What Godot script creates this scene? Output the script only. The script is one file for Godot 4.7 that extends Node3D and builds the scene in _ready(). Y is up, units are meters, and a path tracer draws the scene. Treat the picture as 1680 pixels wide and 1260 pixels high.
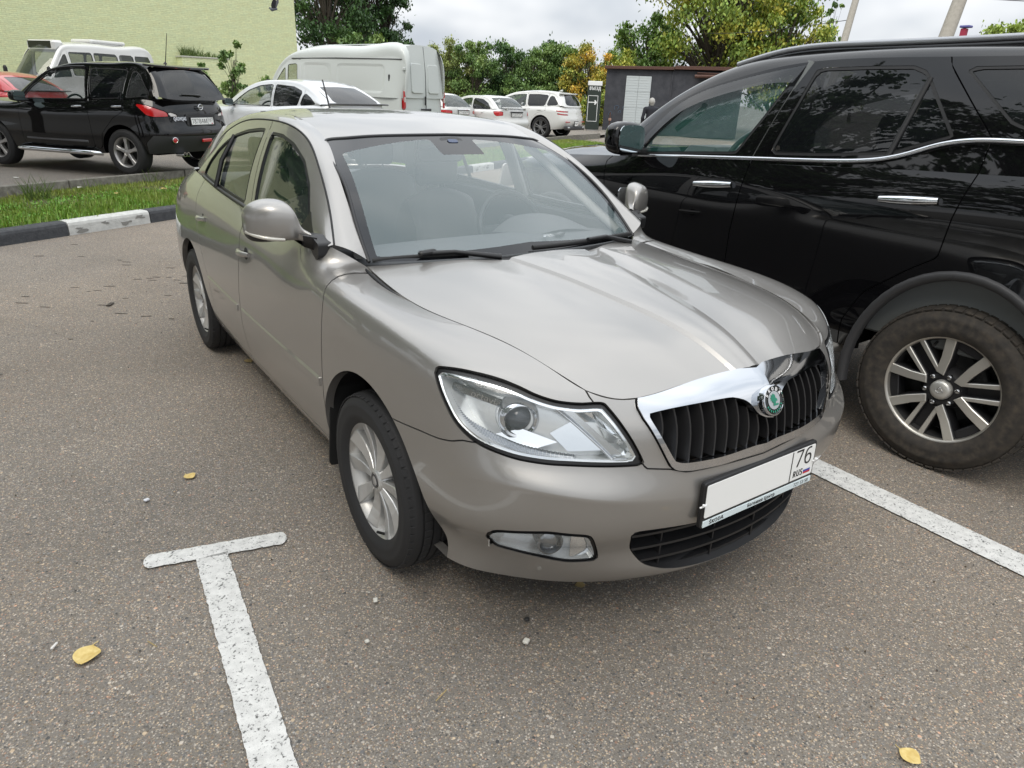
extends Node3D

func _ready() -> void:
	var cam := Camera3D.new(); cam.name = "camera"; add_child(cam)
	# eye level of a standing person, phone tilted down and turned a little
	cam.transform = Transform3D(Basis(Vector3(0.568, 0.0384, -0.8221), Vector3(-0.3347, 0.9229, -0.1882), Vector3(0.7515, 0.3821, 0.5372)).orthonormalized(), Vector3(1.961, 1.555, 1.688))
	cam.fov = 57.75; cam.near = 0.05; cam.far = 2000.0; cam.current = true
	var we := WorldEnvironment.new(); we.name = "environment"; add_child(we)
	var e := Environment.new(); we.environment = e
	e.tonemap_mode = Environment.TONE_MAPPER_LINEAR
	e.tonemap_exposure = 1.65
	e.background_mode = Environment.BG_SKY
	e.sky = Sky.new()
	var pan := PanoramaSkyMaterial.new(); pan.panorama = cloudy_sky()
	e.sky.sky_material = pan
	e.background_energy_multiplier = 1.0
	e.sdfgi_enabled = true; e.ssao_enabled = true; e.ssil_enabled = true
	var sun := DirectionalLight3D.new(); sun.name = "sun"; add_child(sun)
	sun.light_energy = 0.3; sun.light_color = Color(1.0, 0.97, 0.92); sun.light_angular_distance = 30.0; sun.shadow_enabled = true
	sun.look_at_from_position(Vector3(3, 8, 5), Vector3.ZERO)
	build_place()

# overcast: soft grey cloud decks, a little blue between, brighter towards the zenith
func cloudy_sky() -> ImageTexture:
	var w := 1024; var h := 512
	var im := Image.create(w, h, false, Image.FORMAT_RGBF)
	var n := FastNoiseLite.new(); n.seed = 5; n.frequency = 1.1; n.fractal_octaves = 5; n.noise_type = FastNoiseLite.TYPE_SIMPLEX_SMOOTH
	for y in h:
		var el := PI * (0.5 - (y + 0.5) / h)
		for x in w:
			var az := TAU * (x + 0.5) / w
			var d := Vector3(cos(el) * cos(az), sin(el), cos(el) * sin(az))
			var c := Color(0.30, 0.31, 0.32)
			if el > -0.02:
				var q := Vector3(d.x, 0, d.z) / (maxf(d.y, 0.0) + 0.22)
				var v := n.get_noise_3d(q.x * 0.9, 1.7, q.z * 0.9) * 0.5 + 0.5
				var v2 := n.get_noise_3d(q.x * 2.6 + 9, 4.0, q.z * 2.6) * 0.5 + 0.5
				var k := smoothstep(0.25, 0.75, v * 0.75 + v2 * 0.25)
				c = Color(0.50, 0.545, 0.60).lerp(Color(0.86, 0.875, 0.89), k)
				c *= 0.64 * (1.0 + 1.7 * d.y)
			im.set_pixel(x, y, c)
	return ImageTexture.create_from_image(im)

# ---------------------------------------------------------------- geometry helpers
class Soup:
	var v := PackedVector3Array()
	var n := PackedVector3Array()
	var i := PackedInt32Array()
	var uv := PackedVector2Array()
	var c := PackedColorArray()

func V3(a: Array) -> PackedVector3Array:   # flat list of numbers to points
	var o := PackedVector3Array()
	for k in range(0, a.size() - 2, 3): o.append(Vector3(a[k], a[k + 1], a[k + 2]))
	return o

func V2(a: Array) -> PackedVector2Array:
	var o := PackedVector2Array()
	for k in range(0, a.size() - 1, 2): o.append(Vector2(a[k], a[k + 1]))
	return o

# natural cubic spline through the points, k samples per span
func spl(p: PackedVector3Array, k: int, pw := 0.75) -> PackedVector3Array:
	var m := p.size()
	var out := PackedVector3Array()
	if m == 2:
		for s in k + 1: out.append(p[0].lerp(p[1], float(s) / k))
		return out
	var h := PackedFloat32Array()
	for j in m - 1: h.append(maxf(pow(p[j].distance_to(p[j + 1]), pw), 1e-4))
	var cp := PackedFloat32Array(); var dp := PackedVector3Array()
	cp.resize(m); dp.resize(m)
	cp[0] = 0.0; dp[0] = Vector3.ZERO
	for j in range(1, m - 1):
		var a := h[j - 1]; var b := 2.0 * (h[j - 1] + h[j]); var c := h[j]
		var r := 6.0 * ((p[j + 1] - p[j]) / h[j] - (p[j] - p[j - 1]) / h[j - 1])
		var q := b - a * cp[j - 1]
		cp[j] = c / q
		dp[j] = (r - a * dp[j - 1]) / q
	var M := PackedVector3Array(); M.resize(m)
	M[m - 1] = Vector3.ZERO
	for j in range(m - 2, -1, -1): M[j] = dp[j] - cp[j] * M[j + 1]
	M[0] = Vector3.ZERO
	for j in m - 1:
		var hh := h[j]
		for s in (k if j < m - 2 else k + 1):
			var t := hh * s / k
			var u := hh - t
			out.append(M[j] * (u * u * u / (6.0 * hh)) + M[j + 1] * (t * t * t / (6.0 * hh)) + (p[j] / hh - M[j] * hh / 6.0) * u + (p[j + 1] / hh - M[j + 1] * hh / 6.0) * t)
	return out

# rows of control points -> dense rows
func tensor(rows: Array, ku: int, kv: int) -> Array:
	var dense := []
	for r in rows: dense.append(spl(r, ku))
	var w: int = dense[0].size()
	var out := []
	for r in (rows.size() - 1) * kv + 1:
		var a := PackedVector3Array(); a.resize(w); out.append(a)
	var col := PackedVector3Array()
	for x in w:
		col.clear()
		for r in dense: col.append(r[x])
		var s := spl(col, kv)
		for r in s.size(): out[r][x] = s[r]
	return out

# dense rows -> mesh with smooth normals that look away from the point «inside»
func grid(g: Array, inside: Vector3, mirror_seam := true) -> Soup:
	var s := Soup.new()
	var R := g.size(); var C: int = g[0].size()
	var sum := 0.0
	for r in R:
		var a: PackedVector3Array = g[r]
		var up: PackedVector3Array = g[maxi(r - 1, 0)]; var dn: PackedVector3Array = g[mini(r + 1, R - 1)]
		for c in C:
			var du := a[mini(c + 1, C - 1)] - a[maxi(c - 1, 0)]
			var dv := dn[c] - up[c]
			var n := du.cross(dv)
			n = n.normalized() if n.length_squared() > 1e-14 else Vector3.ZERO
			sum += n.dot(a[c] - inside)
			s.v.append(a[c]); s.n.append(n)
	var sg := 1.0 if sum > 0 else -1.0
	for k in s.n.size():
		var n := s.n[k] * sg
		if mirror_seam and absf(s.v[k].z) < 2e-4: n = Vector3(n.x, n.y, 0).normalized()
		s.n[k] = n
	for r in R - 1:
		for c in C - 1:
			var a := r * C + c
			s.i.append_array([a, a + 1, a + C, a + 1, a + C + 1, a + C])
	return s

func cut(s: Soup, f: PackedFloat32Array) -> Array:   # [where f < 0, where f > 0]
	var V := s.v.duplicate(); var N := s.n.duplicate()
	var base := s.v.size()
	var neg := PackedInt32Array(); var pos := PackedInt32Array()
	var seen := {}
	for t in range(0, s.i.size(), 3):
		var a := s.i[t]; var b := s.i[t + 1]; var c := s.i[t + 2]
		var na := f[a] < 0; var nb := f[b] < 0; var nc := f[c] < 0
		if na == nb and nb == nc:
			if na: neg.append_array([a, b, c])
			else: pos.append_array([a, b, c])
			continue
		if na == nb:
			var q := c; c = b; b = a; a = q
		elif na == nc:
			var q := b; b = c; c = a; a = q
		# a stands alone
		var e := PackedInt32Array()
		for o in [b, c]:
			var key: int = mini(a, o) * base + maxi(a, o)
			if not seen.has(key):
				var w: float = f[a] / (f[a] - f[o])
				seen[key] = V.size()
				V.append(V[a].lerp(V[o], w)); N.append(N[a].lerp(N[o], w).normalized())
			e.append(seen[key])
		if f[a] < 0:
			neg.append_array([a, e[0], e[1]]); pos.append_array([e[0], b, c, e[0], c, e[1]])
		else:
			pos.append_array([a, e[0], e[1]]); neg.append_array([e[0], b, c, e[0], c, e[1]])
	return [compact(V, N, neg), compact(V, N, pos)]

func compact(V: PackedVector3Array, N: PackedVector3Array, idx: PackedInt32Array) -> Soup:
	var o := Soup.new()
	var m := PackedInt32Array(); m.resize(V.size()); m.fill(-1)
	for k in idx:
		if m[k] < 0:
			m[k] = o.v.size(); o.v.append(V[k]); o.n.append(N[k])
		o.i.append(m[k])
	return o

const SIDE := 0
const FRONT := 1
const TOP := 2
const DIAG := 3
const TAIL := 4
func flat(v: PackedVector3Array, mode: int) -> PackedVector2Array:
	var o := PackedVector2Array(); o.resize(v.size())
	for k in v.size():
		var p := v[k]
		o[k] = Vector2(p.x, p.y) if mode == SIDE else Vector2(p.z, p.y) if mode == FRONT else Vector2(p.x, p.z) if mode == TOP else Vector2((p.z + p.x) * 0.70711, p.y) if mode == TAIL else Vector2((p.z - p.x) * 0.70711, p.y)
	return o

# signed distance to a closed polygon (inside < 0) of projected points; only where lo <= x <= hi
func poly_f(s: Soup, poly: PackedVector2Array, mode: int, lo := -99.0, hi := 99.0, zlo := -99.0) -> PackedFloat32Array:
	var q := flat(s.v, mode)
	var f := PackedFloat32Array(); f.resize(q.size())
	var bb := Rect2(poly[0], Vector2.ZERO)
	for p in poly: bb = bb.expand(p)
	bb = bb.grow(0.12)
	var m := poly.size()
	for k in q.size():
		var p := q[k]
		if s.v[k].x < lo or s.v[k].x > hi or s.v[k].z < zlo or not bb.has_point(p):
			f[k] = 0.1; continue
		var d := 1e9; var ins := false
		var b := poly[m - 1]
		for j in m:
			var a := poly[j]
			var ab := b - a; var ap := p - a
			var t := clampf(ap.dot(ab) / maxf(ab.length_squared(), 1e-12), 0.0, 1.0)
			d = minf(d, (ap - ab * t).length_squared())
			if (a.y > p.y) != (b.y > p.y) and p.x < (b.x - a.x) * (p.y - a.y) / (b.y - a.y) + a.x: ins = not ins
			b = a
		d = sqrt(d)
		f[k] = -d if ins else d
		if f[k] == 0.0: f[k] = 1e-7
	return f

func add_f(f: PackedFloat32Array, d: float) -> PackedFloat32Array:
	var o := f.duplicate()
	for k in o.size():
		o[k] += d
		if absf(o[k]) < 2e-5: o[k] = 2e-5
	return o

# cut a panel out along a polygon, leaving a seam of width g round it: [panel, rest, seam sunk by «deep»]
func panel(s: Soup, poly: PackedVector2Array, mode: int, g := 0.004, lo := -99.0, hi := 99.0, deep := 0.007) -> Array:
	var f := poly_f(s, poly, mode, lo, hi)
	var a := cut(s, add_f(f, g * 0.5))
	var r: Soup = a[1]
	var b := cut(r, add_f(poly_f(r, poly, mode, lo, hi), -g * 0.5))
	return [a[0], b[1], push(b[0], -deep)]

func push(s: Soup, d: float) -> Soup:   # along the normals
	var o := Soup.new()
	o.n = s.n.duplicate(); o.i = s.i.duplicate(); o.v = s.v.duplicate()
	for k in o.v.size(): o.v[k] += o.n[k] * d
	return o

func moved(s: Soup, d: Vector3) -> Soup:
	var o := Soup.new()
	o.n = s.n.duplicate(); o.i = s.i.duplicate(); o.v = s.v.duplicate()
	for k in o.v.size(): o.v[k] += d
	return o

func join(parts: Array) -> Soup:
	var o := Soup.new()
	for s: Soup in parts:
		var b := o.v.size()
		o.v.append_array(s.v); o.n.append_array(s.n)
		for k in s.i: o.i.append(k + b)
	return o

func mirrored(s: Soup) -> Soup:
	var o := Soup.new()
	o.v = s.v.duplicate(); o.n = s.n.duplicate(); o.i = s.i.duplicate()
	for k in o.v.size():
		o.v[k].z = -o.v[k].z; o.n[k].z = -o.n[k].z
	return o

func both(s: Soup) -> Soup: return join([s, mirrored(s)])

# walls from the open edge of a cut piece inwards: gives sheet metal, glass and lamps a visible thickness
func rim(s: Soup, d: float) -> Soup:
	var cnt := {}
	var B := s.v.size()
	# edges of welded positions that only one triangle uses
	for t in range(0, s.i.size(), 3):
		for e in 3:
			var a := s.i[t + e]; var b := s.i[t + (e + 1) % 3]
			var key := mini(a, b) * B + maxi(a, b)
			cnt[key] = [a, b] if not cnt.has(key) else null
	var o := Soup.new()
	for key in cnt:
		if cnt[key] == null: continue
		var a: int = cnt[key][0]; var b: int = cnt[key][1]
		if absf(s.v[a].z) < 1e-4 and absf(s.v[b].z) < 1e-4: continue
		var k := o.v.size()
		var pa := s.v[a]; var pb := s.v[b]; var na := s.n[a]; var nb := s.n[b]
		var w := (pb - pa).cross(na).normalized()
		o.v.append_array([pa, pb, pb - nb * d, pa - na * d])
		o.n.append_array([w, w, w, w])
		o.i.append_array([k, k + 1, k + 2, k, k + 2, k + 3])
	return o

func mesh_of(s: Soup) -> ArrayMesh:
	var idx := s.i.duplicate()
	for t in range(0, idx.size(), 3):
		var a := idx[t]; var b := idx[t + 1]; var c := idx[t + 2]
		if (s.v[b] - s.v[a]).cross(s.v[c] - s.v[a]).dot(s.n[a] + s.n[b] + s.n[c]) > 0:
			idx[t + 1] = c; idx[t + 2] = b
	var A := []; A.resize(Mesh.ARRAY_MAX)
	A[Mesh.ARRAY_VERTEX] = s.v; A[Mesh.ARRAY_NORMAL] = s.n; A[Mesh.ARRAY_INDEX] = idx
	if s.uv.size() == s.v.size(): A[Mesh.ARRAY_TEX_UV] = s.uv
	if s.c.size() == s.v.size(): A[Mesh.ARRAY_COLOR] = s.c
	var m := ArrayMesh.new()
	m.add_surface_from_arrays(Mesh.PRIMITIVE_TRIANGLES, A)
	return m

var taken := {}
func numbered(called: String) -> String:
	if not taken.has(called):
		taken[called] = 0
		return called
	taken[called] += 1
	return "%s_%03d" % [called, taken[called]]

func put_mesh(m: Mesh, called: String, mat: Material, parent: Node = null) -> MeshInstance3D:
	var o := MeshInstance3D.new()
	o.mesh = m; o.material_override = mat
	if parent == null:
		o.name = numbered(called); add_child(o)
	else:
		var nm := called; var k := 0
		while parent.has_node(NodePath(nm)):
			k += 1; nm = "%s_%03d" % [called, k]
		o.name = nm; parent.add_child(o)
	return o

func put(s: Soup, called: String, mat: Material, parent: Node = null) -> MeshInstance3D:
	if s.i.is_empty(): return null
	return put_mesh(mesh_of(s), called, mat, parent)

func node(called: String, parent: Node, at := Vector3.ZERO) -> Node3D:
	var o := Node3D.new()
	var nm := called; var k := 0
	while parent.has_node(NodePath(nm)):
		k += 1; nm = "%s_%03d" % [called, k]
	o.name = nm; parent.add_child(o); o.position = at
	return o

func thing(called: String, label: String, category: String, at := Vector3.ZERO, turn := 0.0, group := "") -> Node3D:
	var o := Node3D.new(); o.name = numbered(called); add_child(o)
	o.position = at; o.rotation.y = turn
	return tag(o, label, category, group)

func tag(o: Node, label: String, category: String, group := "") -> Node:
	o.set_meta("label", label); o.set_meta("category", category)
	if group: o.set_meta("group", group)
	return o

func struct(o: Node, kind := "structure") -> Node:
	o.set_meta("kind", kind)
	return o

# ---- plain solids collected in one soup
func quad(s: Soup, a: Vector3, b: Vector3, c: Vector3, d: Vector3, n: Vector3) -> void:
	var k := s.v.size()
	s.v.append_array([a, b, c, d]); s.n.append_array([n, n, n, n])
	s.i.append_array([k, k + 1, k + 2, k, k + 2, k + 3])

# box with chamfered edges r
func box(s: Soup, c: Vector3, size: Vector3, r := 0.0, b := Basis()) -> void:
	var h := size * 0.5
	r = minf(r, minf(h.x, minf(h.y, h.z)) * 0.95)
	var P := func(x: float, y: float, z: float) -> Vector3: return c + b * Vector3(x, y, z)
	for ax in 3:
		for sg in [-1.0, 1.0]:
			var n := Vector3.ZERO; n[ax] = sg
			var u := (ax + 1) % 3; var w := (ax + 2) % 3
			var q := []
			for k in [[-1, -1], [1, -1], [1, 1], [-1, 1]]:
				var p := Vector3.ZERO
				p[ax] = sg * h[ax]; p[u] = k[0] * (h[u] - r); p[w] = k[1] * (h[w] - r)
				q.append(c + b * p)
			quad(s, q[0], q[1], q[2], q[3], b * n)
	if r <= 0: return
	for ax in 3:   # bevels along axis ax
		var u := (ax + 1) % 3; var w := (ax + 2) % 3
		for su in [-1.0, 1.0]:
			for sw in [-1.0, 1.0]:
				var q := []
				for k in [[-1, 0], [1, 0], [1, 1], [-1, 1]]:
					var p := Vector3.ZERO
					p[ax] = k[0] * (h[ax] - r)
					p[u] = su * (h[u] - (r if k[1] == 1 else 0.0)); p[w] = sw * (h[w] - (0.0 if k[1] == 1 else r))
					q.append(c + b * p)
				var n := Vector3.ZERO; n[u] = su; n[w] = sw
				quad(s, q[0], q[1], q[2], q[3], (b * n).normalized())
	for sx in [-1.0, 1.0]:
		for sy in [-1.0, 1.0]:
			for sz in [-1.0, 1.0]:
				var k := s.v.size()
				var n := (b * Vector3(sx, sy, sz)).normalized()
				s.v.append_array([c + b * Vector3(sx * h.x, sy * (h.y - r), sz * (h.z - r)), c + b * Vector3(sx * (h.x - r), sy * h.y, sz * (h.z - r)), c + b * Vector3(sx * (h.x - r), sy * (h.y - r), sz * h.z)])
				s.n.append_array([n, n, n]); s.i.append_array([k, k + 1, k + 2])

# surface of revolution about an axis through «c»: profile points are (along the axis, radius)
func lathe(s: Soup, c: Vector3, axis: Vector3, prof: PackedVector2Array, seg := 32, hard := 0.7) -> void:
	var a := axis.normalized()
	var u := a.cross(Vector3.UP if absf(a.y) < 0.9 else Vector3.RIGHT).normalized()
	var w := a.cross(u)
	for j in prof.size() - 1:
		var p := prof[j]; var q := prof[j + 1]
		var d := (q - p).normalized()
		if (q - p).length() < 1e-7: continue
		var n0 := Vector2(-d.y, d.x); var n1 := n0
		if j > 0:
			var e := (p - prof[j - 1]).normalized()
			if e.dot(d) > hard: n0 = (n0 + Vector2(-e.y, e.x)).normalized()
		if j < prof.size() - 2:
			var e := (prof[j + 2] - q).normalized()
			if e.dot(d) > hard: n1 = (n1 + Vector2(-e.y, e.x)).normalized()
		var b := s.v.size()
		for k in seg + 1:
			var t := TAU * k / seg
			var r := u * cos(t) + w * sin(t)
			s.v.append_array([c + a * p.x + r * p.y, c + a * q.x + r * q.y])
			s.n.append_array([a * n0.x + r * n0.y, a * n1.x + r * n1.y])
		for k in seg:
			s.i.append_array([b + 2 * k, b + 2 * k + 1, b + 2 * k + 2, b + 2 * k + 1, b + 2 * k + 3, b + 2 * k + 2])

# tube along points; r may be one radius or one per point
func tube(s: Soup, pts: PackedVector3Array, r, seg := 8, cap := true) -> void:
	var up := Vector3(0.31, 0.87, 0.38).normalized()
	var b := s.v.size()
	var m := pts.size()
	for j in m:
		var d := (pts[mini(j + 1, m - 1)] - pts[maxi(j - 1, 0)]).normalized()
		var u := d.cross(up)
		if u.length() < 0.05: u = d.cross(Vector3.RIGHT)
		u = u.normalized()
		var w := d.cross(u)
		var rr: float = r if r is float else r[j]
		for k in seg + 1:
			var t := TAU * k / seg
			var e := u * cos(t) + w * sin(t)
			s.v.append(pts[j] + e * rr); s.n.append(e)
	for j in m - 1:
		for k in seg:
			var a := b + j * (seg + 1) + k
			s.i.append_array([a, a + 1, a + seg + 1, a + 1, a + seg + 2, a + seg + 1])
	if cap:
		for e in [0, m - 1]:
			var k0 := s.v.size()
			var d: Vector3 = (pts[0] - pts[1]).normalized() if e == 0 else (pts[m - 1] - pts[m - 2]).normalized()
			s.v.append(pts[e]); s.n.append(d)
			for k in seg + 1:
				s.v.append(s.v[b + e * (seg + 1) + k]); s.n.append(d)
			for k in seg: s.i.append_array([k0, k0 + 1 + k, k0 + 2 + k])

# flat outline given a thickness: outline in (x, y) of the basis, extruded along its z from z0 to z1, with a chamfer
func slab(s: Soup, outline: PackedVector2Array, z0: float, z1: float, t: Transform3D, ch := 0.0) -> void:
	var poly := outline.duplicate()
	if Geometry2D.is_polygon_clockwise(poly): poly.reverse()
	var top := poly
	if ch > 0.0:
		var q := Geometry2D.offset_polygon(poly, -ch, Geometry2D.JOIN_MITER)
		if q.size() == 1 and q[0].size() == poly.size():
			# the offset may start elsewhere: align it
			var best := 0; var bd := 1e9
			for k in poly.size():
				var d: float = q[0][k].distance_to(poly[0])
				if d < bd: bd = d; best = k
			top = PackedVector2Array()
			for k in poly.size(): top.append(q[0][(best + k) % poly.size()])
			if Geometry2D.is_polygon_clockwise(top): top = poly; ch = 0.0
		else: ch = 0.0
	var tri := Geometry2D.triangulate_polygon(top)
	var N := t.basis.z.normalized()
	var k0 := s.v.size()
	for p in top:
		s.v.append(t * Vector3(p.x, p.y, z1)); s.n.append(N)
	for k in tri: s.i.append(k0 + k)
	k0 = s.v.size()
	for p in poly:
		s.v.append(t * Vector3(p.x, p.y, z0)); s.n.append(-N)
	var tri2 := Geometry2D.triangulate_polygon(poly)
	for k in tri2: s.i.append(k0 + k)
	var m := poly.size()
	for k in m:
		var a := poly[k]; var b := poly[(k + 1) % m]
		var o := Vector2(b.y - a.y, a.x - b.x).normalized()
		var n := (t.basis * Vector3(o.x, o.y, 0)).normalized()
		quad(s, t * Vector3(a.x, a.y, z0), t * Vector3(b.x, b.y, z0), t * Vector3(b.x, b.y, z1 - ch), t * Vector3(a.x, a.y, z1 - ch), n)
		if ch > 0.0:
			var c := top[(k + 1) % m]; var d := top[k]
			quad(s, t * Vector3(a.x, a.y, z1 - ch), t * Vector3(b.x, b.y, z1 - ch), t * Vector3(c.x, c.y, z1), t * Vector3(d.x, d.y, z1), (n + N).normalized())

func cr2(p: PackedVector2Array, k: int, closed := true) -> PackedVector2Array:   # Catmull-Rom in the plane
	var o := PackedVector2Array(); var m := p.size()
	for j in (m if closed else m - 1):
		var a := p[(j - 1 + m) % m] if closed or j > 0 else p[0]
		var b := p[j]; var c := p[(j + 1) % m]
		var d := p[(j + 2) % m] if closed or j < m - 2 else p[m - 1]
		for s in k: o.append(b.cubic_interpolate(c, a, d, float(s) / k))
	if not closed: o.append(p[m - 1])
	return o

func round_poly(p: PackedVector2Array, r: float, k := 4) -> PackedVector2Array:   # polygon with rounded corners
	var o := PackedVector2Array(); var m := p.size()
	for j in m:
		var a := p[(j - 1 + m) % m]; var b := p[j]; var c := p[(j + 1) % m]
		var ra := minf(r, a.distance_to(b) * 0.45); var rc := minf(r, c.distance_to(b) * 0.45)
		var s := b + (a - b).normalized() * ra; var e := b + (c - b).normalized() * rc
		for q in k + 1:
			var t := float(q) / k
			o.append(s.lerp(b, t).lerp(b.lerp(e, t), t))
	return o

func circle2(c: Vector2, r: float, k := 48) -> PackedVector2Array:
	var o := PackedVector2Array()
	for j in k: o.append(c + Vector2(cos(TAU * j / k), sin(TAU * j / k)) * r)
	return o

func rect2(x0: float, y0: float, x1: float, y1: float) -> PackedVector2Array:
	return PackedVector2Array([Vector2(x0, y0), Vector2(x1, y0), Vector2(x1, y1), Vector2(x0, y1)])

func text(parent: Node, called: String, words: String, size: float, mat: Material, at: Vector3, b: Basis, bold := true, depth := 0.001, width := 0.0, font := "Droid Sans") -> MeshInstance3D:
	var t := TextMesh.new()
	var f := SystemFont.new(); f.font_names = PackedStringArray([font])
	f.font_weight = 700 if bold else 400
	t.font = f; t.text = words; t.font_size = 64; t.pixel_size = size / 46.0; t.depth = depth; t.curve_step = 2.0
	var o := put_mesh(t, called, mat, parent)
	var k := 1.0
	if width > 0.0:
		var w := t.get_aabb().size.x
		if w > 0.001: k = width / w
	o.transform = Transform3D(b * Basis.from_scale(Vector3(k, 1, 1)), at)
	return o

# ---------------------------------------------------------------- materials
func mat(c: Color, rough := 0.6, metal := 0.0) -> StandardMaterial3D:   # c is a real-world (linear) base colour
	var m := StandardMaterial3D.new()
	m.albedo_color = c.linear_to_srgb(); m.roughness = rough; m.metallic = metal
	return m

func paint(c: Color, metal := 0.0, rough := 0.4) -> StandardMaterial3D:
	var m := mat(c, rough, metal)
	m.clearcoat_enabled = true; m.clearcoat = 1.0; m.clearcoat_roughness = 0.02
	return m

func glass(c: Color, a: float) -> StandardMaterial3D:
	var m := mat(c, 0.0)
	m.transparency = BaseMaterial3D.TRANSPARENCY_ALPHA
	var k := c.linear_to_srgb()
	m.albedo_color = Color(k.r, k.g, k.b, a)
	return m

# ---------------------------------------------------------------- the silver-beige saloon (x forward from the front axle, y up, z to its right)
# rows of the body side from the lower lip to the bonnet shut line and window sill; columns run from the nose round the right side to the tail
func hero_rows() -> Array:
	return [
		V3([.825,.19,0, .793,.19,.22, .718,.19,.42, .625,.19,.565, .52,.19,.675, .44,.195,.745, .335,.2,.785, 0,.205,.8, -.42,.205,.805, -.52,.205,.805, -1,.205,.81, -1.6,.205,.81, -2.2,.205,.81, -2.6,.22,.8, -3.05,.25,.77, -3.28,.26,.68, -3.4,.27,.53, -3.48,.27,.32, -3.51,.27,0]),
		V3([.876,.265,0, .853,.265,.22, .776,.27,.42, .676,.275,.565, .563,.28,.675, .471,.285,.742, .335,.29,.806, 0,.28,.835, -.42,.275,.843, -.52,.275,.843, -1,.275,.846, -1.6,.275,.846, -2.2,.275,.844, -2.6,.285,.835, -3.05,.3,.8, -3.3,.31,.7, -3.43,.31,.55, -3.51,.31,.33, -3.54,.31,0]),
		V3([.866,.34,0, .846,.34,.22, .7885,.345,.42, .7116,.35,.57, .6084,.355,.69, .5059,.36,.772, .3368,.365,.836, 0,.37,.864, -.42,.365,.866, -.52,.365,.866, -1,.365,.868, -1.6,.365,.868, -2.2,.365,.866, -2.6,.37,.858, -3.05,.38,.832, -3.33,.38,.74, -3.47,.38,.58, -3.56,.38,.34, -3.59,.38,0]),
		V3([.899,.425,0, .8828,.425,.22, .8422,.435,.42, .7892,.44,.575, .6978,.445,.7, .5758,.445,.802, .3401,.46,.86, 0,.48,.88, -.42,.48,.882, -.52,.48,.882, -1,.48,.884, -1.6,.48,.884, -2.2,.48,.882, -2.6,.48,.874, -3.05,.48,.852, -3.35,.48,.765, -3.51,.47,.6, -3.61,.46,.35, -3.645,.45,0]),
		V3([.914,.503,0, .898,.513,.22, .86,.533,.42, .809,.558,.575, .717,.578,.705, .596,.583,.805, .341,.548,.866, 0,.57,.881, -.42,.57,.884, -.52,.57,.884, -1,.57,.886, -1.6,.57,.886, -2.2,.57,.884, -2.6,.57,.877, -3.05,.57,.856, -3.35,.57,.77, -3.52,.57,.6, -3.62,.57,.35, -3.654,.57,0]),
		V3([.913,.525,0, .897,.535,.22, .859,.555,.42, .808,.58,.575, .716,.6,.705, .595,.605,.805, .341,.57,.866, 0,.6,.881, -.42,.6,.884, -.52,.6,.884, -1,.6,.886, -1.6,.6,.886, -2.2,.6,.884, -2.6,.6,.877, -3.05,.6,.856, -3.35,.6,.77, -3.52,.6,.6, -3.62,.6,.35, -3.654,.6,0]),
		V3([.893,.63,0, .877,.632,.22, .832,.64,.42, .766,.645,.575, .674,.655,.705, .567,.672,.803, .334,.69,.862, 0,.72,.879, -.42,.72,.88, -.52,.72,.88, -1,.72,.881, -1.6,.73,.879, -2.2,.74,.875, -2.6,.74,.868, -3.05,.74,.845, -3.35,.74,.757, -3.52,.74,.58, -3.61,.74,.34, -3.64,.74,0]),
		V3([.878,.735,0, .857,.735,.22, .808,.74,.42, .734,.745,.575, .638,.755,.705, .53,.768,.803, .314,.787,.855, 0,.82,.872, -.42,.835,.871, -.52,.835,.871, -1,.84,.868, -1.6,.845,.866, -2.2,.85,.862, -2.6,.85,.855, -3.05,.845,.83, -3.35,.84,.735, -3.5,.84,.56, -3.58,.84,.33, -3.605,.84,0]),
		V3([.85,.8,0, .823,.796,.22, .774,.787,.435, .7152,.8,.555, .6108,.835,.69, .4948,.858,.785, .2886,.885,.83, 0,.905,.838, -.42,.92,.848, -.52,.923,.85, -1,.935,.848, -1.6,.945,.845, -2.2,.95,.84, -2.6,.955,.828, -3.05,.945,.79, -3.32,.935,.7, -3.46,.93,.54, -3.53,.93,.32, -3.55,.93,0]),
		V3([.8,.842,0, .778,.832,.22, .745,.815,.45, .6884,.835,.53, .5846,.87,.572, .4366,.899,.607, .2212,.913,.655, 0,.921,.688, -.41,.955,.673, -.48,1.02,.772, -1,1,.8, -1.6,1.012,.8, -2.2,1.035,.785, -2.6,1.05,.755, -3.05,1.045,.7, -3.26,1.03,.62, -3.38,1.02,.48, -3.44,1.015,.28, -3.46,1.01,0]),
	]

func lerp_rows(a: PackedVector3Array, b: PackedVector3Array, t: float, add: Vector3) -> PackedVector3Array:
	var o := PackedVector3Array()
	for k in a.size(): o.append(a[k].lerp(b[k], t) + add)
	return o

func line_f(s: Soup, ax: int, at: float) -> PackedFloat32Array:   # < 0 where the coordinate is above «at»
	var f := PackedFloat32Array(); f.resize(s.v.size())
	for k in f.size(): f[k] = at - s.v[k][ax] if absf(at - s.v[k][ax]) > 1e-5 else 1e-5
	return f

func cut_wheel(s: Soup, x: float, y: float, r: float, zlo := 0.3) -> Array:   # [gone, kept, arch edge points]
	var f := PackedFloat32Array(); f.resize(s.v.size())
	for k in f.size():
		var p := s.v[k]
		f[k] = Vector2(p.x - x, p.y - y).length() - r if p.z > zlo else 1.0
		if f[k] == 0.0: f[k] = 1e-6
	return cut(s, f)

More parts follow.
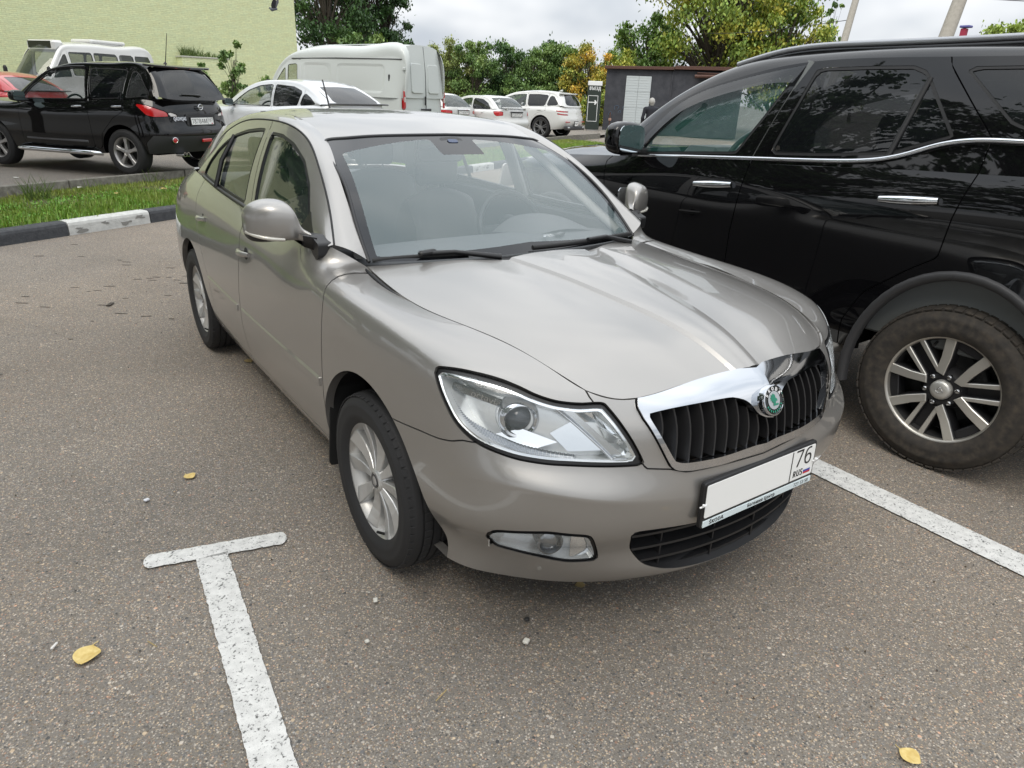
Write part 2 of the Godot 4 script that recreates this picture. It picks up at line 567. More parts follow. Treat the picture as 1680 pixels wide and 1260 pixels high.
# points of the cut edge round an arch, ordered from front to back
func arch_edge(s: Soup, x: float, y: float, r: float) -> PackedVector3Array:
	var found := []
	for p in s.v:
		if p.z > 0.3 and absf(Vector2(p.x - x, p.y - y).length() - r) < 0.0012: found.append(p)
	found.sort_custom(func(a, b): return atan2(a.y - y, a.x - x) < atan2(b.y - y, b.x - x))
	var o := PackedVector3Array()
	for p in found:
		if o.is_empty() or o[o.size() - 1].distance_to(p) > 0.004: o.append(p)
	return o

# inward flange of an arch and the dark liner behind it
func arch_parts(edge: PackedVector3Array, x: float, y: float, r: float, depth: float, lip: Soup, liner: Soup) -> void:
	if edge.size() < 3: return
	for k in edge.size() - 1:
		var a := edge[k]; var b := edge[k + 1]
		var ra := Vector3(x - a.x, y - a.y, 0).normalized(); var rb := Vector3(x - b.x, y - b.y, 0).normalized()
		var a1 := a + ra * 0.006 - Vector3(0, 0, 0.03); var b1 := b + rb * 0.006 - Vector3(0, 0, 0.03)
		quad(lip, a, b, b1, a1, (ra + rb).normalized())
		var a2 := a1 - ra * 0.03; var b2 := b1 - rb * 0.03
		quad(liner, a1, b1, b2, a2, Vector3(0, 0, -1))
		quad(liner, a2, b2, Vector3(b2.x, b2.y, depth), Vector3(a2.x, a2.y, depth), (ra + rb).normalized())
	# back wall of the wheel house
	var k0 := liner.v.size()
	liner.v.append(Vector3(x, y, depth)); liner.n.append(Vector3(0, 0, 1))
	for p in edge:
		liner.v.append(Vector3(p.x, p.y, depth) + Vector3(p.x - x, p.y - y, 0).normalized() * 0.03); liner.n.append(Vector3(0, 0, 1))
	for k in edge.size() - 1: liner.i.append_array([k0, k0 + 1 + k, k0 + 2 + k])

func pair(s: Soup, called: String, m: Material, parent: Node) -> void:   # one on each flank
	if s.i.is_empty(): return
	put(s, called, m, parent); put(mirrored(s), called, m, parent)

func build_hero() -> Node3D:
	var t := thing("parked_car", "grey-beige metallic saloon with chrome-framed grille, nearest car, nose towards the viewer", "car")
	var body := paint(Color(0.325, 0.312, 0.295), 0.64, 0.36)
	var dark := mat(Color(0.006, 0.006, 0.007), 0.6)
	var plastic := mat(Color(0.012, 0.012, 0.013), 0.42)
	var rubber := mat(Color(0.012, 0.012, 0.012), 0.7)
	var chrome := mat(Color(0.56, 0.575, 0.60), 0.05, 1.0)
	var clear := glass(Color(0.75, 0.85, 0.82), 0.05)
	var tint := glass(Color(0.02, 0.045, 0.04), 0.22)
	var rows := hero_rows()
	var s := grid(tensor(rows, 12, 6), Vector3(-1.3, 0.6, 0))
	# wheel arches
	var a := cut_wheel(s, 0.0, 0.315, 0.388)
	s = a[1]
	var edge_f := arch_edge(s, 0.0, 0.315, 0.388)
	a = cut_wheel(s, -2.578, 0.315, 0.372)
	s = a[1]
	var edge_r := arch_edge(s, -2.578, 0.315, 0.372)
	var lip := Soup.new(); var liner := Soup.new(); var lip_r := Soup.new(); var liner_r := Soup.new()
	arch_parts(edge_f, 0.0, 0.315, 0.388, 0.52, lip, liner)
	arch_parts(edge_r, -2.578, 0.315, 0.372, 0.52, lip_r, liner_r)
	# headlamp, fog lamp, air intake, grille
	var lamp_poly := cr2(V2([.309,.850, .303,.860, .285,.866, .232,.870, .174,.868, .115,.860, .063,.847, .025,.834, -.011,.824, -.046,.817, -.098,.812, -.150,.812, -.170,.801, -.208,.764, -.245,.716, -.279,.656, -.270,.652, -.237,.652, -.167,.655, -.097,.658, -.027,.660, .044,.667, .098,.678, .155,.693, .195,.710, .234,.736, .265,.773, .290,.811]), 3)
	a = panel(s, lamp_poly, DIAG, 0.005, 0.2, 2.0, 0.02)
	var lamp: Soup = a[0]; s = a[1]
	var seams := [a[2]]
	var fog_poly := round_poly(V2([.137,.392, .124,.430, .103,.448, -.046,.470, -.160,.461, -.171,.425, -.184,.312, -.095,.299, .031,.315, .123,.328]), 0.02)
	a = panel(s, fog_poly, DIAG, 0.004, 0.3, 2.0, 0.012)
	var fog: Soup = a[0]; s = a[1]; seams.append(a[2])
	var intake_poly := round_poly(V2([-.1,.425, .224,.432, .38,.445, .462,.452, .405,.345, .36,.286, .28,.255, .13,.236, -.1,.230]), 0.03)
	a = panel(s, intake_poly, FRONT, 0.003, 0.5, 2.0, 0.012)
	var intake: Soup = a[0]; s = a[1]; seams.append(a[2])
	var grille_poly := V2([-.1,.9, .22,.88, .385,.835, .408,.823, .421,.808, .425,.795, .42,.771, .357,.640, .345,.628, .33,.621, .292,.615, .185,.611, .035,.614, -.1,.614])
	a = panel(s, grille_poly, FRONT, 0.003, 0.5, 2.0, 0.012)
	var grille: Soup = a[0]; s = a[1]; seams.append(a[2])
	# front end of the bonnet beside the grille
	a = panel(s, V2([-.1,1.1, -.1,.60, .30,.612, .35,.628, .424,.640, .462,.70, .505,.765, .525,.80, .533,.825, .534,1.1]), FRONT, 0.0045, 0.55, 2.0)
	var nose: Soup = a[0]; s = a[1]; seams.append(a[2])
	a = panel(s, V2([.1,-.1, 1.3,-.1, 1.3,.665, .72,.665, .64,.705, .525,.693, .491,.679, .445,.670, .362,.662, .25,.646, .1,.625]), SIDE, 0.0045, 0.05, 2.0, 0.006)
	var bumper: Soup = a[0]; s = a[1]; seams.append(a[2])
	a = panel(s, V2([-.363,.288, -.361,.5, -.353,.72, -.346,.87, -.353,.93, -.42,.985, -.462,1.03, -.48,1.2, -1.42,1.2, -1.42,1.02, -1.43,.87, -1.45,.6, -1.468,.288]), SIDE, 0.0065)
	var door_f: Soup = a[0]; s = a[1]; seams.append(a[2])
	a = panel(s, V2([-1.42,1.2, -1.42,1.02, -1.43,.87, -1.45,.6, -1.468,.288, -2.06,.288, -2.085,.45, -2.115,.571, -2.225,.68, -2.30,.755, -2.345,.837, -2.363,.918, -2.42,1.03, -2.43,1.2]), SIDE, 0.0065)
	var door_r: Soup = a[0]; s = a[1]; seams.append(a[2])
	var fcut := cut(s, add_f(poly_f(s, V2([1.4,-.2, -.3655,-.2, -.3655,.5, -.356,.72, -.349,.87, -.356,.93, -.425,.985, -.50,1.04, -.50,1.4, 1.4,1.4]), SIDE), 1e-5))
	var fender: Soup = fcut[0]; s = fcut[1]
	# upper side: door frames and windows
	var belt := V3([-.48,1.02,.772, -.68,1.008,.785, -.9,1.001,.796, -1.1,1.0,.8015, -1.3,1.002,.803, -1.6,1.012,.80, -2.0,1.027,.792, -2.3,1.039,.779, -2.5,1.047,.765, -2.66,1.051,.748])
	var L1 := V3([-.48,1.030,.765, -.64,1.138,.715, -.865,1.27,.665, -1.05,1.35,.634, -1.255,1.394,.628, -1.6,1.405,.628, -2.04,1.377,.625, -2.31,1.322,.634, -2.54,1.232,.655, -2.67,1.062,.735])
	var L2 := V3([-.41,.980,.668, -.56,1.10,.652, -.785,1.245,.614, -1.06,1.352,.552, -1.3,1.413,.55, -1.65,1.436,.55, -2.05,1.42,.55, -2.45,1.362,.555, -2.83,1.285,.56, -3.36,1.055,.60])
	var up := grid(tensor([belt, lerp_rows(belt, L1, 0.5, Vector3(0, 0.0, 0.018)), L1], 12, 10), Vector3(-1.3, 1.1, 0))
	var mid := lerp_rows(L1, L2, 0.45, Vector3(0.0, 0.008, 0.011))
	mid[0] = L1[0].lerp(L2[0], 0.5) + Vector3(0.02, 0.012, 0.008)
	var pillar := grid(tensor([L1, mid, L2], 12, 6), Vector3(-1.3, 1.0, 0))
	var win_f := round_poly(V2([-.655,1.034, -.728,1.105, -.844,1.204, -.982,1.280, -1.16,1.337, -1.315,1.363, -1.475,1.366, -1.43,1.2, -1.395,1.020, -1.1,1.018, -.85,1.022]), 0.015)
	var win_r := round_poly(V2([-1.525,1.028, -1.545,1.2, -1.567,1.374, -1.675,1.369, -1.87,1.351, -2.063,1.32, -2.20,1.279, -2.308,1.231, -2.42,1.155, -2.475,1.10, -2.49,1.064, -2.44,1.057, -2.1,1.045]), 0.012)
	var win_glass: Array = []
	var seal := Soup.new()
	for w in [win_f, win_r]:
		var f := poly_f(up, w, SIDE)
		a = cut(up, add_f(f, 0.004))
		var inner: Soup = a[0]; up = a[1]
		var b := cut(inner, add_f(poly_f(inner, w, SIDE), 0.016))
		win_glass.append(push(b[0], -0.006))
		seal = join([seal, push(b[1], -0.002), rim(b[0], 0.012)])
	a = cut(up, add_f(poly_f(up, V2([.2,.8, .2,1.6, -1.55,1.6, -1.52,1.41, -1.4225,1.0, -1.41,.8]), SIDE), 1e-5))
	var up_f: Soup = a[0]; var up_r: Soup = a[1]
	a = cut(up_r, add_f(poly_f(up_r, V2([.2,.8, .2,1.6, -1.555,1.6, -1.526,1.41, -1.4285,1.0, -1.416,.8]), SIDE), 1e-5))
	up_r = a[1]
	# fixed quarter pane bar and mirror sail
	var bar := Soup.new()
	for p in [[-2.075, 1.045, .792], [-2.075, 1.295, .684]]: pass
	tube(bar, PackedVector3Array([Vector3(-2.075, 1.045, .794), Vector3(-2.09, 1.18, .745), Vector3(-2.10, 1.305, .662)]), 0.012, 6)
	var sail := Soup.new()
	slab(sail, round_poly(V2([-.635,1.030, -.735,1.118, -.80,1.028]), 0.01), 0.752, 0.772, Transform3D(Basis(Vector3(1, 0, 0), Vector3(0, 0.93, -0.37), Vector3(0, 0.37, 0.93)), Vector3(0, 1.03, 0.779) - Vector3(0, 0.93 * 1.03 + 0.37 * 0.765, -0.37 * 1.03 + 0.93 * 0.765)), 0.003)
	# panels
	var flank := join([s, pillar])
	pair(join([flank, rim(s, 0.012), lip_r]), "body_side", body, t)
	pair(join([fender, rim(fender, 0.014), lip]), "front_fender", body, t)
	pair(join([door_f, up_f, rim(door_f, 0.01)]), "front_door", body, t)
	pair(join([door_r, up_r, rim(door_r, 0.01)]), "rear_door", body, t)
	put(both(join([bumper, rim(bumper, 0.014)])), "front_bumper", body, t)
	pair(liner, "wheel_arch_liner", dark, t)
	pair(liner_r, "wheel_arch_liner", dark, t)
	pair(seal, "window_seal", plastic, t)
	pair(bar, "quarter_window_bar", plastic, t)
	pair(win_glass[0], "front_door_window", tint, t)
	pair(win_glass[1], "rear_door_window", tint, t)
	for k in seams.size():
		if k in [2, 3, 4, 5]: put(both(seams[k]), "panel_gap", dark, t)
		else: pair(seams[k], "panel_gap", dark, t)
	# gap over the doors, belt seals
	var gap := Soup.new()
	var g1 := spl(L1, 8)
	for k in g1.size(): g1[k] += Vector3(0, 0.0, -0.0015)
	tube(gap, g1, 0.0045, 6)
	pair(gap, "door_frame_gap", dark, t)
	var bs := Soup.new()
	var bb := spl(belt, 6); var b2 := PackedVector3Array()
	for k in bb.size():
		if bb[k].x < -0.63 and bb[k].x > -2.49: b2.append(bb[k] + Vector3(0, 0.012, -0.002))
	tube(bs, b2, 0.010, 6)
	pair(bs, "window_sill_seal", plastic, t)
	# bonnet
	var hc := V3([-.20,.995,0, .08,.980,0, .30,.960,0, .50,.936,0, .67,.898,0, .797,.843,0])
	var hr := V3([-.185,.990,.18, .09,.976,.14, .30,.957,.115, .50,.933,.088, .67,.894,.066, .795,.841,.05])
	var ha := V3([-.24,.983,.33, .06,.968,.30, .285,.950,.275, .49,.928,.25, .655,.888,.235, .775,.833,.22])
	var hb := V3([-.33,.969,.52, .03,.950,.54, .25,.938,.525, .455,.917,.50, .61,.880,.48, .740,.8165,.45])
	var he := V3([-.41,.955,.669, 0,.921,.684, .22,.913,.651, .43,.899,.603, .575,.87,.568, .678,.835,.527])
	var hr2 := PackedVector3Array()
	for p in hr: hr2.append(p + Vector3(0, -0.0095, 0.011))
	var dome := grid(tensor([hc, lerp_rows(hc, hr, 0.5, Vector3(0, 0.0025, 0)), hr], 12, 3), Vector3(0, 0, 0))
	var step := grid(tensor([hr, hr2], 12, 2), Vector3(0, 0, 0))
	var wing := grid(tensor([hr2, lerp_rows(hr2, ha, 0.5, Vector3(0, -0.0015, 0)), ha, hb, he], 12, 5), Vector3(0, 0, 0))
	var hood := join([dome, step, wing])
	put(both(join([hood, nose, rim(hood, 0.02), rim(nose, 0.012)])), "bonnet", body, t)
	var hg := Soup.new()
	var hp := spl(V3([-.42,.945,.678, 0,.908,.689, .22,.900,.656, .43,.886,.608, .575,.857,.573, .68,.822,.531]), 8)
	tube(hg, hp, 0.008, 6)
	pair(hg, "bonnet_gap", dark, t)
	# windscreen
	var w0 := V3([-.275,.978,0, -.28,.978,.2, -.315,.976,.4, -.36,.974,.56, -.405,.972,.664])
	var w3 := V3([-1.0,1.378,0, -1.004,1.375,.2, -1.022,1.367,.4, -1.04,1.359,.49, -1.058,1.351,.549])
	var w1 := V3([-.455,1.106,0, -.46,1.106,.2, -.487,1.105,.4, -.522,1.103,.55, -.556,1.100,.648])
	var w2 := V3([-.71,1.245,0, -.713,1.245,.19, -.732,1.246,.37, -.757,1.246,.51, -.782,1.244,.610])
	var ws := grid(tensor([w0, w1, w2, w3], 10, 10), Vector3(-1.3, 0.6, 0))
	# black printed border: wide at the foot, with a tab round the mirror base
	var fb := PackedFloat32Array(); fb.resize(ws.v.size())
	for k in fb.size():
		var p := ws.v[k]
		var tt := (p.y - 0.975) / 0.40
		var edge: float = lerp(0.666, 0.549, pow(clampf(tt, 0, 1), 1.5)) - absf(p.z)
		var d := minf(minf(edge - 0.035, (p.y - 1.010 + 0.036 * absf(p.z)) * 1.8), (1.3625 - 0.03 * p.z * p.z / 0.16 - p.y) * 1.8)
		d = minf(d, maxf(absf(p.z) - 0.11, (1.305 - p.y) * 1.6))
		fb[k] = d if absf(d) > 1e-5 else 1e-5
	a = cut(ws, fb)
	put(both(a[1]), "windscreen", glass(Color(0.40, 0.52, 0.54), 0.19), t)  # pale tint carries a painted milky haze: reflected sky and dust on the glass
	put(both(a[0]), "windscreen_border", mat(Color(0.008, 0.009, 0.011), 0.05), t)
	var wt := Soup.new()
	var wl := PackedVector3Array([w0[4], w1[4], w2[4], w3[4], w3[3], w3[2], w3[1], w3[0]])
	tube(wt, spl(wl, 6), 0.007, 6)
	put(both(wt), "windscreen_seal", plastic, t)
	# roof and rear window
	var r0 := V3([-1.0,1.380,0, -1.25,1.430,0, -1.62,1.461,0, -2.05,1.452,0, -2.5,1.40,0, -2.87,1.31,0])
	var r1 := V3([-1.008,1.376,.22, -1.255,1.427,.22, -1.62,1.458,.22, -2.05,1.449,.22, -2.5,1.397,.22, -2.87,1.307,.22])
	var r2 := V3([-1.035,1.366,.42, -1.27,1.420,.42, -1.63,1.450,.42, -2.05,1.440,.42, -2.48,1.386,.42, -2.85,1.298,.42])
	var r3 := PackedVector3Array(Array(L2).slice(3, 9))
	var roof := grid(tensor([r0, r1, r2, r3], 10, 6), Vector3(-1.6, 0.6, 0))
	put(both(roof), "roof", body, t)
	var q0 := PackedVector3Array([r0[5], r1[5], r2[5], r3[5]])
	var q1 := V3([-3.39,1.052,0, -3.385,1.052,.22, -3.37,1.053,.42, -3.34,1.057,.59])
	put(both(grid(tensor([q0, lerp_rows(q0, q1, 0.5, Vector3(-0.01, 0.02, 0)), q1], 6, 5), Vector3(-1.6, 0.6, 0))), "rear_window", tint, t)
	var q2 := V3([-3.46,1.012,0, -3.445,1.016,.26, -3.385,1.021,.47, -3.28,1.031,.605])
	put(both(grid(tensor([q1, q2], 6, 2), Vector3(-1.6, 0.6, 0))), "boot_lid", body, t)
	var ant := Soup.new()
	lathe(ant, Vector3(-2.42, 1.405, 0), Vector3(-0.25, 1, 0), V2([0,.022, .012,.019, .02,.010, .03,.008]), 12)
	tube(ant, PackedVector3Array([Vector3(-2.427, 1.43, 0), Vector3(-2.53, 1.60, 0.0)]), PackedFloat32Array([0.006, 0.004]), 6)
	put(ant, "aerial", plastic, t)
	# floor, so that nothing shines through from below
	var pan := Soup.new()
	box(pan, Vector3(-1.45, 0.255, 0), Vector3(3.5, 0.05, 1.40), 0.0)
	box(pan, Vector3(0.02, 0.60, 0), Vector3(1.1, 0.4, 0.98), 0.0)
	put(pan, "underbody", dark, t)
	hero_front(t, lamp, fog, intake, grille, body, chrome, clear, dark, plastic, rubber)
	hero_side(t, body, chrome, clear, dark, plastic, rubber, sail)
	hero_cabin(t, plastic)
	return t

func ring_band(s: Soup, poly: PackedVector2Array, mode: int, w: float) -> Array:   # [inner, border of width w]
	return cut(s, add_f(poly_f(s, poly, mode), w))

func hero_front(t: Node3D, lamp: Soup, fog: Soup, intake: Soup, grille: Soup, body: Material, chrome: Material, clear: Material, dark: Material, plastic: Material, rubber: Material) -> void:
	var silver := mat(Color(0.80, 0.82, 0.84), 0.10, 1.0)
	var satin := mat(Color(0.74, 0.76, 0.77), 0.26, 0.5)
	# ---- headlamps
	var lamp_poly := cr2(V2([.309,.850, .303,.860, .285,.866, .232,.870, .174,.868, .115,.860, .063,.847, .025,.834, -.011,.824, -.046,.817, -.098,.812, -.150,.812, -.170,.801, -.208,.764, -.245,.716, -.279,.656, -.270,.652, -.237,.652, -.167,.655, -.097,.658, -.027,.660, .044,.667, .098,.678, .155,.693, .195,.710, .234,.736, .265,.773, .290,.811]), 3)
	var b := ring_band(lamp, lamp_poly, DIAG, 0.011)
	var lens: Soup = b[0]; var seal: Soup = b[1]
	var lip := ring_band(lens, lamp_poly, DIAG, 0.017)
	for sg in [1.0, -1.0]:
		var h := node("headlamp", t)
		var M := func(x: Soup) -> Soup: return x if sg > 0 else mirrored(x)
		put(M.call(lens), "lens", clear, h)
		put(M.call(join([push(seal, -0.004), rim(seal, 0.02)])), "seal", plastic, h)
		put(M.call(push(lip[1], -0.004)), "bezel", silver, h)
		# housing: a bright bowl behind the lens
		var bowl := push(lens, -0.062)
		for k in bowl.v.size(): bowl.v[k] = bowl.v[k].lerp(Vector3(0.54, 0.745, 0.63), 0.06)
		put(M.call(join([bowl, rim_to(lens, bowl)])), "reflector", satin, h)
		var DD := Vector3(-0.70711, 0, 0.70711); var OO := Vector3(0.70711, 0, 0.70711)
		var at := func(d: float, y: float, o: float) -> Vector3: return DD * d + OO * (o + .012) + Vector3(0, y + .006, 0)
		# ribbed bands: along the top edge and down the outer side
		for band in [[[.285, .845, .845], [.235, .846, .862], [.177, .843, .872], [.117, .833, .876], [.065, .818, .872], [.0, .797, .868], [-.07, .788, .862], [-.15, .788, .858]], [[.272, .79, .862], [.245, .755, .880], [.21, .725, .896], [.16, .705, .908], [.11, .689, .918], [.05, .676, .924], [-.02, .667, .924], [-.10, .661, .918]]]:
			var ctl := PackedVector3Array()
			for q in band: ctl.append(at.call(q[0], q[1], q[2]))
			var tp := spl(ctl, 7)
			var ribs := Soup.new()
			for k in tp.size() - 1:
				var d := (tp[k + 1] - tp[k]).normalized()
				var o := (OO - d * OO.dot(d)).normalized()
				var c := (tp[k] + tp[k + 1]) * 0.5
				var u := o.cross(d)
				var half := tp[k].distance_to(tp[k + 1]) * 0.46
				var hw := 0.014
				for e in [-1.0, 1.0]:   # a small roof-shaped prism
					quad(ribs, c - u * hw + o * .006, c + u * hw + o * .006, c + u * hw + d * half * e, c - u * hw + d * half * e, (o * .7 + d * e * .7).normalized())
			put(M.call(struct_soup(ribs)), "prism_strip", chrome, h)
		# projector: chrome ring and dark glass ball
		var ax := Vector3(0.93, -0.03, 0.36).normalized()
		var c := Vector3(0.570, 0.748, 0.672)
		var pr := Soup.new()
		lathe(pr, c, ax, V2([-.05,.060, .018,.058, .030,.054, .034,.047, .030,.041, .008,.037]), 40)
		put(M.call(pr), "projector_ring", chrome, h)
		var ps := Soup.new()
		lathe(ps, c, ax, V2([.006,.038, .020,.034, .032,.024, .038,.012, .040,.0005]), 32)
		put(M.call(ps), "projector_lens", mat(Color(0.035, 0.04, 0.05), 0.02), h)
		# chrome facets: the main-beam side and the indicator shelf
		for fc in [
			[[-.015, .792, .862], [-.055, .790, .858], [-.222, .662, .868], [-.190, .655, .882]],
			[[-.060, .788, .848], [-.118, .785, .842], [-.140, .735, .835], [-.085, .738, .85]],
			[[-.120, .782, .830], [-.160, .780, .845], [-.205, .715, .852], [-.150, .705, .832]],
			[[-.150, .730, .846], [-.205, .708, .835], [-.232, .690, .858], [-.175, .682, .842]],
			[[-.235, .685, .838], [-.262, .655, .850], [-.215, .657, .858]],
			[[.020, .760, .855], [-.030, .790, .850], [-.075, .745, .848], [-.020, .712, .868]],
			[[-.020, .705, .872], [-.080, .742, .852], [-.165, .672, .872], [-.075, .668, .895]],
			[[.125, .700, .902], [.055, .716, .886], [-.045, .690, .890], [.02, .672, .915]],
			[[.215, .838, .845], [.150, .834, .850], [.105, .800, .850], [.190, .808, .842]]]:
			var s := Soup.new()
			var P := PackedVector3Array()
			for q in fc: P.append(at.call(q[0], q[1], q[2]))
			var nrm := (P[1] - P[0]).cross(P[2] - P[0]).normalized()
			if nrm.dot(OO) < 0: nrm = -nrm
			var k0 := s.v.size()
			for q in P:
				s.v.append(q); s.n.append(nrm)
			for j in range(1, P.size() - 1): s.i.append_array([k0, k0 + j, k0 + j + 1])
			put(M.call(s), "reflector_facet", silver, h)
		var edge := Soup.new()
		tube(edge, spl(PackedVector3Array([at.call(-.012, .795, .872), at.call(-.10, .735, .884), at.call(-.20, .652, .888)]), 6), .0035, 6)
		tube(edge, spl(PackedVector3Array([at.call(-.20, .655, .885), at.call(-.262, .655, .862)]), 3), .003, 6)
		put(M.call(edge), "reflector_edge", chrome, h)
		var barm := Soup.new()
		var bb := Basis(at.call(.06, .765, .868) - at.call(.255, .812, .850), Vector3.UP, OO).orthonormalized()
		box(barm, at.call(.165, .786, .862), Vector3(0.19, 0.024, 0.012), 0.004, bb)
		put(M.call(barm), "trim_bar", mat(Color(0.20, 0.21, 0.21), 0.2, 0.8), h)
		if sg > 0:
			text(h, "lettering", "octavia", 0.017, chrome, at.call(.160, .786, .8695), bb, false, 0.001, 0.085)
	# ---- fog lamps
	var fog_poly := round_poly(V2([.137,.392, .124,.430, .103,.448, -.046,.470, -.160,.461, -.171,.425, -.184,.312, -.095,.299, .031,.315, .123,.328]), 0.02)
	b = ring_band(fog, fog_poly, DIAG, 0.009)
	for sg in [1.0, -1.0]:
		var h := node("fog_lamp", t)
		var M := func(x: Soup) -> Soup: return x if sg > 0 else mirrored(x)
		put(M.call(push(b[0], -0.004)), "lens", clear, h)
		put(M.call(join([push(b[1], -0.006), rim(b[1], 0.015)])), "seal", plastic, h)
		var bowl := push(b[0], -0.05)
		for k in bowl.v.size(): bowl.v[k] = bowl.v[k].lerp(Vector3(0.62, 0.37, 0.62), 0.12)
		put(M.call(join([bowl, rim_to(push(b[0], -0.004), bowl)])), "reflector", satin, h)
		var pr := Soup.new()
		lathe(pr, Vector3(.662, .388, .612), Vector3(0.93, 0, 0.36), V2([-.03,.038, .03,.038, .034,.032, .02,.029, .028,.018, .03,.0005]), 28)
		put(M.call(pr), "projector", mat(Color(0.25, 0.26, 0.27), 0.08, 0.7), h)
		var fin := Soup.new()
		box(fin, Vector3(.545, .368, .725), Vector3(0.004, 0.06, 0.04), 0.001, Basis(Vector3.UP, 0.5))
		box(fin, Vector3(.705, .365, .525), Vector3(0.004, 0.09, 0.06), 0.001, Basis(Vector3.UP, -0.3))
		put(M.call(fin), "divider", silver, h)
	# ---- lower intake
	var back := push(intake, -0.07)
	put(both(join([back, rim_to(intake, back)])), "intake_liner", dark, t)
	for y in [.255, .300, .345, .390]:
		var sl := Soup.new()
		var w := 0.41 if y > 0.33 else 0.37 if y > 0.28 else 0.29
		var r0 := PackedVector3Array(); var r1 := PackedVector3Array(); var r2 := PackedVector3Array(); var r3 := PackedVector3Array()
		for k in 13:
			var z := w * k / 12.0
			var x := 0.858 - 0.40 * z * z - (0.012 if y < 0.28 else 0.0)
			r0.append(Vector3(x - 0.05, y + 0.014, z)); r1.append(Vector3(x, y + 0.004, z)); r2.append(Vector3(x, y - 0.004, z)); r3.append(Vector3(x - 0.05, y - 0.008, z))
		for k in 12:
			quad(sl, r0[k], r0[k + 1], r1[k + 1], r1[k], Vector3(0.2, 1, 0).normalized())
			quad(sl, r1[k], r1[k + 1], r2[k + 1], r2[k], Vector3(1, 0, 0))
			quad(sl, r2[k], r2[k + 1], r3[k + 1], r3[k], Vector3(0, -1, 0))
		put(both(sl), "intake_slat", plastic, t)
	for z in [-0.3, -0.1, 0.1, 0.3]:
		var st := Soup.new()
		box(st, Vector3(0.835 - 0.4 * z * z, 0.33, z), Vector3(0.03, 0.19 if absf(z) < 0.2 else 0.15, 0.006), 0.001)
		put(st, "intake_strut", plastic, t)
	# ---- grille: chrome frame, upright slats, badge
	var hole := cr2(V2([-.06,.722, .0,.722, .026,.726, .046,.738, .060,.756, .080,.774, .110,.785, .145,.790, .245,.789, .328,.786, .392,.781, .402,.776, .395,.752, .349,.664, .338,.650, .322,.644, .292,.640, .186,.636, .047,.640, -.06,.640]), 3)
	b = cut(grille, add_f(poly_f(grille, hole, FRONT), 1e-5))
	var frame: Soup = push(b[1], 0.010)
	for k in frame.v.size():   # the raised rib down the middle
		var z := absf(frame.v[k].z)
		if frame.v[k].y > 0.68: frame.v[k].x += 0.016 * clampf(1.0 - z / 0.055, 0.0, 1.0)
	put(both(join([frame, rim(frame, 0.022)])), "grille_frame", chrome, t)
	var mesh_back := push(b[0], -0.05)
	put(both(mesh_back), "grille_backing", dark, t)
	for sg in [1.0, -1.0]:
		for k in 9:
			var z := 0.022 + k * 0.0425
			# top and bottom of the opening at this place
			var y1 := 0.722 if z < 0.04 else 0.75 if z < 0.07 else 0.786 if z < 0.13 else 0.790 if z < 0.3 else 0.785
			var y0 := 0.638 if z < 0.30 else 0.646 if z < 0.34 else 0.70
			var sl := Soup.new()
			var lean := -0.010
			var p0 := PackedVector3Array(); var p1 := PackedVector3Array(); var q0 := PackedVector3Array()
			for j in 7:
				var y := lerpf(y0, y1, j / 6.0)
				var x := 0.893 - 0.16 * (y - 0.63) - 1.6 * maxf(0.0, y - 0.72) * maxf(0.0, y - 0.72) - 0.36 * z * z - (0.13 * z * maxf(0.0, y - 0.63))
				var u := j / 6.0
				x += 0.004 * sin(u * PI) - 0.006 - 0.010 * u * u * u
				var zz := z + lean * (u - 0.5) + 0.02 * z * (1.0 - u)
				p0.append(Vector3(x, y, zz - 0.003)); p1.append(Vector3(x, y, zz + 0.003)); q0.append(Vector3(x - 0.05, y, zz))
			for j in 6:
				quad(sl, p0[j], p0[j + 1], p1[j + 1], p1[j], Vector3(1, 0.2, 0).normalized())
				quad(sl, p1[j], p1[j + 1], q0[j + 1] + Vector3(0, 0, .02), q0[j] + Vector3(0, 0, .02), Vector3(0.3, 0, 1).normalized())
				quad(sl, p0[j], p0[j + 1], q0[j + 1] - Vector3(0, 0, .008), q0[j] - Vector3(0, 0, .008), Vector3(0.1, 0, -1).normalized())
			put(sl if sg > 0 else mirrored(sl), "grille_slat", plastic, t)
	var bx := Basis(Vector3(0, 0, -1), Vector3(-0.36, 0.933, 0).normalized(), Vector3(0.933, 0.36, 0).normalized())   # right, up, out of the badge
	var bc := Vector3(0.890, 0.772, 0)
	var bd := node("badge", t)
	var bs := Soup.new()
	lathe(bs, bc, bx.z, V2([-.03,.046, .004,.047, .009,.045, .010,.042, .006,.0405]), 40)
	put(bs, "ring", chrome, bd)
	bs = Soup.new()
	lathe(bs, bc, bx.z, V2([.006,.0405, .0075,.030, .0078,.0005]), 40)
	put(bs, "black_field", mat(Color(0.01, 0.012, 0.011), 0.15), bd)
	bs = Soup.new()
	lathe(bs, bc + bx.z * 0.0016, bx.z, V2([.0076,.0265, .0078,.0005]), 40)
	put(bs, "silver_field", mat(Color(0.55, 0.57, 0.58), 0.25, 0.7), bd)
	# the winged arrow as a plain green device, and the letters round the ring
	bs = Soup.new()
	var T0 := Transform3D(bx, bc + bx.z * 0.0096)
	slab(bs, V2([-.006,-.016, .016,-.016, .016,-.011, .004,-.011, .006,-.003, .013,-.004, .012,.002, .006,.006, .004,.015, -.004,.020, -.006,.017, -.013,.016, -.011,.012, -.018,.008, -.013,.006, -.017,.0, -.010,.001, -.010,-.006, -.004,-.005]), 0.0, 0.0012, T0)
	put(bs, "emblem", mat(Color(0.01, 0.20, 0.12), 0.25), bd)
	var letters := "ŠKODA"
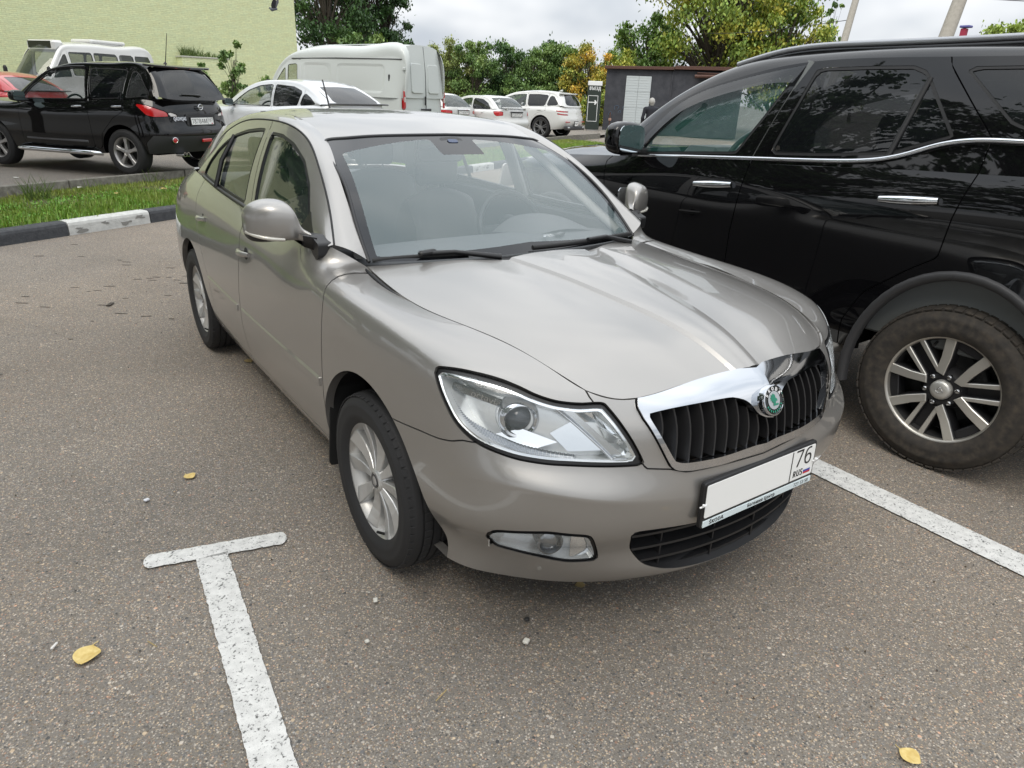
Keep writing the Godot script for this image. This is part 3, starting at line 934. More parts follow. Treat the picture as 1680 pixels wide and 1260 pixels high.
	for k in letters.length():
		var an := deg_to_rad(148 - k * 29)
		var dirv := bx.x * cos(an) + bx.y * sin(an)
		var upv := dirv
		var rt := bx.z.cross(upv) * -1.0
		rt = upv.cross(bx.z)
		text(bd, "letter", letters[k], 0.0105, mat(Color(0.8, 0.8, 0.8), 0.3), bc + bx.z * 0.0085 + dirv * 0.0335 - upv * 0.0, Basis(rt, upv, bx.z), true, 0.001)
	for k in 9:
		var an := deg_to_rad(208 + k * 15.5)
		var dirv := bx.x * cos(an) + bx.y * sin(an)
		bs = Soup.new()
		box(bs, bc + bx.z * 0.0085 + dirv * 0.0335, Vector3(0.0035, 0.006, 0.001), 0.0, Basis(dirv.cross(bx.z), dirv, bx.z))
		put(bs, "laurel_leaf", mat(Color(0.02, 0.25, 0.16), 0.3), bd)
	# ---- number plate in its holder
	var pl := node("number_plate", t, Vector3(0.9125, 0.467, 0))
	pl.rotation = Vector3(0, PI / 2, 0)
	pl.rotate_object_local(Vector3.RIGHT, -0.04)
	var ps := Soup.new()
	slab(ps, round_poly(rect2(-.266, -.030, .266, .117), 0.012), -.012, .002, Transform3D(), 0.003)
	put(ps, "holder", plastic, pl)
	ps = Soup.new()
	slab(ps, round_poly(rect2(-.258, -.027, .258, -.006), 0.003), 0.0, .0045, Transform3D(), 0.001)
	put(ps, "dealer_strip", mat(Color(0.62, 0.70, 0.72), 0.4), pl)
	ps = Soup.new()
	slab(ps, round_poly(rect2(-.26, -.001, .26, .112), 0.010), 0.0, .0035, Transform3D(), 0.0008)
	put(ps, "black_edge", plastic, pl)
	var white := mat(Color(0.80, 0.80, 0.78), 0.35)
	ps = Soup.new()
	slab(ps, round_poly(rect2(-.256, .003, .256, .108), 0.008), 0.0, .0046, Transform3D(), 0.0008)
	put(ps, "plate", white, pl)
	var ink := mat(Color(0.012, 0.012, 0.012), 0.5)
	ps = Soup.new()
	box(ps, Vector3(.138, .055, .0048), Vector3(.004, .104, .001))
	put(ps, "divider", ink, pl)
	text(pl, "region", "76", 0.058, ink, Vector3(.198, .076, .0048), Basis(), false, 0.001, 0.082)
	text(pl, "country", "RUS", 0.022, ink, Vector3(.178, .024, .0048), Basis(), true, 0.001, 0.048)
	var fy := [.029, .022, .015]; var fc := [Color(.75, .75, .75), Color(.02, .06, .35), Color(.5, .02, .02)]
	for k in 3:
		ps = Soup.new()
		box(ps, Vector3(.225, fy[k] + .002, .0049), Vector3(.036, .0069, .0008))
		put(ps, "flag_stripe", mat(fc[k], 0.5), pl)
	text(pl, "dealer_name", "ŠKODA", 0.012, ink, Vector3(-.200, -.0165, .0047), Basis(), true, 0.0006, 0.062)
	text(pl, "dealer_place", "Богемия Центр", 0.012, ink, Vector3(.005, -.0165, .0047), Basis(), true, 0.0006, 0.13)
	text(pl, "dealer_phone", "721 53 58", 0.012, ink, Vector3(.205, -.0165, .0047), Basis(), false, 0.0006, 0.075)
	for x in [-.268, .262]:
		ps = Soup.new()
		tube(ps, PackedVector3Array([Vector3(x - .014, .048, .006), Vector3(x, .053, .012), Vector3(x + .012, .05, .006)]), 0.0028, 6)
		box(ps, Vector3(x - .006, .056, .012), Vector3(.008, .007, .006), 0.001)
		put(ps, "cable_tie", mat(Color(.8, .8, .8), 0.5), pl)

# walls from the rim of one piece to the rim of a moved copy of it (same vertices)
func rim_to(s: Soup, u: Soup) -> Soup:
	var cnt := {}
	var B := s.v.size()
	for t in range(0, s.i.size(), 3):
		for e in 3:
			var a := s.i[t + e]; var b := s.i[t + (e + 1) % 3]
			var key := mini(a, b) * B + maxi(a, b)
			cnt[key] = [a, b] if not cnt.has(key) else null
	var o := Soup.new()
	for key in cnt:
		if cnt[key] == null: continue
		var a: int = cnt[key][0]; var b: int = cnt[key][1]
		if absf(s.v[a].z) < 1e-4 and absf(s.v[b].z) < 1e-4: continue
		var k := o.v.size()
		var w := (s.v[b] - s.v[a]).cross(s.n[a]).normalized()
		o.v.append_array([s.v[a], s.v[b], u.v[b], u.v[a]])
		o.n.append_array([-w, -w, -w, -w])
		o.i.append_array([k, k + 1, k + 2, k, k + 2, k + 3])
	return o

func mirror_shell() -> Soup:   # housing of the right door mirror: an egg cut flat at the back
	var rows := []
	# sections across from the outer end to the foot: z, centre x, centre y, half depth, half height
	var sec := [[1.014,-.735,1.075,.004,.012], [1.008,-.728,1.080,.046,.050], [.985,-.715,1.088,.068,.066], [.945,-.695,1.097,.078,.073], [.905,-.68,1.099,.078,.072], [.870,-.665,1.094,.068,.066], [.850,-.650,1.078,.050,.050], [.836,-.625,1.052,.034,.028], [.815,-.59,1.040,.028,.020]]
	for q in sec:
		var r := PackedVector3Array()
		for k in 17:
			var an := TAU * k / 16.0
			var cx := cos(an); var sy := sin(an)
			var e := 0.58
			var px: float = signf(cx) * pow(absf(cx), e) * q[3]
			var py: float = signf(sy) * pow(absf(sy), e) * q[4]
			if px < 0: px *= 0.45
			r.append(Vector3(q[1] + px, q[2] + py - 0.12 * px, q[0]))
		rows.append(r)
	return grid(tensor(rows, 2, 4), Vector3(-.64, 1.09, .93), false)

func hero_side(t: Node3D, body: Material, chrome: Material, clear: Material, dark: Material, plastic: Material, rubber: Material, sail: Soup) -> void:
	var sh := mirror_shell()
	var f := PackedFloat32Array(); f.resize(sh.v.size())
	for k in f.size(): f[k] = sh.v[k].y - (1.034 + 0.012 * (sh.v[k].z - 0.9) / 0.1) + 1e-6
	var a := cut(sh, f)
	var low: Soup = a[0]; var cap: Soup = a[1]
	for sg in [1.0, -1.0]:
		var M := func(x: Soup) -> Soup: return x if sg > 0 else mirrored(x)
		var h := node("door_mirror", t)
		put(M.call(cap), "cap", body, h)
		put(M.call(push(low, -0.002)), "lower_shell", plastic, h)
		var ind := Soup.new()
		tube(ind, spl(PackedVector3Array([Vector3(-.612, 1.035, .90), Vector3(-.622, 1.040, .95), Vector3(-.655, 1.047, .99), Vector3(-.705, 1.055, 1.010)]), 6), PackedFloat32Array(range(19).map(func(k): return 0.007)), 6)
		put(M.call(ind), "indicator", mat(Color(.6, .58, .52), 0.1, 0.3), h)
		var foot := Soup.new()
		slab(foot, round_poly(V2([-.485,1.035, -.490,.985, -.53,.968, -.63,.998, -.66,1.045, -.56,1.055]), 0.012), .770, .822, Transform3D(), 0.006)
		var arm := tensor([V3([-.525,1.050,.81, -.525,1.00,.81, -.63,1.00,.81, -.63,1.052,.81, -.525,1.05,.81]), V3([-.56,1.055,.85, -.56,1.015,.85, -.665,1.02,.85, -.665,1.06,.85, -.56,1.055,.85])], 1, 3)
		foot = join([foot, grid(arm, Vector3(-.56, 1.03, .83), false)])
		put(M.call(foot), "foot", plastic, h)
		put(M.call(sail), "sail", plastic, h)
		var gl := Soup.new()
		slab(gl, round_poly(rect2(-.08, -.055, .08, .055), 0.03), 0, .004, Transform3D(Basis(Vector3(0, 0, 1), Vector3(0, 1, 0), Vector3(-1, 0, 0)), Vector3(-.728, 1.09, .93)))
		put(M.call(gl), "mirror_glass", mat(Color(.7, .72, .74), 0.03, 1.0), h)
		# door handles
		for q in [[-1.335, .848, .862], [-2.195, .872, .852]]:
			var hd := node("door_handle", t)
			var dish := Soup.new()
			lathe(dish, Vector3(q[0] + .02, q[1] - .004, q[2] + .004), Vector3(0, 0.1, 1), V2([-.002,.028, .003,.027, .0032,.0005]), 24)
			var hb := Soup.new()
			var pts := PackedVector3Array()
			var rr := PackedFloat32Array()
			for k in 13:
				var u := k / 12.0
				pts.append(Vector3(q[0] - .09 + .18 * u, q[1] - .004 + .012 * (u - 0.5), q[2] + .012 + .016 * sin(PI * u)))
				rr.append(0.0135 * (0.75 + 0.25 * sin(PI * u)))
			tube(hb, pts, rr, 10)
			put(M.call(hb), "grip", body, hd)
			put(M.call(dish), "recess", dark, hd)
		# rubbing strips
		for q in [[-.385, -1.425], [-1.50, -2.10]]:
			var ms := Soup.new()
			var n := 12
			for k in n:
				var x0: float = lerpf(q[0], q[1], float(k) / n); var x1: float = lerpf(q[0], q[1], float(k + 1) / n)
				var yb := func(x: float) -> float: return 0.543 + 0.012 * (x + 1.2) * (x + 1.2)
				for e in [[0.020, 0.0, 0.012, 0.008], [0.012, 0.008, -0.012, 0.008], [-0.012, 0.008, -0.020, 0.0]]:
					quad(ms, Vector3(x0, yb.call(x0) + e[0], .8835 + e[1]), Vector3(x1, yb.call(x1) + e[0], .8835 + e[1]), Vector3(x1, yb.call(x1) + e[2], .8835 + e[3]), Vector3(x0, yb.call(x0) + e[2], .8835 + e[3]), Vector3(0, e[1] * -60 + e[3] * 60 if e[0] > 0 and e[2] > 0 else 0.0, 1).normalized())
			box(ms, Vector3(q[0], 0.543 + 0.012 * (q[0] + 1.2) * (q[0] + 1.2), .885), Vector3(.006, .034, .014), 0.004)
			put(M.call(ms), "rubbing_strip", body, t)
		# mud flaps
		for q in [[-.372, .845, .36], [-2.955, .82, .36]]:
			var fl := Soup.new()
			slab(fl, round_poly(V2([-.085,-.19, .085,-.19, .075,.16, -.06,.20]), 0.02), -.006, .006, Transform3D(Basis(Vector3(0, 0, 1), Vector3(0.10, 1, 0).normalized(), Vector3(-1, 0.10, 0).normalized()), Vector3(q[0], q[2] + .02, q[1] - .06)), 0.003)
			put(M.call(fl), "mud_flap", rubber, t)
		# rear lamps
		var rl := Soup.new()
		slab(rl, round_poly(rect2(-.11, -.09, .11, .09), 0.03), 0, .02, Transform3D(Basis(Vector3(0.64, 0, 0.77), Vector3(0, 1, 0), Vector3(-0.77, 0, 0.64)), Vector3(-3.40, .80, .665)), 0.006)
		put(M.call(rl), "rear_lamp", mat(Color(.4, .01, .01), 0.1), t)
		# wheels
		hero_wheel(t, Vector3(0, .312, .77 * sg), sg)
		hero_wheel(t, Vector3(-2.578, .312, .762 * sg), sg)
	# wipers
	var w := Soup.new()
	var wp := Soup.new()
	var blade := PackedVector3Array([Vector3(-.410, .972, .650), Vector3(-.375, .980, .54), Vector3(-.335, .985, .42), Vector3(-.30, .989, .30)])
	var bl := spl(blade, 6)
	for k in bl.size(): bl[k] += Vector3(.004, .004, 0)
	tube(w, bl, 0.0085, 6)
	for k in bl.size(): bl[k] += Vector3(.008, .012, 0)
	tube(wp, PackedVector3Array([bl[9], bl[12], bl[15], Vector3(-.225, .985, .20)]), PackedFloat32Array([0.008, 0.009, 0.008, 0.012]), 8)
	box(wp, bl[10] + Vector3(.003, .004, 0), Vector3(.026, .018, .08), 0.006, Basis(Vector3.UP, 0.2))
	var wn := node("windscreen_wiper", t)
	put(w, "blade", rubber, wn); put(wp, "arm", plastic, wn)
	w = Soup.new(); wp = Soup.new()
	bl = spl(PackedVector3Array([Vector3(-.40, .985, -.62), Vector3(-.335, .993, -.40), Vector3(-.29, .995, -.15), Vector3(-.29, .995, .02)]), 6)
	for k in bl.size(): bl[k] += Vector3(.02, .002, 0)
	tube(w, bl, 0.010, 6)
	for k in bl.size(): bl[k] += Vector3(.01, .008, 0)
	tube(wp, PackedVector3Array([bl[9], bl[6], Vector3(-.30, .97, -.55)]), 0.010, 6)
	wn = node("windscreen_wiper", t)
	put(w, "blade", rubber, wn); put(wp, "arm", plastic, wn)
	var cowl := grid(tensor([V3([-.21,.972,0, -.25,.962,.33, -.34,.95,.52, -.42,.94,.66]), V3([-.30,.965,0, -.33,.962,.33, -.39,.957,.52, -.45,.95,.66])], 6, 2), Vector3(-.3, 0, 0))
	put(both(cowl), "cowl", plastic, t)

var wheel_sets := {}
func tyre(s: Soup, c: Vector3, R: float, rr: float, w: float, sg: float, groove := true) -> void:
	var h := w * 0.5
	var p := [[-h * 0.80, rr], [-h * 0.98, rr + (R - rr) * 0.30], [-h * 1.04, rr + (R - rr) * 0.55], [-h * 0.98, rr + (R - rr) * 0.80], [-h * 0.84, R - 0.006], [-h * 0.74, R - 0.001]]
	if groove:
		for g in [-0.45, -0.12, 0.2, 0.52]:
			p.append_array([[h * (g - 0.05), R], [h * (g - 0.035), R - 0.007], [h * (g + 0.035), R - 0.007], [h * (g + 0.05), R]])
	p.append_array([[h * 0.74, R - 0.001], [h * 0.84, R - 0.006], [h * 0.98, rr + (R - rr) * 0.80], [h * 1.015, rr + (R - rr) * 0.68], [h * 1.035, rr + (R - rr) * 0.665], [h * 1.045, rr + (R - rr) * 0.55], [h * 1.02, rr + (R - rr) * 0.36], [h * 1.035, rr + (R - rr) * 0.30], [h * 1.0, rr + (R - rr) * 0.16], [h * 0.93, rr + 0.004], [h * 0.86, rr - 0.006]])
	var q := PackedVector2Array()
	for e in p: q.append(Vector2(e[0], e[1]))
	lathe(s, c, Vector3(0, 0, sg), q, 72, 0.6)

# tread blocks: short cross grooves drawn as small dark-edged bars on the shoulder
func tread(s: Soup, c: Vector3, R: float, w: float, sg: float, n: int, dep := 0.004) -> void:
	for k in n:
		var an := TAU * k / n
		for e in [[0.80, 0.34, 0.10], [-0.80, 0.34, -0.10], [0.36, 0.26, 0.16], [-0.30, 0.26, 0.16]]:
			var dirv := Vector3(cos(an + e[2] * 0.3), sin(an + e[2] * 0.3), 0)
			var tg := Vector3(-dirv.y, dirv.x, 0)
			var half: float = w * 0.5
			var cz: float = e[0] * half * sg
			var tilt := 0.55 if e[0] > 0.7 else -0.55 if e[0] < -0.7 else 0.0
			var ax := (Vector3(0, 0, sg) - dirv * tilt * 0.45).normalized()
			var nn := (dirv + Vector3(0, 0, sg) * tilt * 0.45).normalized()
			box(s, c + dirv * (R - (0.007 if tilt != 0.0 else 0.001)) + Vector3(0, 0, cz), Vector3(TAU * R / n * 0.78, dep, e[1] * half), 0.0012, Basis(tg, nn, ax))

func hero_wheel(t: Node3D, c: Vector3, sg: float) -> void:
	var h := node("wheel", t, c)
	if not wheel_sets.has("hero"):
		var s := Soup.new()
		tyre(s, Vector3.ZERO, .312, .212, .205, 1.0)
		tread(s, Vector3.ZERO, .3125, .205, 1.0, 60)
		var tm := mesh_of(s)
		var r := Soup.new()
		lathe(r, Vector3.ZERO, Vector3(0, 0, 1), V2([-.09,.205, -.06,.19, .0,.186, .02,.188, .06,.196, .078,.205, .088,.2135, .095,.2175, .0975,.2205, .0955,.223, .088,.223]), 64, 0.8)
		var rm := mesh_of(r)
		var disc := Soup.new()
		lathe(disc, Vector3(0, 0, -.0), Vector3(0, 0, 1), V2([-.02,.05, .0,.06, .0,.14, -.012,.14]), 40, 0.9)
		box(disc, Vector3(-.10, .06, 0.01), Vector3(.07, .12, .06), 0.01, Basis(Vector3(0, 0, 1), 0.5))
		var dm := mesh_of(disc)
		var drum := Soup.new()
		lathe(drum, Vector3.ZERO, Vector3(0, 0, 1), V2([-.03,.187, -.03,.0005]), 40)
		var blades := []
		for k in 10:
			# broad at the rim, narrow at the hub; each turns about its own length, alternately
			var b := Soup.new()
			var an := TAU * (k / 10.0) + 0.1
			var d := Vector3(cos(an), sin(an), 0); var tg := Vector3(-sin(an), cos(an), 0)
			var tw := 0.16 if k % 2 == 0 else -0.14
			var skew := 0.0
			var rows := []
			for j in 6:
				var u := j / 5.0
				var rad := lerpf(.034, .207, u)
				var wd := lerpf(.012, .034, pow(u, 1.05))
				var z := lerpf(.074, .082, u) - .012 * sin(PI * u)
				var q := PackedVector3Array()
				var ctr := d * rad + tg * (skew * sin(u * PI * 0.5) * (1.0 if k % 2 == 0 else -1.0)) + Vector3(0, 0, z)
				q.append(ctr - tg * wd + Vector3(0, 0, -.034 - wd * tw))
				q.append(ctr - tg * wd * 0.96 + Vector3(0, 0, -.003 - wd * tw))
				q.append(ctr - tg * wd * 0.86 + Vector3(0, 0, -wd * tw))
				q.append(ctr + tg * wd * 0.86 + Vector3(0, 0, wd * tw))
				q.append(ctr + tg * wd * 0.96 + Vector3(0, 0, -.003 + wd * tw))
				q.append(ctr + tg * wd + Vector3(0, 0, -.034 + wd * tw))
				rows.append(q)
			for j in 5:
				for m in 5:
					var p0: Vector3 = rows[j][m]; var p1: Vector3 = rows[j][m + 1]; var p2: Vector3 = rows[j + 1][m + 1]; var p3: Vector3 = rows[j + 1][m]
					var n := (p1 - p0).cross(p3 - p0).normalized()
					if n.dot(Vector3(0, 0, 1)) < -0.2 or (absf(n.z) < 0.2 and n.dot(tg) * (-1 if m < 2 else 1) < 0): n = -n
					quad(b, p0, p1, p2, p3, n)
			blades.append(mesh_of(b))
		var hub := Soup.new()
		lathe(hub, Vector3.ZERO, Vector3(0, 0, 1), V2([.02,.055, .060,.050, .076,.040, .080,.034, .080,.030, .077,.029, .081,.020, .082,.0005]), 36, 0.75)
		var capm := Soup.new()
		lathe(capm, Vector3(0, 0, .0815), Vector3(0, 0, 1), V2([0,.026, .0008,.0245, .0009,.018]), 32)
		var vs := Soup.new()
		tube(vs, PackedVector3Array([Vector3(.045, -.195, .07), Vector3(.043, -.178, .098)]), 0.005, 8)
		wheel_sets.hero = [tm, rm, dm, mesh_of(drum), blades, mesh_of(hub), mesh_of(capm), mesh_of(vs)]
		wheel_sets.heromat = [mat(Color(0.016, 0.016, 0.017), 0.72), mat(Color(0.46, 0.45, 0.43), 0.36, 0.5), mat(Color(.10, .09, .085), 0.5, 0.6), mat(Color(.01, .01, .01), 0.8), mat(Color(0.60, 0.60, 0.59), 0.28, 0.62), mat(Color(.05, .05, .055), 0.2, 0.3)]
	var W: Array = wheel_sets.hero; var K: Array = wheel_sets.heromat
	if sg < 0: h.rotation.y = PI
	put_mesh(W[0], "tyre", K[0], h); put_mesh(W[1], "rim", K[1], h); put_mesh(W[2], "brake_disc", K[2], h); put_mesh(W[3], "backing", K[3], h)
	for b in W[4]: put_mesh(b, "spoke", K[4], h)
	put_mesh(W[5], "hub", K[4], h); put_mesh(W[6], "hub_badge", K[5], h); put_mesh(W[7], "valve", K[3], h)

func seat(t: Node3D, c: Vector3, m: Material, wide: float) -> void:
	var h := node("seat", t, c)
	var s := Soup.new()
	var rows := []
	for q in [[-.02, .0], [.0, .10], [.30, .13], [.50, .12], [.55, .04]]:
		var r := PackedVector3Array()
		for z in [-1.0, -0.85, -0.5, 0.0, 0.5, 0.85, 1.0]:
			r.append(Vector3(q[0], q[1] + (0.05 * z * z if q[1] > 0.05 else 0.0) - (0.08 if absf(z) == 1.0 else 0.0), z * wide))
		rows.append(r)
	put(grid(tensor(rows, 4, 4), Vector3(.2, -.2, 0), false), "cushion", m, h)
	rows = []
	for q in [[.10, .05], [.06, .25], [.0, .45], [-.06, .60], [-.10, .66], [-.16, .64], [-.20, .30], [-.16, .0]]:
		var r := PackedVector3Array()
		for z in [-1.0, -0.85, -0.5, 0.0, 0.5, 0.85, 1.0]:
			var wz: float = wide * (1.0 if q[1] < 0.4 else 0.86)
			r.append(Vector3(q[0] + (0.05 * z * z if q[0] > -0.08 else 0.0) - (0.05 if absf(z) == 1.0 and q[0] > -0.08 else 0.0), q[1] - (0.06 * z * z if q[1] > 0.55 else 0.0), z * wz))
		rows.append(r)
	put(grid(tensor(rows, 4, 4), Vector3(-.05, .3, 0), false), "backrest", m, h)
	rows = []
	for k in 9:
		var an := TAU * k / 8.0
		var r := PackedVector3Array()
		for z in [-1.0, -0.9, -0.5, 0.0, 0.5, 0.9, 1.0]:
			var e := 0.35 if absf(z) == 1.0 else 1.0
			r.append(Vector3(-.15 + cos(an) * .045 * e, .76 + sin(an) * .085 * e, z * .13))
		rows.append(r)
	put(grid(tensor(rows, 4, 3), Vector3(-.15, .76, 0), false), "headrest", m, h)
	s = Soup.new()
	for z in [-.06, .06]: tube(s, PackedVector3Array([Vector3(-.15, .62, z), Vector3(-.15, .74, z)]), 0.007, 6)
	put(s, "headrest_post", mat(Color(.5, .5, .5), .2, 1.0), h)

func steering_wheel(t: Node3D, c: Vector3, R: float, m: Material, tilt: float) -> void:
	var h := node("steering_wheel", t, c)
	h.rotation.z = tilt
	var s := Soup.new()
	var pts := PackedVector3Array()
	for k in 41: pts.append(Vector3(0, cos(TAU * k / 40) * R, sin(TAU * k / 40) * R))
	tube(s, pts, 0.016, 10, false)
	put(s, "rim", m, h)
	s = Soup.new()
	lathe(s, Vector3.ZERO, Vector3(-1, 0, 0), V2([-.04,.05, .01,.075, .025,.06, .03,.0005]), 24)
	for an in [0.0, PI, -PI / 2]:
		box(s, Vector3(0.0, sin(an) * R * 0.55, cos(an) * R * 0.55), Vector3(.02, .05, R * 0.9), 0.006, Basis(Vector3(1, 0, 0), -an))
	put(s, "spokes", m, h)

func hero_cabin(t: Node3D, plastic: Material) -> void:
	var cloth := mat(Color(0.16, 0.155, 0.15), 0.9)
	var grey := mat(Color(0.085, 0.09, 0.095), 0.75)
	var pale := mat(Color(0.42, 0.42, 0.40), 0.9)
	for z in [.37, -.37]: seat(t, Vector3(-1.62, .38, z), cloth, .25)
	for z in [.34, -.34]: seat(t, Vector3(-2.42, .42, z), cloth, .30)
	# dashboard with the instrument hood on the left
	var d := grid(tensor([V3([-.30,.93,0, -.32,.93,.3, -.40,.93,.6, -.46,.93,.72]), V3([-.48,.975,0, -.48,.975,.3, -.52,.97,.6, -.56,.96,.74]), V3([-.68,.975,0, -.68,.972,.3, -.68,.965,.6, -.68,.955,.745]), V3([-.80,.93,0, -.80,.93,.3, -.79,.925,.6, -.78,.92,.75]), V3([-.84,.75,0, -.84,.74,.3, -.83,.73,.6, -.82,.72,.76]), V3([-.72,.50,0, -.72,.5,.3, -.72,.5,.6, -.72,.5,.76])], 6, 5), Vector3(-.5, .6, 0))
	put(both(d), "dashboard", grey, t)
	var hood := grid(tensor([V3([-.56,.965,-.60, -.56,.985,-.50, -.56,.995,-.38, -.56,.985,-.26, -.56,.965,-.16]), V3([-.72,.965,-.60, -.72,1.015,-.50, -.72,1.03,-.38, -.72,1.015,-.26, -.72,.965,-.16]), V3([-.84,.95,-.60, -.84,1.01,-.50, -.84,1.025,-.38, -.84,1.01,-.26, -.84,.95,-.16])], 5, 4), Vector3(-.7, .9, -.38), false)
	put(hood, "instrument_hood", grey, t)
	steering_wheel(t, Vector3(-.98, .93, -.37), .185, plastic, 0.42)
	var lin := grid(tensor([V3([-1.06,1.355,0, -1.10,1.345,.4, -1.14,1.325,.53]), V3([-1.6,1.415,0, -1.6,1.405,.4, -1.6,1.37,.55]), V3([-2.3,1.385,0, -2.3,1.375,.4, -2.3,1.32,.56]), V3([-2.8,1.29,0, -2.8,1.28,.4, -2.7,1.22,.57])], 5, 5), Vector3(-1.6, 2.5, 0))
	put(both(lin), "headlining", pale, t)
	# inner pillars and door linings
	var tr := Soup.new()
	tube(tr, spl(V3([-.50,.98,.66, -.70,1.085,.625, -.92,1.21,.585, -1.12,1.32,.545]), 6), 0.022, 8)
	box(tr, Vector3(-1.44, 1.17, .70), Vector3(.09, .34, .03), 0.01, Basis(Vector3(1, 0, 0), -0.42))
	tube(tr, spl(V3([-2.68,1.03,.68, -2.62,1.18,.63, -2.50,1.30,.585]), 6), 0.045, 8)
	pair(tr, "pillar_trim", pale, t)
	var lining := Soup.new()
	box(lining, Vector3(-1.0, .66, .765), Vector3(1.0, .66, .03), 0.01)
	box(lining, Vector3(-1.95, .68, .765), Vector3(.95, .66, .03), 0.01)
	pair(lining, "door_lining", grey, t)
	var sh := Soup.new()
	box(sh, Vector3(-2.95, .98, 0), Vector3(.62, .03, 1.2), 0.01)
	box(sh, Vector3(-2.66, .70, 0), Vector3(.06, .60, 1.3), 0.02)
	put(sh, "parcel_shelf", grey, t)
	# mirror base with its sensor, rear-view mirror
	var m := node("inner_mirror", t)
	var s := Soup.new()
	slab(s, cr2(V2([-.05,-.03, .05,-.03, .062,.0, .045,.035, -.045,.035, -.062,.0]), 3), -.012, .0, Transform3D(Basis(Vector3(0, 0, -1), Vector3(-.86, .5, 0), Vector3(.5, .86, 0)), Vector3(-.945, 1.352, 0)), 0.004)
	put(s, "sensor_box", plastic, m)
	s = Soup.new()
	slab(s, cr2(V2([-.02,-.012, .02,-.012, .025,.0, .02,.012, -.02,.012, -.025,.0]), 3), .0, .003, Transform3D(Basis(Vector3(0, 0, -1), Vector3(-.86, .5, 0), Vector3(.5, .86, 0)), Vector3(-.943, 1.354, 0)), 0.001)
	put(s, "sensor_window", mat(Color(.04, .06, .12), .05), m)
	s = Soup.new()
	slab(s, round_poly(rect2(-.12, -.032, .12, .032), .03), -.02, .012, Transform3D(Basis(Vector3(0, 0, -1), Vector3(-.2, .98, 0), Vector3(.98, .2, 0)), Vector3(-1.06, 1.285, 0)), 0.006)
	put(s, "mirror_housing", plastic, m)
	# keys left on the dashboard
	var key := node("keys", t)
	s = Soup.new()
	box(s, Vector3(-.50, .988, -.30), Vector3(.03, .012, .07), 0.005, Basis(Vector3.UP, 0.5))
	put(s, "key_fob", mat(Color(.01, .01, .01), .3), key)
	s = Soup.new()
	var rp := PackedVector3Array()
	for k in 17: rp.append(Vector3(-.49 + .022 * cos(TAU * k / 16), .989, -.235 + .022 * sin(TAU * k / 16)))
	tube(s, rp, .002, 5, false)
	box(s, Vector3(-.48, .990, -.20), Vector3(.012, .004, .05), 0.001, Basis(Vector3.UP, 0.9))
	put(s, "key_ring", mat(Color(.7, .7, .7), .15, 1.0), key)

func struct_soup(s: Soup) -> Soup: return s

# ---------------------------------------------------------------- the other vehicles (x forward from the rear axle, y up, z to the right)
func lerp_list(a: Array, u: float) -> float:
	var k := clampi(int(floor(u)), 0, a.size() - 2)
	return lerpf(a[k], a[k + 1], u - k)

func auto_rows(P: Dictionary) -> Array:
	var w: float = P.w; var xf: float = P.xf; var xr: float = P.xr; var xa: float = P.wb; var xc: float = P.xc
	var sx := [xf, xf - 0.03, xf - 0.12, xf - 0.30, xa + 0.42, xa, xc, xa * 0.33, 0.0, xr + 0.36, xr + 0.13, xr + 0.03, xr]
	var sz := [0.0, 0.38, 0.68, 0.88, 0.955, 0.985, 1.0, 1.0, 0.995, 0.95, 0.80, 0.42, 0.0]
	if P.has("sz"): sz = P.sz
	var sw := [1.0, 1.0, 0.9, 0.7, 0.3, 0, 0, 0, 0, 0.6, 0.9, 1.0, 1.0]
	var su := [0.0, 0.0, 0.1, 0.45, 0.8, 1.0, 1.6, 2.3, 3.0, 3.5, 3.9, 4.0, 4.0]
	var out := []
	for r in P.rows:
		var q := PackedVector3Array()
		for k in 13:
			q.append(Vector3(sx[k] + (r[2] if k < 6 else r[3]) * sw[k], lerp_list(r[0], su[k]), sz[k] * w * r[1]))
		out.append(q)
	var top := PackedVector3Array()
	for k in 13:
		top.append(Vector3(sx[k] + (P.top_dx[0] if k < 6 else P.top_dx[1]) * sw[k], P.top_y[k], sz[k] * w * P.top_z[k]))
	out.append(top)
	return out

func arch_f(s: Soup, x: float, y: float, rx: float, ry: float) -> PackedFloat32Array:
	var f := PackedFloat32Array(); f.resize(s.v.size())
	for k in f.size():
		var p := s.v[k]
		f[k] = (Vector2((p.x - x) / rx, (p.y - y) / ry).length() - 1.0) * rx if p.z > 0.3 else 1.0
		if f[k] == 0.0: f[k] = 1e-6
	return f

func auto_arch(s: Soup, x: float, y: float, rx: float, ry: float, lip: Soup, liner: Soup, deep := 0.42) -> Array:
	var a := cut(s, arch_f(s, x, y, rx, ry))
	s = a[1]
	var f := arch_f(s, x, y, rx, ry)
	var found := []
	for k in s.v.size():
		if absf(f[k]) < 0.0012: found.append(s.v[k])
	found.sort_custom(func(p, q): return atan2(p.y - y + 0.1, p.x - x) < atan2(q.y - y + 0.1, q.x - x))
	var e := PackedVector3Array()
	for p in found:
		if e.is_empty() or e[e.size() - 1].distance_to(p) > 0.006: e.append(p)
	var kept := PackedVector3Array()
	for p in e: kept.append(p)
	arch_parts(kept, x, y, rx, deep, lip, liner)
	return [s, kept]

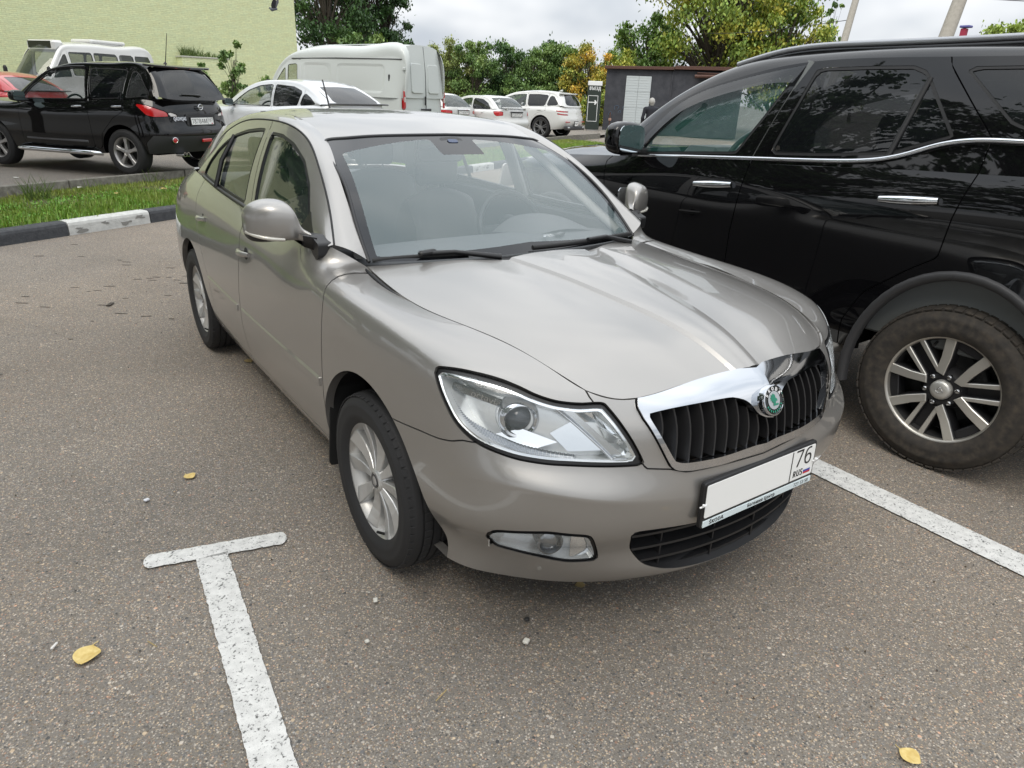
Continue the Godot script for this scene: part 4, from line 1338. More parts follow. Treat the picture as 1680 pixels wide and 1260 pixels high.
# body from rows, arches, panels, glass; returns what later detail needs
func auto_body(t: Node3D, P: Dictionary, M: Dictionary) -> Dictionary:
	var ku: int = P.get("ku", 6); var kv: int = P.get("kv", 5)
	var rows := auto_rows(P)
	var s := grid(tensor(rows, ku, kv), Vector3(P.wb * 0.5, 0.8, 0))
	var lip := Soup.new(); var liner := Soup.new()
	var edges := []; var liners := []
	for q in P.arches:
		liner = Soup.new(); liners.append(liner)
		var r := auto_arch(s, q[0], q[1], q[2], q[3], lip, liner)
		s = r[0]; edges.append(r[1])
	var seams := []
	var L1: PackedVector3Array = V3(P.L1); var L2: PackedVector3Array = V3(P.L2)
	var belt := PackedVector3Array()
	var top := spl(rows[rows.size() - 1], 16)
	for k in L1.size():   # the sill point below each point of the door-top line
		var want: float = P.belt_x[k]
		var best := top[0]
		for p in top:
			if p.z > 0.3 and absf(p.x - want) < absf(best.x - want) or best.z < 0.3: best = p
		belt.append(best)
	var up := grid(tensor([belt, lerp_rows(belt, L1, 0.5, Vector3(0, 0, P.get("bulge", 0.02))), L1], ku, kv + 3), Vector3(P.wb * 0.5, P.top_y[7] + 0.1, 0))
	for c in P.get("cuts", []):   # lamps, grilles, bumpers: [name, material, mode, outline, lo, hi, push]
		var a := panel(s, c[3], c[2], c[7] if c.size() > 7 else 0.006, c[4], c[5], 0.008)
		s = a[1]
		if c.size() > 8 and c[8] == "one": put(both(join([push(a[0], c[6]), rim(a[0], 0.015)])), c[0], M[c[1]], t)
		else: pair(join([push(a[0], c[6]), rim(a[0], 0.015)]), c[0], M[c[1]], t)
		seams.append(a[2])
	var n := 0
	for w in P.wins:   # [outline, glass material, seal width]
		var a := cut(up, add_f(poly_f(up, w[0], SIDE), 1e-5))
		var inner: Soup = a[0]; up = a[1]
		var b := cut(inner, add_f(poly_f(inner, w[0], SIDE), w[2]))
		if w.size() > 3:   # pressed panel of the body
			var lo := push(b[0], -w[3])
			pair(join([lo, ramp(b[1], w[0], w[2], w[3])]), "side_panel", M.body, t)
			continue
		pair(join([push(b[1], -0.002), rim(b[0], 0.012)]), "window_seal", M.plastic, t)
		pair(push(b[0], -0.005), "side_window", M[w[1]], t)
		n += 1
	var rest := s; var rest_up := up
	for dr in P.get("doors", []):   # [name, outline]
		var a := panel(rest, dr[1], SIDE, 0.006, -99.0, 99.0)
		var b := panel(rest_up, dr[1], SIDE, 0.006, -99.0, 99.0)
		rest = a[1]; rest_up = b[1]
		seams.append(a[2]); seams.append(b[2])
		pair(join([a[0], b[0], rim(a[0], 0.01)]), dr[0], M.body, t)
	var mid := lerp_rows(L1, L2, 0.5, Vector3(0, P.get("rail_up", 0.02), P.get("rail_out", 0.025)))
	mid[0] = L1[0].lerp(L2[0], 0.5) + Vector3(0.01, 0.01, 0.01)
	mid[mid.size() - 1] = L1[L1.size() - 1].lerp(L2[L2.size() - 1], 0.5) + Vector3(-0.01, 0.005, 0.01)
	var pillar := grid(tensor([L1, mid, L2], ku, 5), Vector3(P.wb * 0.5, 0.9, 0))
	pair(join([rest, rest_up, pillar, rim(rest, 0.01), lip]), "body_side", M.body, t)
	for q in liners: pair(q, "wheel_arch_liner", M.dark, t)
	for q in seams: pair(q, "panel_gap", M.dark, t)
	# bonnet from the shut line to the middle
	var tr: PackedVector3Array = rows[rows.size() - 1]
	var he := PackedVector3Array([tr[6], tr[5], tr[4], tr[3], tr[2]])
	var hc := PackedVector3Array(); var hm := PackedVector3Array()
	var hv: Array = P.bonnet   # middle line: x, y from the windscreen to the front edge
	for k in 4: hc.append(Vector3(hv[2 * k], hv[2 * k + 1], 0))
	hc.append(tr[0])
	for k in 4: hm.append(hc[k].lerp(he[k], 0.55) + Vector3(0.02, 0.018, 0))
	hm.append(tr[1])
	put(both(grid(tensor([hc, hm, he], ku, 5), Vector3(P.wb, 0, 0))), "bonnet", M.body, t)
	# windscreen, roof, rear window
	var i0: int = P.get("hdr", 2); var i1: int = L2.size() - 1 - P.get("tail", 1)
	var wsb := Vector3(P.ws[0], P.ws[1], 0); var wsh := Vector3(P.ws[2], P.ws[3], 0)
	var ce := PackedVector3Array(); var cc := PackedVector3Array(); var cm := PackedVector3Array()
	for k in i0 + 1:
		var u := float(k) / i0
		var c := wsb.lerp(wsh, u) + Vector3(0.012, 0.02, 0) * sin(PI * u)
		cc.append(c); ce.append(L2[k]); cm.append(Vector3(lerpf(c.x, L2[k].x, 0.36), lerpf(c.y, L2[k].y, 0.3), L2[k].z * 0.6))
	put(both(grid(tensor([cc, cm, ce], 4, 5), Vector3(P.wb * 0.5, 0.8, 0))), "windscreen", M.get("screen", M.glass), t)
	ce = PackedVector3Array(Array(L2).slice(i0, i1 + 1)); cc = PackedVector3Array(); cm = PackedVector3Array()
	var rf: Array = P.roof   # y of the middle line over each of those points, and its x shift
	for k in ce.size():
		cc.append(Vector3(ce[k].x + (P.ws[2] - L2[i0].x if k == 0 else 0.0) + (P.tail_x if k == ce.size() - 1 else 0.0), rf[k], 0))
		cm.append(Vector3(lerpf(cc[k].x, ce[k].x, 0.5), lerpf(rf[k], ce[k].y, 0.25), ce[k].z * 0.62))
	put(both(grid(tensor([cc, cm, ce], ku, 5), Vector3(P.wb * 0.5, 0.8, 0))), "roof", M.body, t)
	var a0 := ce[ce.size() - 1]; var a1 := cm[cm.size() - 1]; var a2 := cc[cc.size() - 1]
	var tb := PackedVector3Array([Vector3(P.rw[0], P.rw[1], 0), Vector3(lerpf(P.rw[0], L2[L2.size() - 1].x, 0.4), P.rw[1], L2[L2.size() - 1].z * 0.62), L2[L2.size() - 1]])
	var rg := grid(tensor([PackedVector3Array([a2, a1, a0]), lerp_rows(PackedVector3Array([a2, a1, a0]), tb, 0.5, Vector3(-0.025, 0.015, 0)), tb], 10, 8), Vector3(P.wb * 0.5, 0.8, 0))
	if P.has("rear_win"):
		var q := cut(rg, add_f(poly_f(rg, P.rear_win, FRONT), 1e-5))
		put(both(push(q[0], -0.003)), "rear_window", M[P.get("rear_glass", "glass")], t)
		put(both(join([q[1], rim(q[0], 0.01)])), "tailgate_frame", M.body, t)
	else:
		put(both(rg), "rear_window", M[P.get("rear_glass", "glass")], t)
	# deck between the rear window and the tail
	var dk := PackedVector3Array([tr[12], tr[11], tr[10], tr[9]])
	var db := PackedVector3Array([tb[0], tb[0].lerp(tb[1], 0.7), tb[1].lerp(tb[2], 0.75), tb[2]])
	put(both(grid(tensor([db, lerp_rows(db, dk, 0.5, Vector3(0, P.get("deck", 0.004), 0)), dk], 5, 4), Vector3(P.wb * 0.5, 0.4, 0))), "boot_lid", M.body, t)
	var pan := Soup.new()
	box(pan, Vector3((P.xf + P.xr) * 0.5, P.rows[0][0][2] + 0.06, 0), Vector3((P.xf - P.xr) * 0.84, 0.08, P.w * 1.56))
	put(pan, "underbody", M.dark, t)
	return {"edges": edges, "rows": rows, "belt": belt, "L1": L1, "L2": L2}

func simple_wheel(t: Node3D, c: Vector3, R: float, rr: float, w: float, sg: float, key: String, spokes: int, look: Color, metal: float, style := 0) -> void:
	var h := node("wheel", t, c)
	if not wheel_sets.has(key):
		var s := Soup.new(); tyre(s, Vector3.ZERO, R, rr, w, 1.0, false)
		var r := Soup.new()
		var z := w * 0.5
		lathe(r, Vector3.ZERO, Vector3(0, 0, 1), PackedVector2Array([Vector2(-z * 0.8, rr * 0.95), Vector2(z * 0.3, rr * 0.88), Vector2(z * 0.82, rr * 0.93), Vector2(z * 0.94, rr * 0.985), Vector2(z * 0.97, rr * 1.005), Vector2(z * 0.9, rr * 1.02)]), 40, 0.8)
		var bk := Soup.new()
		lathe(bk, Vector3.ZERO, Vector3(0, 0, 1), PackedVector2Array([Vector2(-z * 0.2, rr * 0.9), Vector2(-z * 0.2, 0.0005)]), 32)
		lathe(bk, Vector3.ZERO, Vector3(0, 0, 1), PackedVector2Array([Vector2(-z * 0.1, rr * 0.66), Vector2(0, rr * 0.64), Vector2(0.0, rr * 0.2)]), 32)
		var sp := []
		for k in spokes:
			var an := TAU * k / spokes + 0.3
			var b := Soup.new()
			var T := Transform3D(Basis(Vector3(0, 0, 1), an), Vector3.ZERO)
			if style == 0:
				slab(b, PackedVector2Array([Vector2(rr * 0.16, -rr * 0.13), Vector2(rr * 0.55, -rr * 0.10), Vector2(rr * 0.95, -rr * 0.17), Vector2(rr * 0.95, rr * 0.17), Vector2(rr * 0.55, rr * 0.10), Vector2(rr * 0.16, rr * 0.13)]), z * 0.25, z * 0.80, T, 0.008)
			else:
				for e in [-1.0, 1.0]:
					slab(b, PackedVector2Array([Vector2(rr * 0.16, e * rr * 0.06 - rr * 0.04), Vector2(rr * 0.95, e * rr * 0.16 - rr * 0.05), Vector2(rr * 0.95, e * rr * 0.16 + rr * 0.05), Vector2(rr * 0.16, e * rr * 0.06 + rr * 0.04)]), z * 0.3, z * 0.80, T, 0.006)
			sp.append(mesh_of(b))
		var hb := Soup.new()
		lathe(hb, Vector3.ZERO, Vector3(0, 0, 1), PackedVector2Array([Vector2(z * 0.2, rr * 0.24), Vector2(z * 0.74, rr * 0.22), Vector2(z * 0.80, rr * 0.14), Vector2(z * 0.82, 0.0005)]), 24, 0.8)
		wheel_sets[key] = [mesh_of(s), mesh_of(r), mesh_of(bk), sp, mesh_of(hb), mat(Color(.016, .016, .017), .75), mat(look, .32, metal), mat(Color(.012, .012, .012), .7)]
	var W: Array = wheel_sets[key]
	if sg < 0: h.rotation.y = PI
	put_mesh(W[0], "tyre", W[5], h); put_mesh(W[1], "rim", W[6], h); put_mesh(W[2], "backing", W[7], h)
	for b in W[3]: put_mesh(b, "spoke", W[6], h)
	put_mesh(W[4], "hub", W[6], h)

func four_wheels(t: Node3D, P: Dictionary, track: float, R: float, rr: float, w: float, key: String, spokes: int, look: Color, metal: float, style := 0) -> void:
	for x in [0.0, P.wb]:
		for sg in [1.0, -1.0]: simple_wheel(t, Vector3(x, R, track * sg), R, rr, w, sg, key, spokes, look, metal, style)

func car_mats(c: Color, metal: float) -> Dictionary:
	return {
		"body": deep(paint(c, metal, 0.35)), "dark": deep(mat(Color(.006, .006, .007), .9)), "plastic": mat(Color(.014, .014, .015), .5), "chrome": mat(Color(.75, .76, .78), .07, 1.0),
		"glass": glass(Color(.02, .05, .045), 0.25), "privacy": glass(Color(.006, .007, .008), 0.93), "screen": glass(Color(.05, .08, .075), 0.2),
		"red": paint(Color(.42, .008, .010), 0.0, .12), "clearlamp": paint(Color(.62, .58, .55), .3, .15), "amber": mat(Color(.7, .2, .02), .15), "trim": mat(Color(.032, .032, .034), .6),
	}

func bar_handle(t: Node3D, c: Vector3, len: float, m: Material, up := 0.012) -> void:
	var h := node("door_handle", t)
	for sg in [1.0, -1.0]:
		var s := Soup.new(); var pts := PackedVector3Array(); var rr := PackedFloat32Array()
		for k in 11:
			var u := k / 10.0
			pts.append(Vector3(c.x - len * (u - 0.5), c.y + up * (u - 0.5), (c.z + 0.012 + 0.014 * sin(PI * u)) * sg))
			rr.append(len * 0.085 * (0.75 + 0.25 * sin(PI * u)))
		tube(s, pts, rr, 8)
		put(s, "grip", m, h)

func ear_mirror(t: Node3D, c: Vector3, size: Vector3, m: Material, glass_m: Material, plastic: Material) -> void:
	for sg in [1.0, -1.0]:
		var h := node("door_mirror", t)
		var rows := []
		for q in [[-.5, .15], [-.48, .55], [-.3, .9], [0.0, 1.0], [.3, .92], [.46, .6], [.5, .12]]:
			var r := PackedVector3Array()
			for k in 13:
				var an := TAU * k / 12.0
				var cx := cos(an); var sy := sin(an)
				var px: float = signf(cx) * pow(absf(cx), 0.7) * size.x * 0.5 * q[1]
				if px < 0: px *= 0.5
				r.append(Vector3(c.x + px, c.y + signf(sy) * pow(absf(sy), 0.6) * size.y * 0.5 * q[1], (c.z + q[0] * size.z) * sg))
			rows.append(r)
		put(grid(tensor(rows, 2, 3), Vector3(c.x, c.y, c.z * sg), false), "housing", m, h)
		var s := Soup.new()
		slab(s, round_poly(rect2(-size.z * .42, -size.y * .40, size.z * .42, size.y * .40), size.y * .3), 0, .006, Transform3D(Basis(Vector3(0, 0, 1), Vector3(0, 1, 0), Vector3(-1, 0, 0)), Vector3(c.x - size.x * .24, c.y, c.z * sg)))
		put(s, "mirror_glass", glass_m, h)
		s = Soup.new()
		box(s, Vector3(c.x + .01, c.y - size.y * .38, (c.z - size.z * .55) * sg), Vector3(size.x * .5, .035, .12), .01)
		put(s, "foot", plastic, h)

func plate(t: Node3D, at: Vector3, b: Basis, words: String, region: String, size := Vector2(.52, .112)) -> void:
	var h := node("number_plate", t, at)
	h.basis = b
	var s := Soup.new()
	slab(s, round_poly(rect2(-size.x * .52, -size.y * .58, size.x * .52, size.y * .58), .01), -.012, .002, Transform3D(), .002)
	put(s, "holder", mat(Color(.012, .012, .012), .5), h)
	s = Soup.new()
	slab(s, round_poly(rect2(-size.x * .49, -size.y * .46, size.x * .49, size.y * .46), .006), 0, .004, Transform3D(), .0008)
	put(s, "plate", mat(Color(.75, .75, .73), .4), h)
	var ink := mat(Color(.012, .012, .012), .5)
	text(h, "number", words, .070, ink, Vector3(-size.x * .13, 0, .0045), Basis(), false, .001, size.x * .66)
	text(h, "region", region, .050, ink, Vector3(size.x * .36, .012, .0045), Basis(), false, .001, size.x * .20)
	s = Soup.new()
	box(s, Vector3(size.x * .235, 0, .0045), Vector3(.005, size.y * .9, .001))
	put(s, "divider", ink, h)
	s = Soup.new()
	box(s, Vector3(size.x * .42, -.037, .0045), Vector3(.035, .014, .001))
	put(s, "flag", mat(Color(.45, .06, .10), .5), h)

func ramp(s: Soup, poly: PackedVector2Array, w: float, d: float) -> Soup:   # border that slopes inwards by d
	var f := poly_f(s, poly, SIDE)
	var o := Soup.new(); o.i = s.i.duplicate(); o.n = s.n.duplicate(); o.v = s.v.duplicate()
	for k in o.v.size(): o.v[k] -= o.n[k] * d * clampf(-f[k] / w, 0.0, 1.0)
	o.n = fresh_normals(o)
	return o

func fresh_normals(s: Soup) -> PackedVector3Array:
	var n := PackedVector3Array(); n.resize(s.v.size())
	for t in range(0, s.i.size(), 3):
		var a := s.i[t]; var b := s.i[t + 1]; var c := s.i[t + 2]
		var g := (s.v[b] - s.v[a]).cross(s.v[c] - s.v[a])
		if g.dot(s.n[a]) < 0: g = -g
		n[a] += g; n[b] += g; n[c] += g
	for k in n.size(): n[k] = n[k].normalized()
	return n

func deep(m: StandardMaterial3D) -> StandardMaterial3D:   # the lacquer does the shining, the colour coat under it hardly
	if m.albedo_color.r < .2: m.metallic_specular = .12
	return m

func suv_wheel(t: Node3D, c: Vector3, sg: float) -> void:
	var h := node("wheel", t, c)
	if not wheel_sets.has("suv"):
		var R := .385; var rr := .254; var w := .265
		var s := Soup.new(); tyre(s, Vector3.ZERO, R, rr, w, 1.0); tread(s, Vector3.ZERO, R + .001, w, 1.0, 56, .008)
		var r := Soup.new()
		lathe(r, Vector3.ZERO, Vector3(0, 0, 1), V2([-.11,.245, -.05,.225, .06,.226, .085,.236]), 64, .8)
		var fl := Soup.new()
		lathe(fl, Vector3.ZERO, Vector3(0, 0, 1), V2([.083,.236, .101,.2375, .108,.243, .112,.253, .112,.258, .105,.261, .095,.260]), 72, .75)
		var bk := Soup.new()
		lathe(bk, Vector3.ZERO, Vector3(0, 0, 1), V2([-.02,.225, -.02,.001]), 40)
		lathe(bk, Vector3.ZERO, Vector3(0, 0, 1), V2([.0,.165, .02,.163, .02,.08]), 40)
		box(bk, Vector3(.12, .06, .03), Vector3(.08, .14, .05), .01, Basis(Vector3(0, 0, 1), .45))
		var dark := []; var face := []
		# three broad U-shaped pairs and, between them, three slim pairs
		for k in 3:
			var a0 := deg_to_rad(73.0 - 120.0 * k)
			for e in [-1.0, 1.0]:
				var T := Transform3D(Basis(Vector3(0, 0, 1), a0), Vector3.ZERO)
				var o := V2([.060, e * .022, .060, e * .066, .13, e * .080, .243, e * .118, .243, e * .064, .15, e * .038])
				var b := Soup.new(); slab(b, o, .02, .096, T, .003); dark.append(mesh_of(b))
				b = Soup.new(); slab(b, Geometry2D.offset_polygon(o, -.003)[0], .090, .103, T, .0025); face.append(mesh_of(b))
				var a1 := a0 + deg_to_rad(60.0)
				T = Transform3D(Basis(Vector3(0, 0, 1), a1), Vector3.ZERO)
				o = V2([.080, e * .021, .095, e * .043, .240, e * .050, .240, e * .022])
				b = Soup.new(); slab(b, o, .02, .093, T, .003); dark.append(mesh_of(b))
				b = Soup.new(); slab(b, Geometry2D.offset_polygon(o, -.0025)[0], .088, .100, T, .0025); face.append(mesh_of(b))
			# floor of the slim pair and of the broad pair near the rim
			var b2 := Soup.new()
			slab(b2, V2([.055,-.03, .235,-.03, .235,.03, .055,.03]), .01, .062, Transform3D(Basis(Vector3(0, 0, 1), a0 + deg_to_rad(60.0)), Vector3.ZERO), .004)
			dark.append(mesh_of(b2))
			b2 = Soup.new()
			slab(b2, V2([.195,-.085, .242,-.10, .242,.10, .195,.085]), .02, .085, Transform3D(Basis(Vector3(0, 0, 1), a0), Vector3.ZERO), .004)
			dark.append(mesh_of(b2))
		var hub := Soup.new()
		lathe(hub, Vector3.ZERO, Vector3(0, 0, 1), V2([.01,.105, .055,.100, .088,.078, .092,.060, .092,.05]), 48, .8)
		var cap := Soup.new()
		lathe(cap, Vector3.ZERO, Vector3(0, 0, 1), V2([.085,.047, .108,.045, .118,.036, .121,.018, .1215,.0005]), 40, .75)
		var em := Soup.new()
		for q in [[0.0, .017, .009], [PI / 2, .008, .013], [0.0, .007, .0155]]:
			var pts := PackedVector3Array()
			for k in 21: pts.append(Vector3(cos(TAU * k / 20) * q[1], sin(TAU * k / 20) * q[2] + (.003 if q[1] < .01 else 0.0), .1215))
			tube(em, pts, .0012, 5, false)
		var nuts := []
		for k in 6:
			var b := Soup.new()
			var an := deg_to_rad(73.0 + 60.0 * k)
			lathe(b, Vector3(cos(an) * .0695, sin(an) * .0695, 0), Vector3(0, 0, 1), V2([.075,.0125, .104,.0115, .109,.008, .110,.0005]), 6, .9)
			nuts.append(mesh_of(b))
		var vs := Soup.new()
		tube(vs, PackedVector3Array([Vector3(-.085, .20, .06), Vector3(-.082, .188, .098)]), .006, 8)
		var rust := mat(Color(1, 1, 1), .85); rust.albedo_texture = noise_tex(91, .02, Color(.016, .015, .014), Color(.070, .056, .042)); rust.uv1_triplanar = true; rust.uv1_scale = Vector3(2, 2, 2)
		wheel_sets.suv = [mesh_of(s), mesh_of(r), mesh_of(fl), mesh_of(bk), dark, face, mesh_of(hub), mesh_of(cap), mesh_of(em), nuts, mesh_of(vs)]
		wheel_sets.suvmat = [rust, mat(Color(.030, .030, .031), .5, .3), mat(Color(.44, .42, .38), .34, .75), mat(Color(.012, .012, .012), .7), mat(Color(.022, .022, .024), .4, .3), mat(Color(.60, .58, .53), .3, .70), mat(Color(.50, .49, .46), .35, .6), mat(Color(.6, .6, .6), .2, 1.0)]
	var W: Array = wheel_sets.suv; var K: Array = wheel_sets.suvmat
	if sg < 0: h.rotation.y = PI
	put_mesh(W[0], "tyre", K[0], h); put_mesh(W[1], "rim_barrel", K[1], h); put_mesh(W[2], "rim_edge", K[2], h); put_mesh(W[3], "brake", K[3], h)
	for b in W[4]: put_mesh(b, "spoke", K[4], h)
	for b in W[5]: put_mesh(b, "spoke_face", K[5], h)
	put_mesh(W[6], "hub", K[4], h); put_mesh(W[7], "hub_cap", K[6], h); put_mesh(W[8], "hub_emblem", K[7], h)
	for b in W[9]: put_mesh(b, "wheel_nut", K[7], h)
	put_mesh(W[10], "valve", K[3], h)

func build_suv() -> void:
	var t := thing("parked_car", "large black off-road car with chrome door handles and machined six-bolt wheel, beside the grey-beige saloon", "car", Vector3(.655, 0, -2.506), deg_to_rad(182.0), "")
	var M := car_mats(Color(.0035, .0035, .0042), .0)
	M.glass = glass(Color(.10, .30, .27), 0.16)
	var P := {
		"xf": 3.68, "xr": -1.115, "w": .9275, "wb": 2.745, "xc": 2.05, "ku": 12, "kv": 8,
		"rows": [
			[[.40, .44, .455, .46, .50], .955, -.12, .10],
			[[.52, .53, .535, .55, .60], .988, -.02, .02],
			[[.70, .70, .70, .72, .74], .996, 0.0, 0.0],
			[[.86, .88, .90, .94, .95], .990, 0.0, .01],
			[[.97, 1.02, 1.06, 1.12, 1.10], .990, -.03, .03],
			[[1.04, 1.12, 1.16, 1.24, 1.22], .978, -.06, .05]],
		"top_dx": [-.12, .08], "top_y": [1.06, 1.06, 1.07, 1.10, 1.15, 1.19, 1.235, 1.285, 1.335, 1.35, 1.36, 1.36, 1.36],
		"top_z": [1, 1, .96, .92, .89, .89, .945, .945, .94, .93, .92, .92, 1],
		"arches": [[0.0, .385, .43, .51], [2.745, .385, .43, .51]],
		"belt_x": [2.17, 1.85, 1.5, 1.1, .4, -.4, -.75, -.92],
		"L1": [2.18, 1.275, .855, 1.88, 1.54, .775, 1.48, 1.69, .738, 1.10, 1.765, .728, .40, 1.785, .725, -.40, 1.775, .72, -.74, 1.70, .725, -.94, 1.42, .80],
		"L2": [2.36, 1.29, .72, 1.98, 1.56, .665, 1.52, 1.775, .61, 1.12, 1.815, .605, .40, 1.835, .60, -.40, 1.82, .60, -.86, 1.76, .60, -1.03, 1.38, .70],
		"ws": [2.62, 1.245, 1.58, 1.80], "roof": [1.81, 1.845, 1.87, 1.86, 1.80], "tail_x": -.06, "rw": [-1.12, 1.37], "bulge": .015, "rail_up": .012, "rail_out": .02,
		"bonnet": [2.60, 1.24, 2.85, 1.245, 3.1, 1.23, 3.4, 1.18],
		"wins": [
			[round_poly(V2([2.03,1.25, 1.90,1.41, 1.77,1.545, 1.62,1.61, 1.47,1.66, 1.2,1.715, 1.07,1.742, 1.19,1.50, 1.30,1.308, 1.6,1.285]), .02), "glass", .014],
			[round_poly(V2([1.106,1.322, 1.04,1.55, .994,1.742, .7,1.75, .491,1.75, .44,1.715, .236,1.464, .40,1.405, .488,1.372, .8,1.340]), .02), "privacy", .014],
			[round_poly(V2([.315,1.745, .02,1.505, -.3,1.50, -.72,1.53, -.68,1.68, -.5,1.735, -.1,1.75]), .02), "privacy", .012]],
		"doors": [
			["front_door", V2([2.27,.40, 2.265,.8, 2.262,1.05, 2.29,1.19, 2.16,1.30, 1.88,1.57, 1.48,1.72, 1.035,1.80, 1.05,1.76, 1.193,1.309, 1.234,.897, 1.223,.40])],
			["rear_door", V2([1.223,.40, 1.234,.897, 1.193,1.309, 1.05,1.76, 1.035,1.80, .40,1.83, .367,1.751, .092,1.468, .094,1.34, .132,1.149, .148,.97, .25,.90, .43,.75, .50,.60, .52,.40])]],
	}
	var B := auto_body(t, P, M)
	# flared arch trims
	for q in P.arches:
		var pts := []
		for k in 27:
			var a := deg_to_rad(-10.0 + 200.0 * k / 26.0)
			pts.append(Vector2(q[0] + cos(a) * (q[2] + .035), q[1] + sin(a) * (q[3] + .035)))
		for sg in [1.0, -1.0]:
			var s := Soup.new()
			var rows := [PackedVector3Array(), PackedVector3Array(), PackedVector3Array(), PackedVector3Array()]
			for k in 27:
				var a := deg_to_rad(-10.0 + 200.0 * k / 26.0)
				for j in 4:
					var e: float = [.040, .030, .004, -.006][j]; var z: float = [.914, .930, .926, .895][j]
					rows[j].append(Vector3(q[0] + cos(a) * (q[2] + e), q[1] + sin(a) * (q[3] + e), z * sg))
			put(grid(tensor(rows, 1, 3), Vector3(q[0], q[1], 0.5 * sg), false), "wheel_arch_trim", M.trim, t)
	# chrome line along the window sills, black pillar trims, window dividers
	for sg in [1.0, -1.0]:
		var s := Soup.new()
		var c := spl(V3([2.02,1.243,.872, 1.6,1.270,.879, 1.15,1.298,.8795, .75,1.323,.879, .52,1.350,.874, .40,1.385,.866, .29,1.428,.858, .16,1.456,.850, -.02,1.463,.848, -.4,1.465,.842, -.85,1.47,.825]), 8)
		for k in c.size(): c[k].z *= sg
		tube(s, c, .011, 8)
		put(s, "sill_trim", M.chrome, t)
		s = Soup.new()
		tube(s, PackedVector3Array([Vector3(.488, 1.368, .860 * sg), Vector3(.46, 1.53, .810 * sg), Vector3(.431, 1.70, .756 * sg)]), .013, 6)
		put(s, "window_divider", M.plastic, t)
		# rain deflector over the front window
		s = Soup.new()
		var r0 := V3([2.02,1.33,.862, 1.80,1.553,.795, 1.48,1.673,.762, 1.2,1.732,.745, 1.06,1.755,.737])
		var r1 := V3([1.99,1.29,.874, 1.77,1.50,.822, 1.47,1.612,.796, 1.2,1.668,.780, 1.09,1.672,.776])
		for k in r0.size():
			r0[k].z *= sg; r1[k].z = (r1[k].z + .014) * sg
		put(grid(tensor([r0, r1], 5, 2), Vector3(1.5, 1.5, 0), false), "rain_deflector", glass(Color(.01, .011, .012), .8), t)
		# roof rail
		s = Soup.new()
		var rp := spl(V3([1.56,1.765,.625, 1.25,1.836,.61, .85,1.856,.605, .2,1.864,.605, -.5,1.852,.605, -.80,1.79,.61]), 6)
		for k in rp.size(): rp[k].z *= sg
		tube(s, rp, .016, 8)
		put(s, "roof_rail", mat(Color(.35, .36, .38), .3, .6), t)
		s = Soup.new()
		for k in rp.size(): rp[k] -= Vector3(0, .030, .004 * sg)
		tube(s, rp, .023, 8)
		put(s, "roof_rail_foot", M.body, t)
		# running board
		s = Soup.new()
		slab(s, round_poly(V2([.52,.40, .50,.455, .60,.468, 2.20,.468, 2.26,.455, 2.24,.40, 2.1,.375, .66,.375]), .02), .80, .985, Transform3D(Basis(), Vector3.ZERO) if sg > 0 else Transform3D(Basis.from_scale(Vector3(1, 1, -1)), Vector3.ZERO), .01)
		put(s, "running_board", mat(Color(.42, .41, .39), .4, .5), t)
	bar_handle(t, Vector3(1.39, 1.142, .912), .25, M.chrome, .022)
	bar_handle(t, Vector3(.327, 1.195, .908), .25, M.chrome, .022)
	ear_mirror(t, Vector3(1.99, 1.345, 1.03), Vector3(.20, .19, .25), M.body, mat(Color(.6, .66, .68), .03, 1.0), M.plastic)
	for x in [0.0, 2.745]:
		for sg in [1.0, -1.0]: suv_wheel(t, Vector3(x, .385, .765 * sg), sg)
	# cabin seen through the front window
	var cab := mat(Color(.15, .16, .16), .7)
	var s := Soup.new()
	box(s, Vector3(1.93, 1.12, 0), Vector3(.55, .26, 1.44), .08)
	box(s, Vector3(1.80, 1.25, -.36), Vector3(.30, .12, .46), .05)
	put(s, "dashboard", cab, t)
	steering_wheel(t, Vector3(1.60, 1.235, -.38), .19, mat(Color(.05, .05, .05), .4), .4)
	for z in [.38, -.38]: seat(t, Vector3(.86, .70, z), mat(Color(.03, .028, .026), .7), .26)
	for z in [.36, -.36]: seat(t, Vector3(-.10, .76, z), mat(Color(.03, .028, .026), .7), .30)
	s = Soup.new()
	tube(s, spl(V3([2.25,1.29,.69, 1.95,1.53,.635, 1.52,1.73,.585]), 6), .035, 8)
	pair(s, "pillar_trim", mat(Color(.10, .10, .095), .8), t)
	s = Soup.new()
	tube(s, spl(V3([1.21,1.26,.835, 1.13,1.50,.775, 1.04,1.76,.690]), 5), .045, 8)
	pair(s, "pillar_trim", cab, t)
	s = Soup.new()
	tube(s, spl(V3([1.93,1.40,.655, 1.90,1.44,.62, 1.80,1.52,.60, 1.76,1.545,.625]), 5), .018, 8)
	pair(s, "grab_handle", mat(Color(.012, .012, .012), .5), t)
	s = Soup.new()
	box(s, Vector3(1.35, 1.60, .0), Vector3(.03, .07, .24), .02)
	tube(s, PackedVector3Array([Vector3(1.36, 1.60, 0), Vector3(1.45, 1.74, 0)]), .012, 6)
	put(s, "inner_mirror", cab, t)
	s = Soup.new()
	for z in [.80, -.80]:
		s = Soup.new(); box(s, Vector3(.9, .9, z), Vector3(2.5, .70, .05), .01)
		put(s, "door_lining", cab, t)
	for sg in [1.0, -1.0]:
		s = Soup.new()
		slab(s, round_poly(V2([-.16,-.08, .16,-.06, .14,.10, -.12,.10]), .03), 0, .03, Transform3D(Basis(Vector3(0, 0, -1) * sg, Vector3(0, 1, 0), Vector3(1, 0, 0) * 1.0), Vector3(3.48, .96, .72 * sg)), .01)
		put(s, "headlamp", M.clearlamp, t)

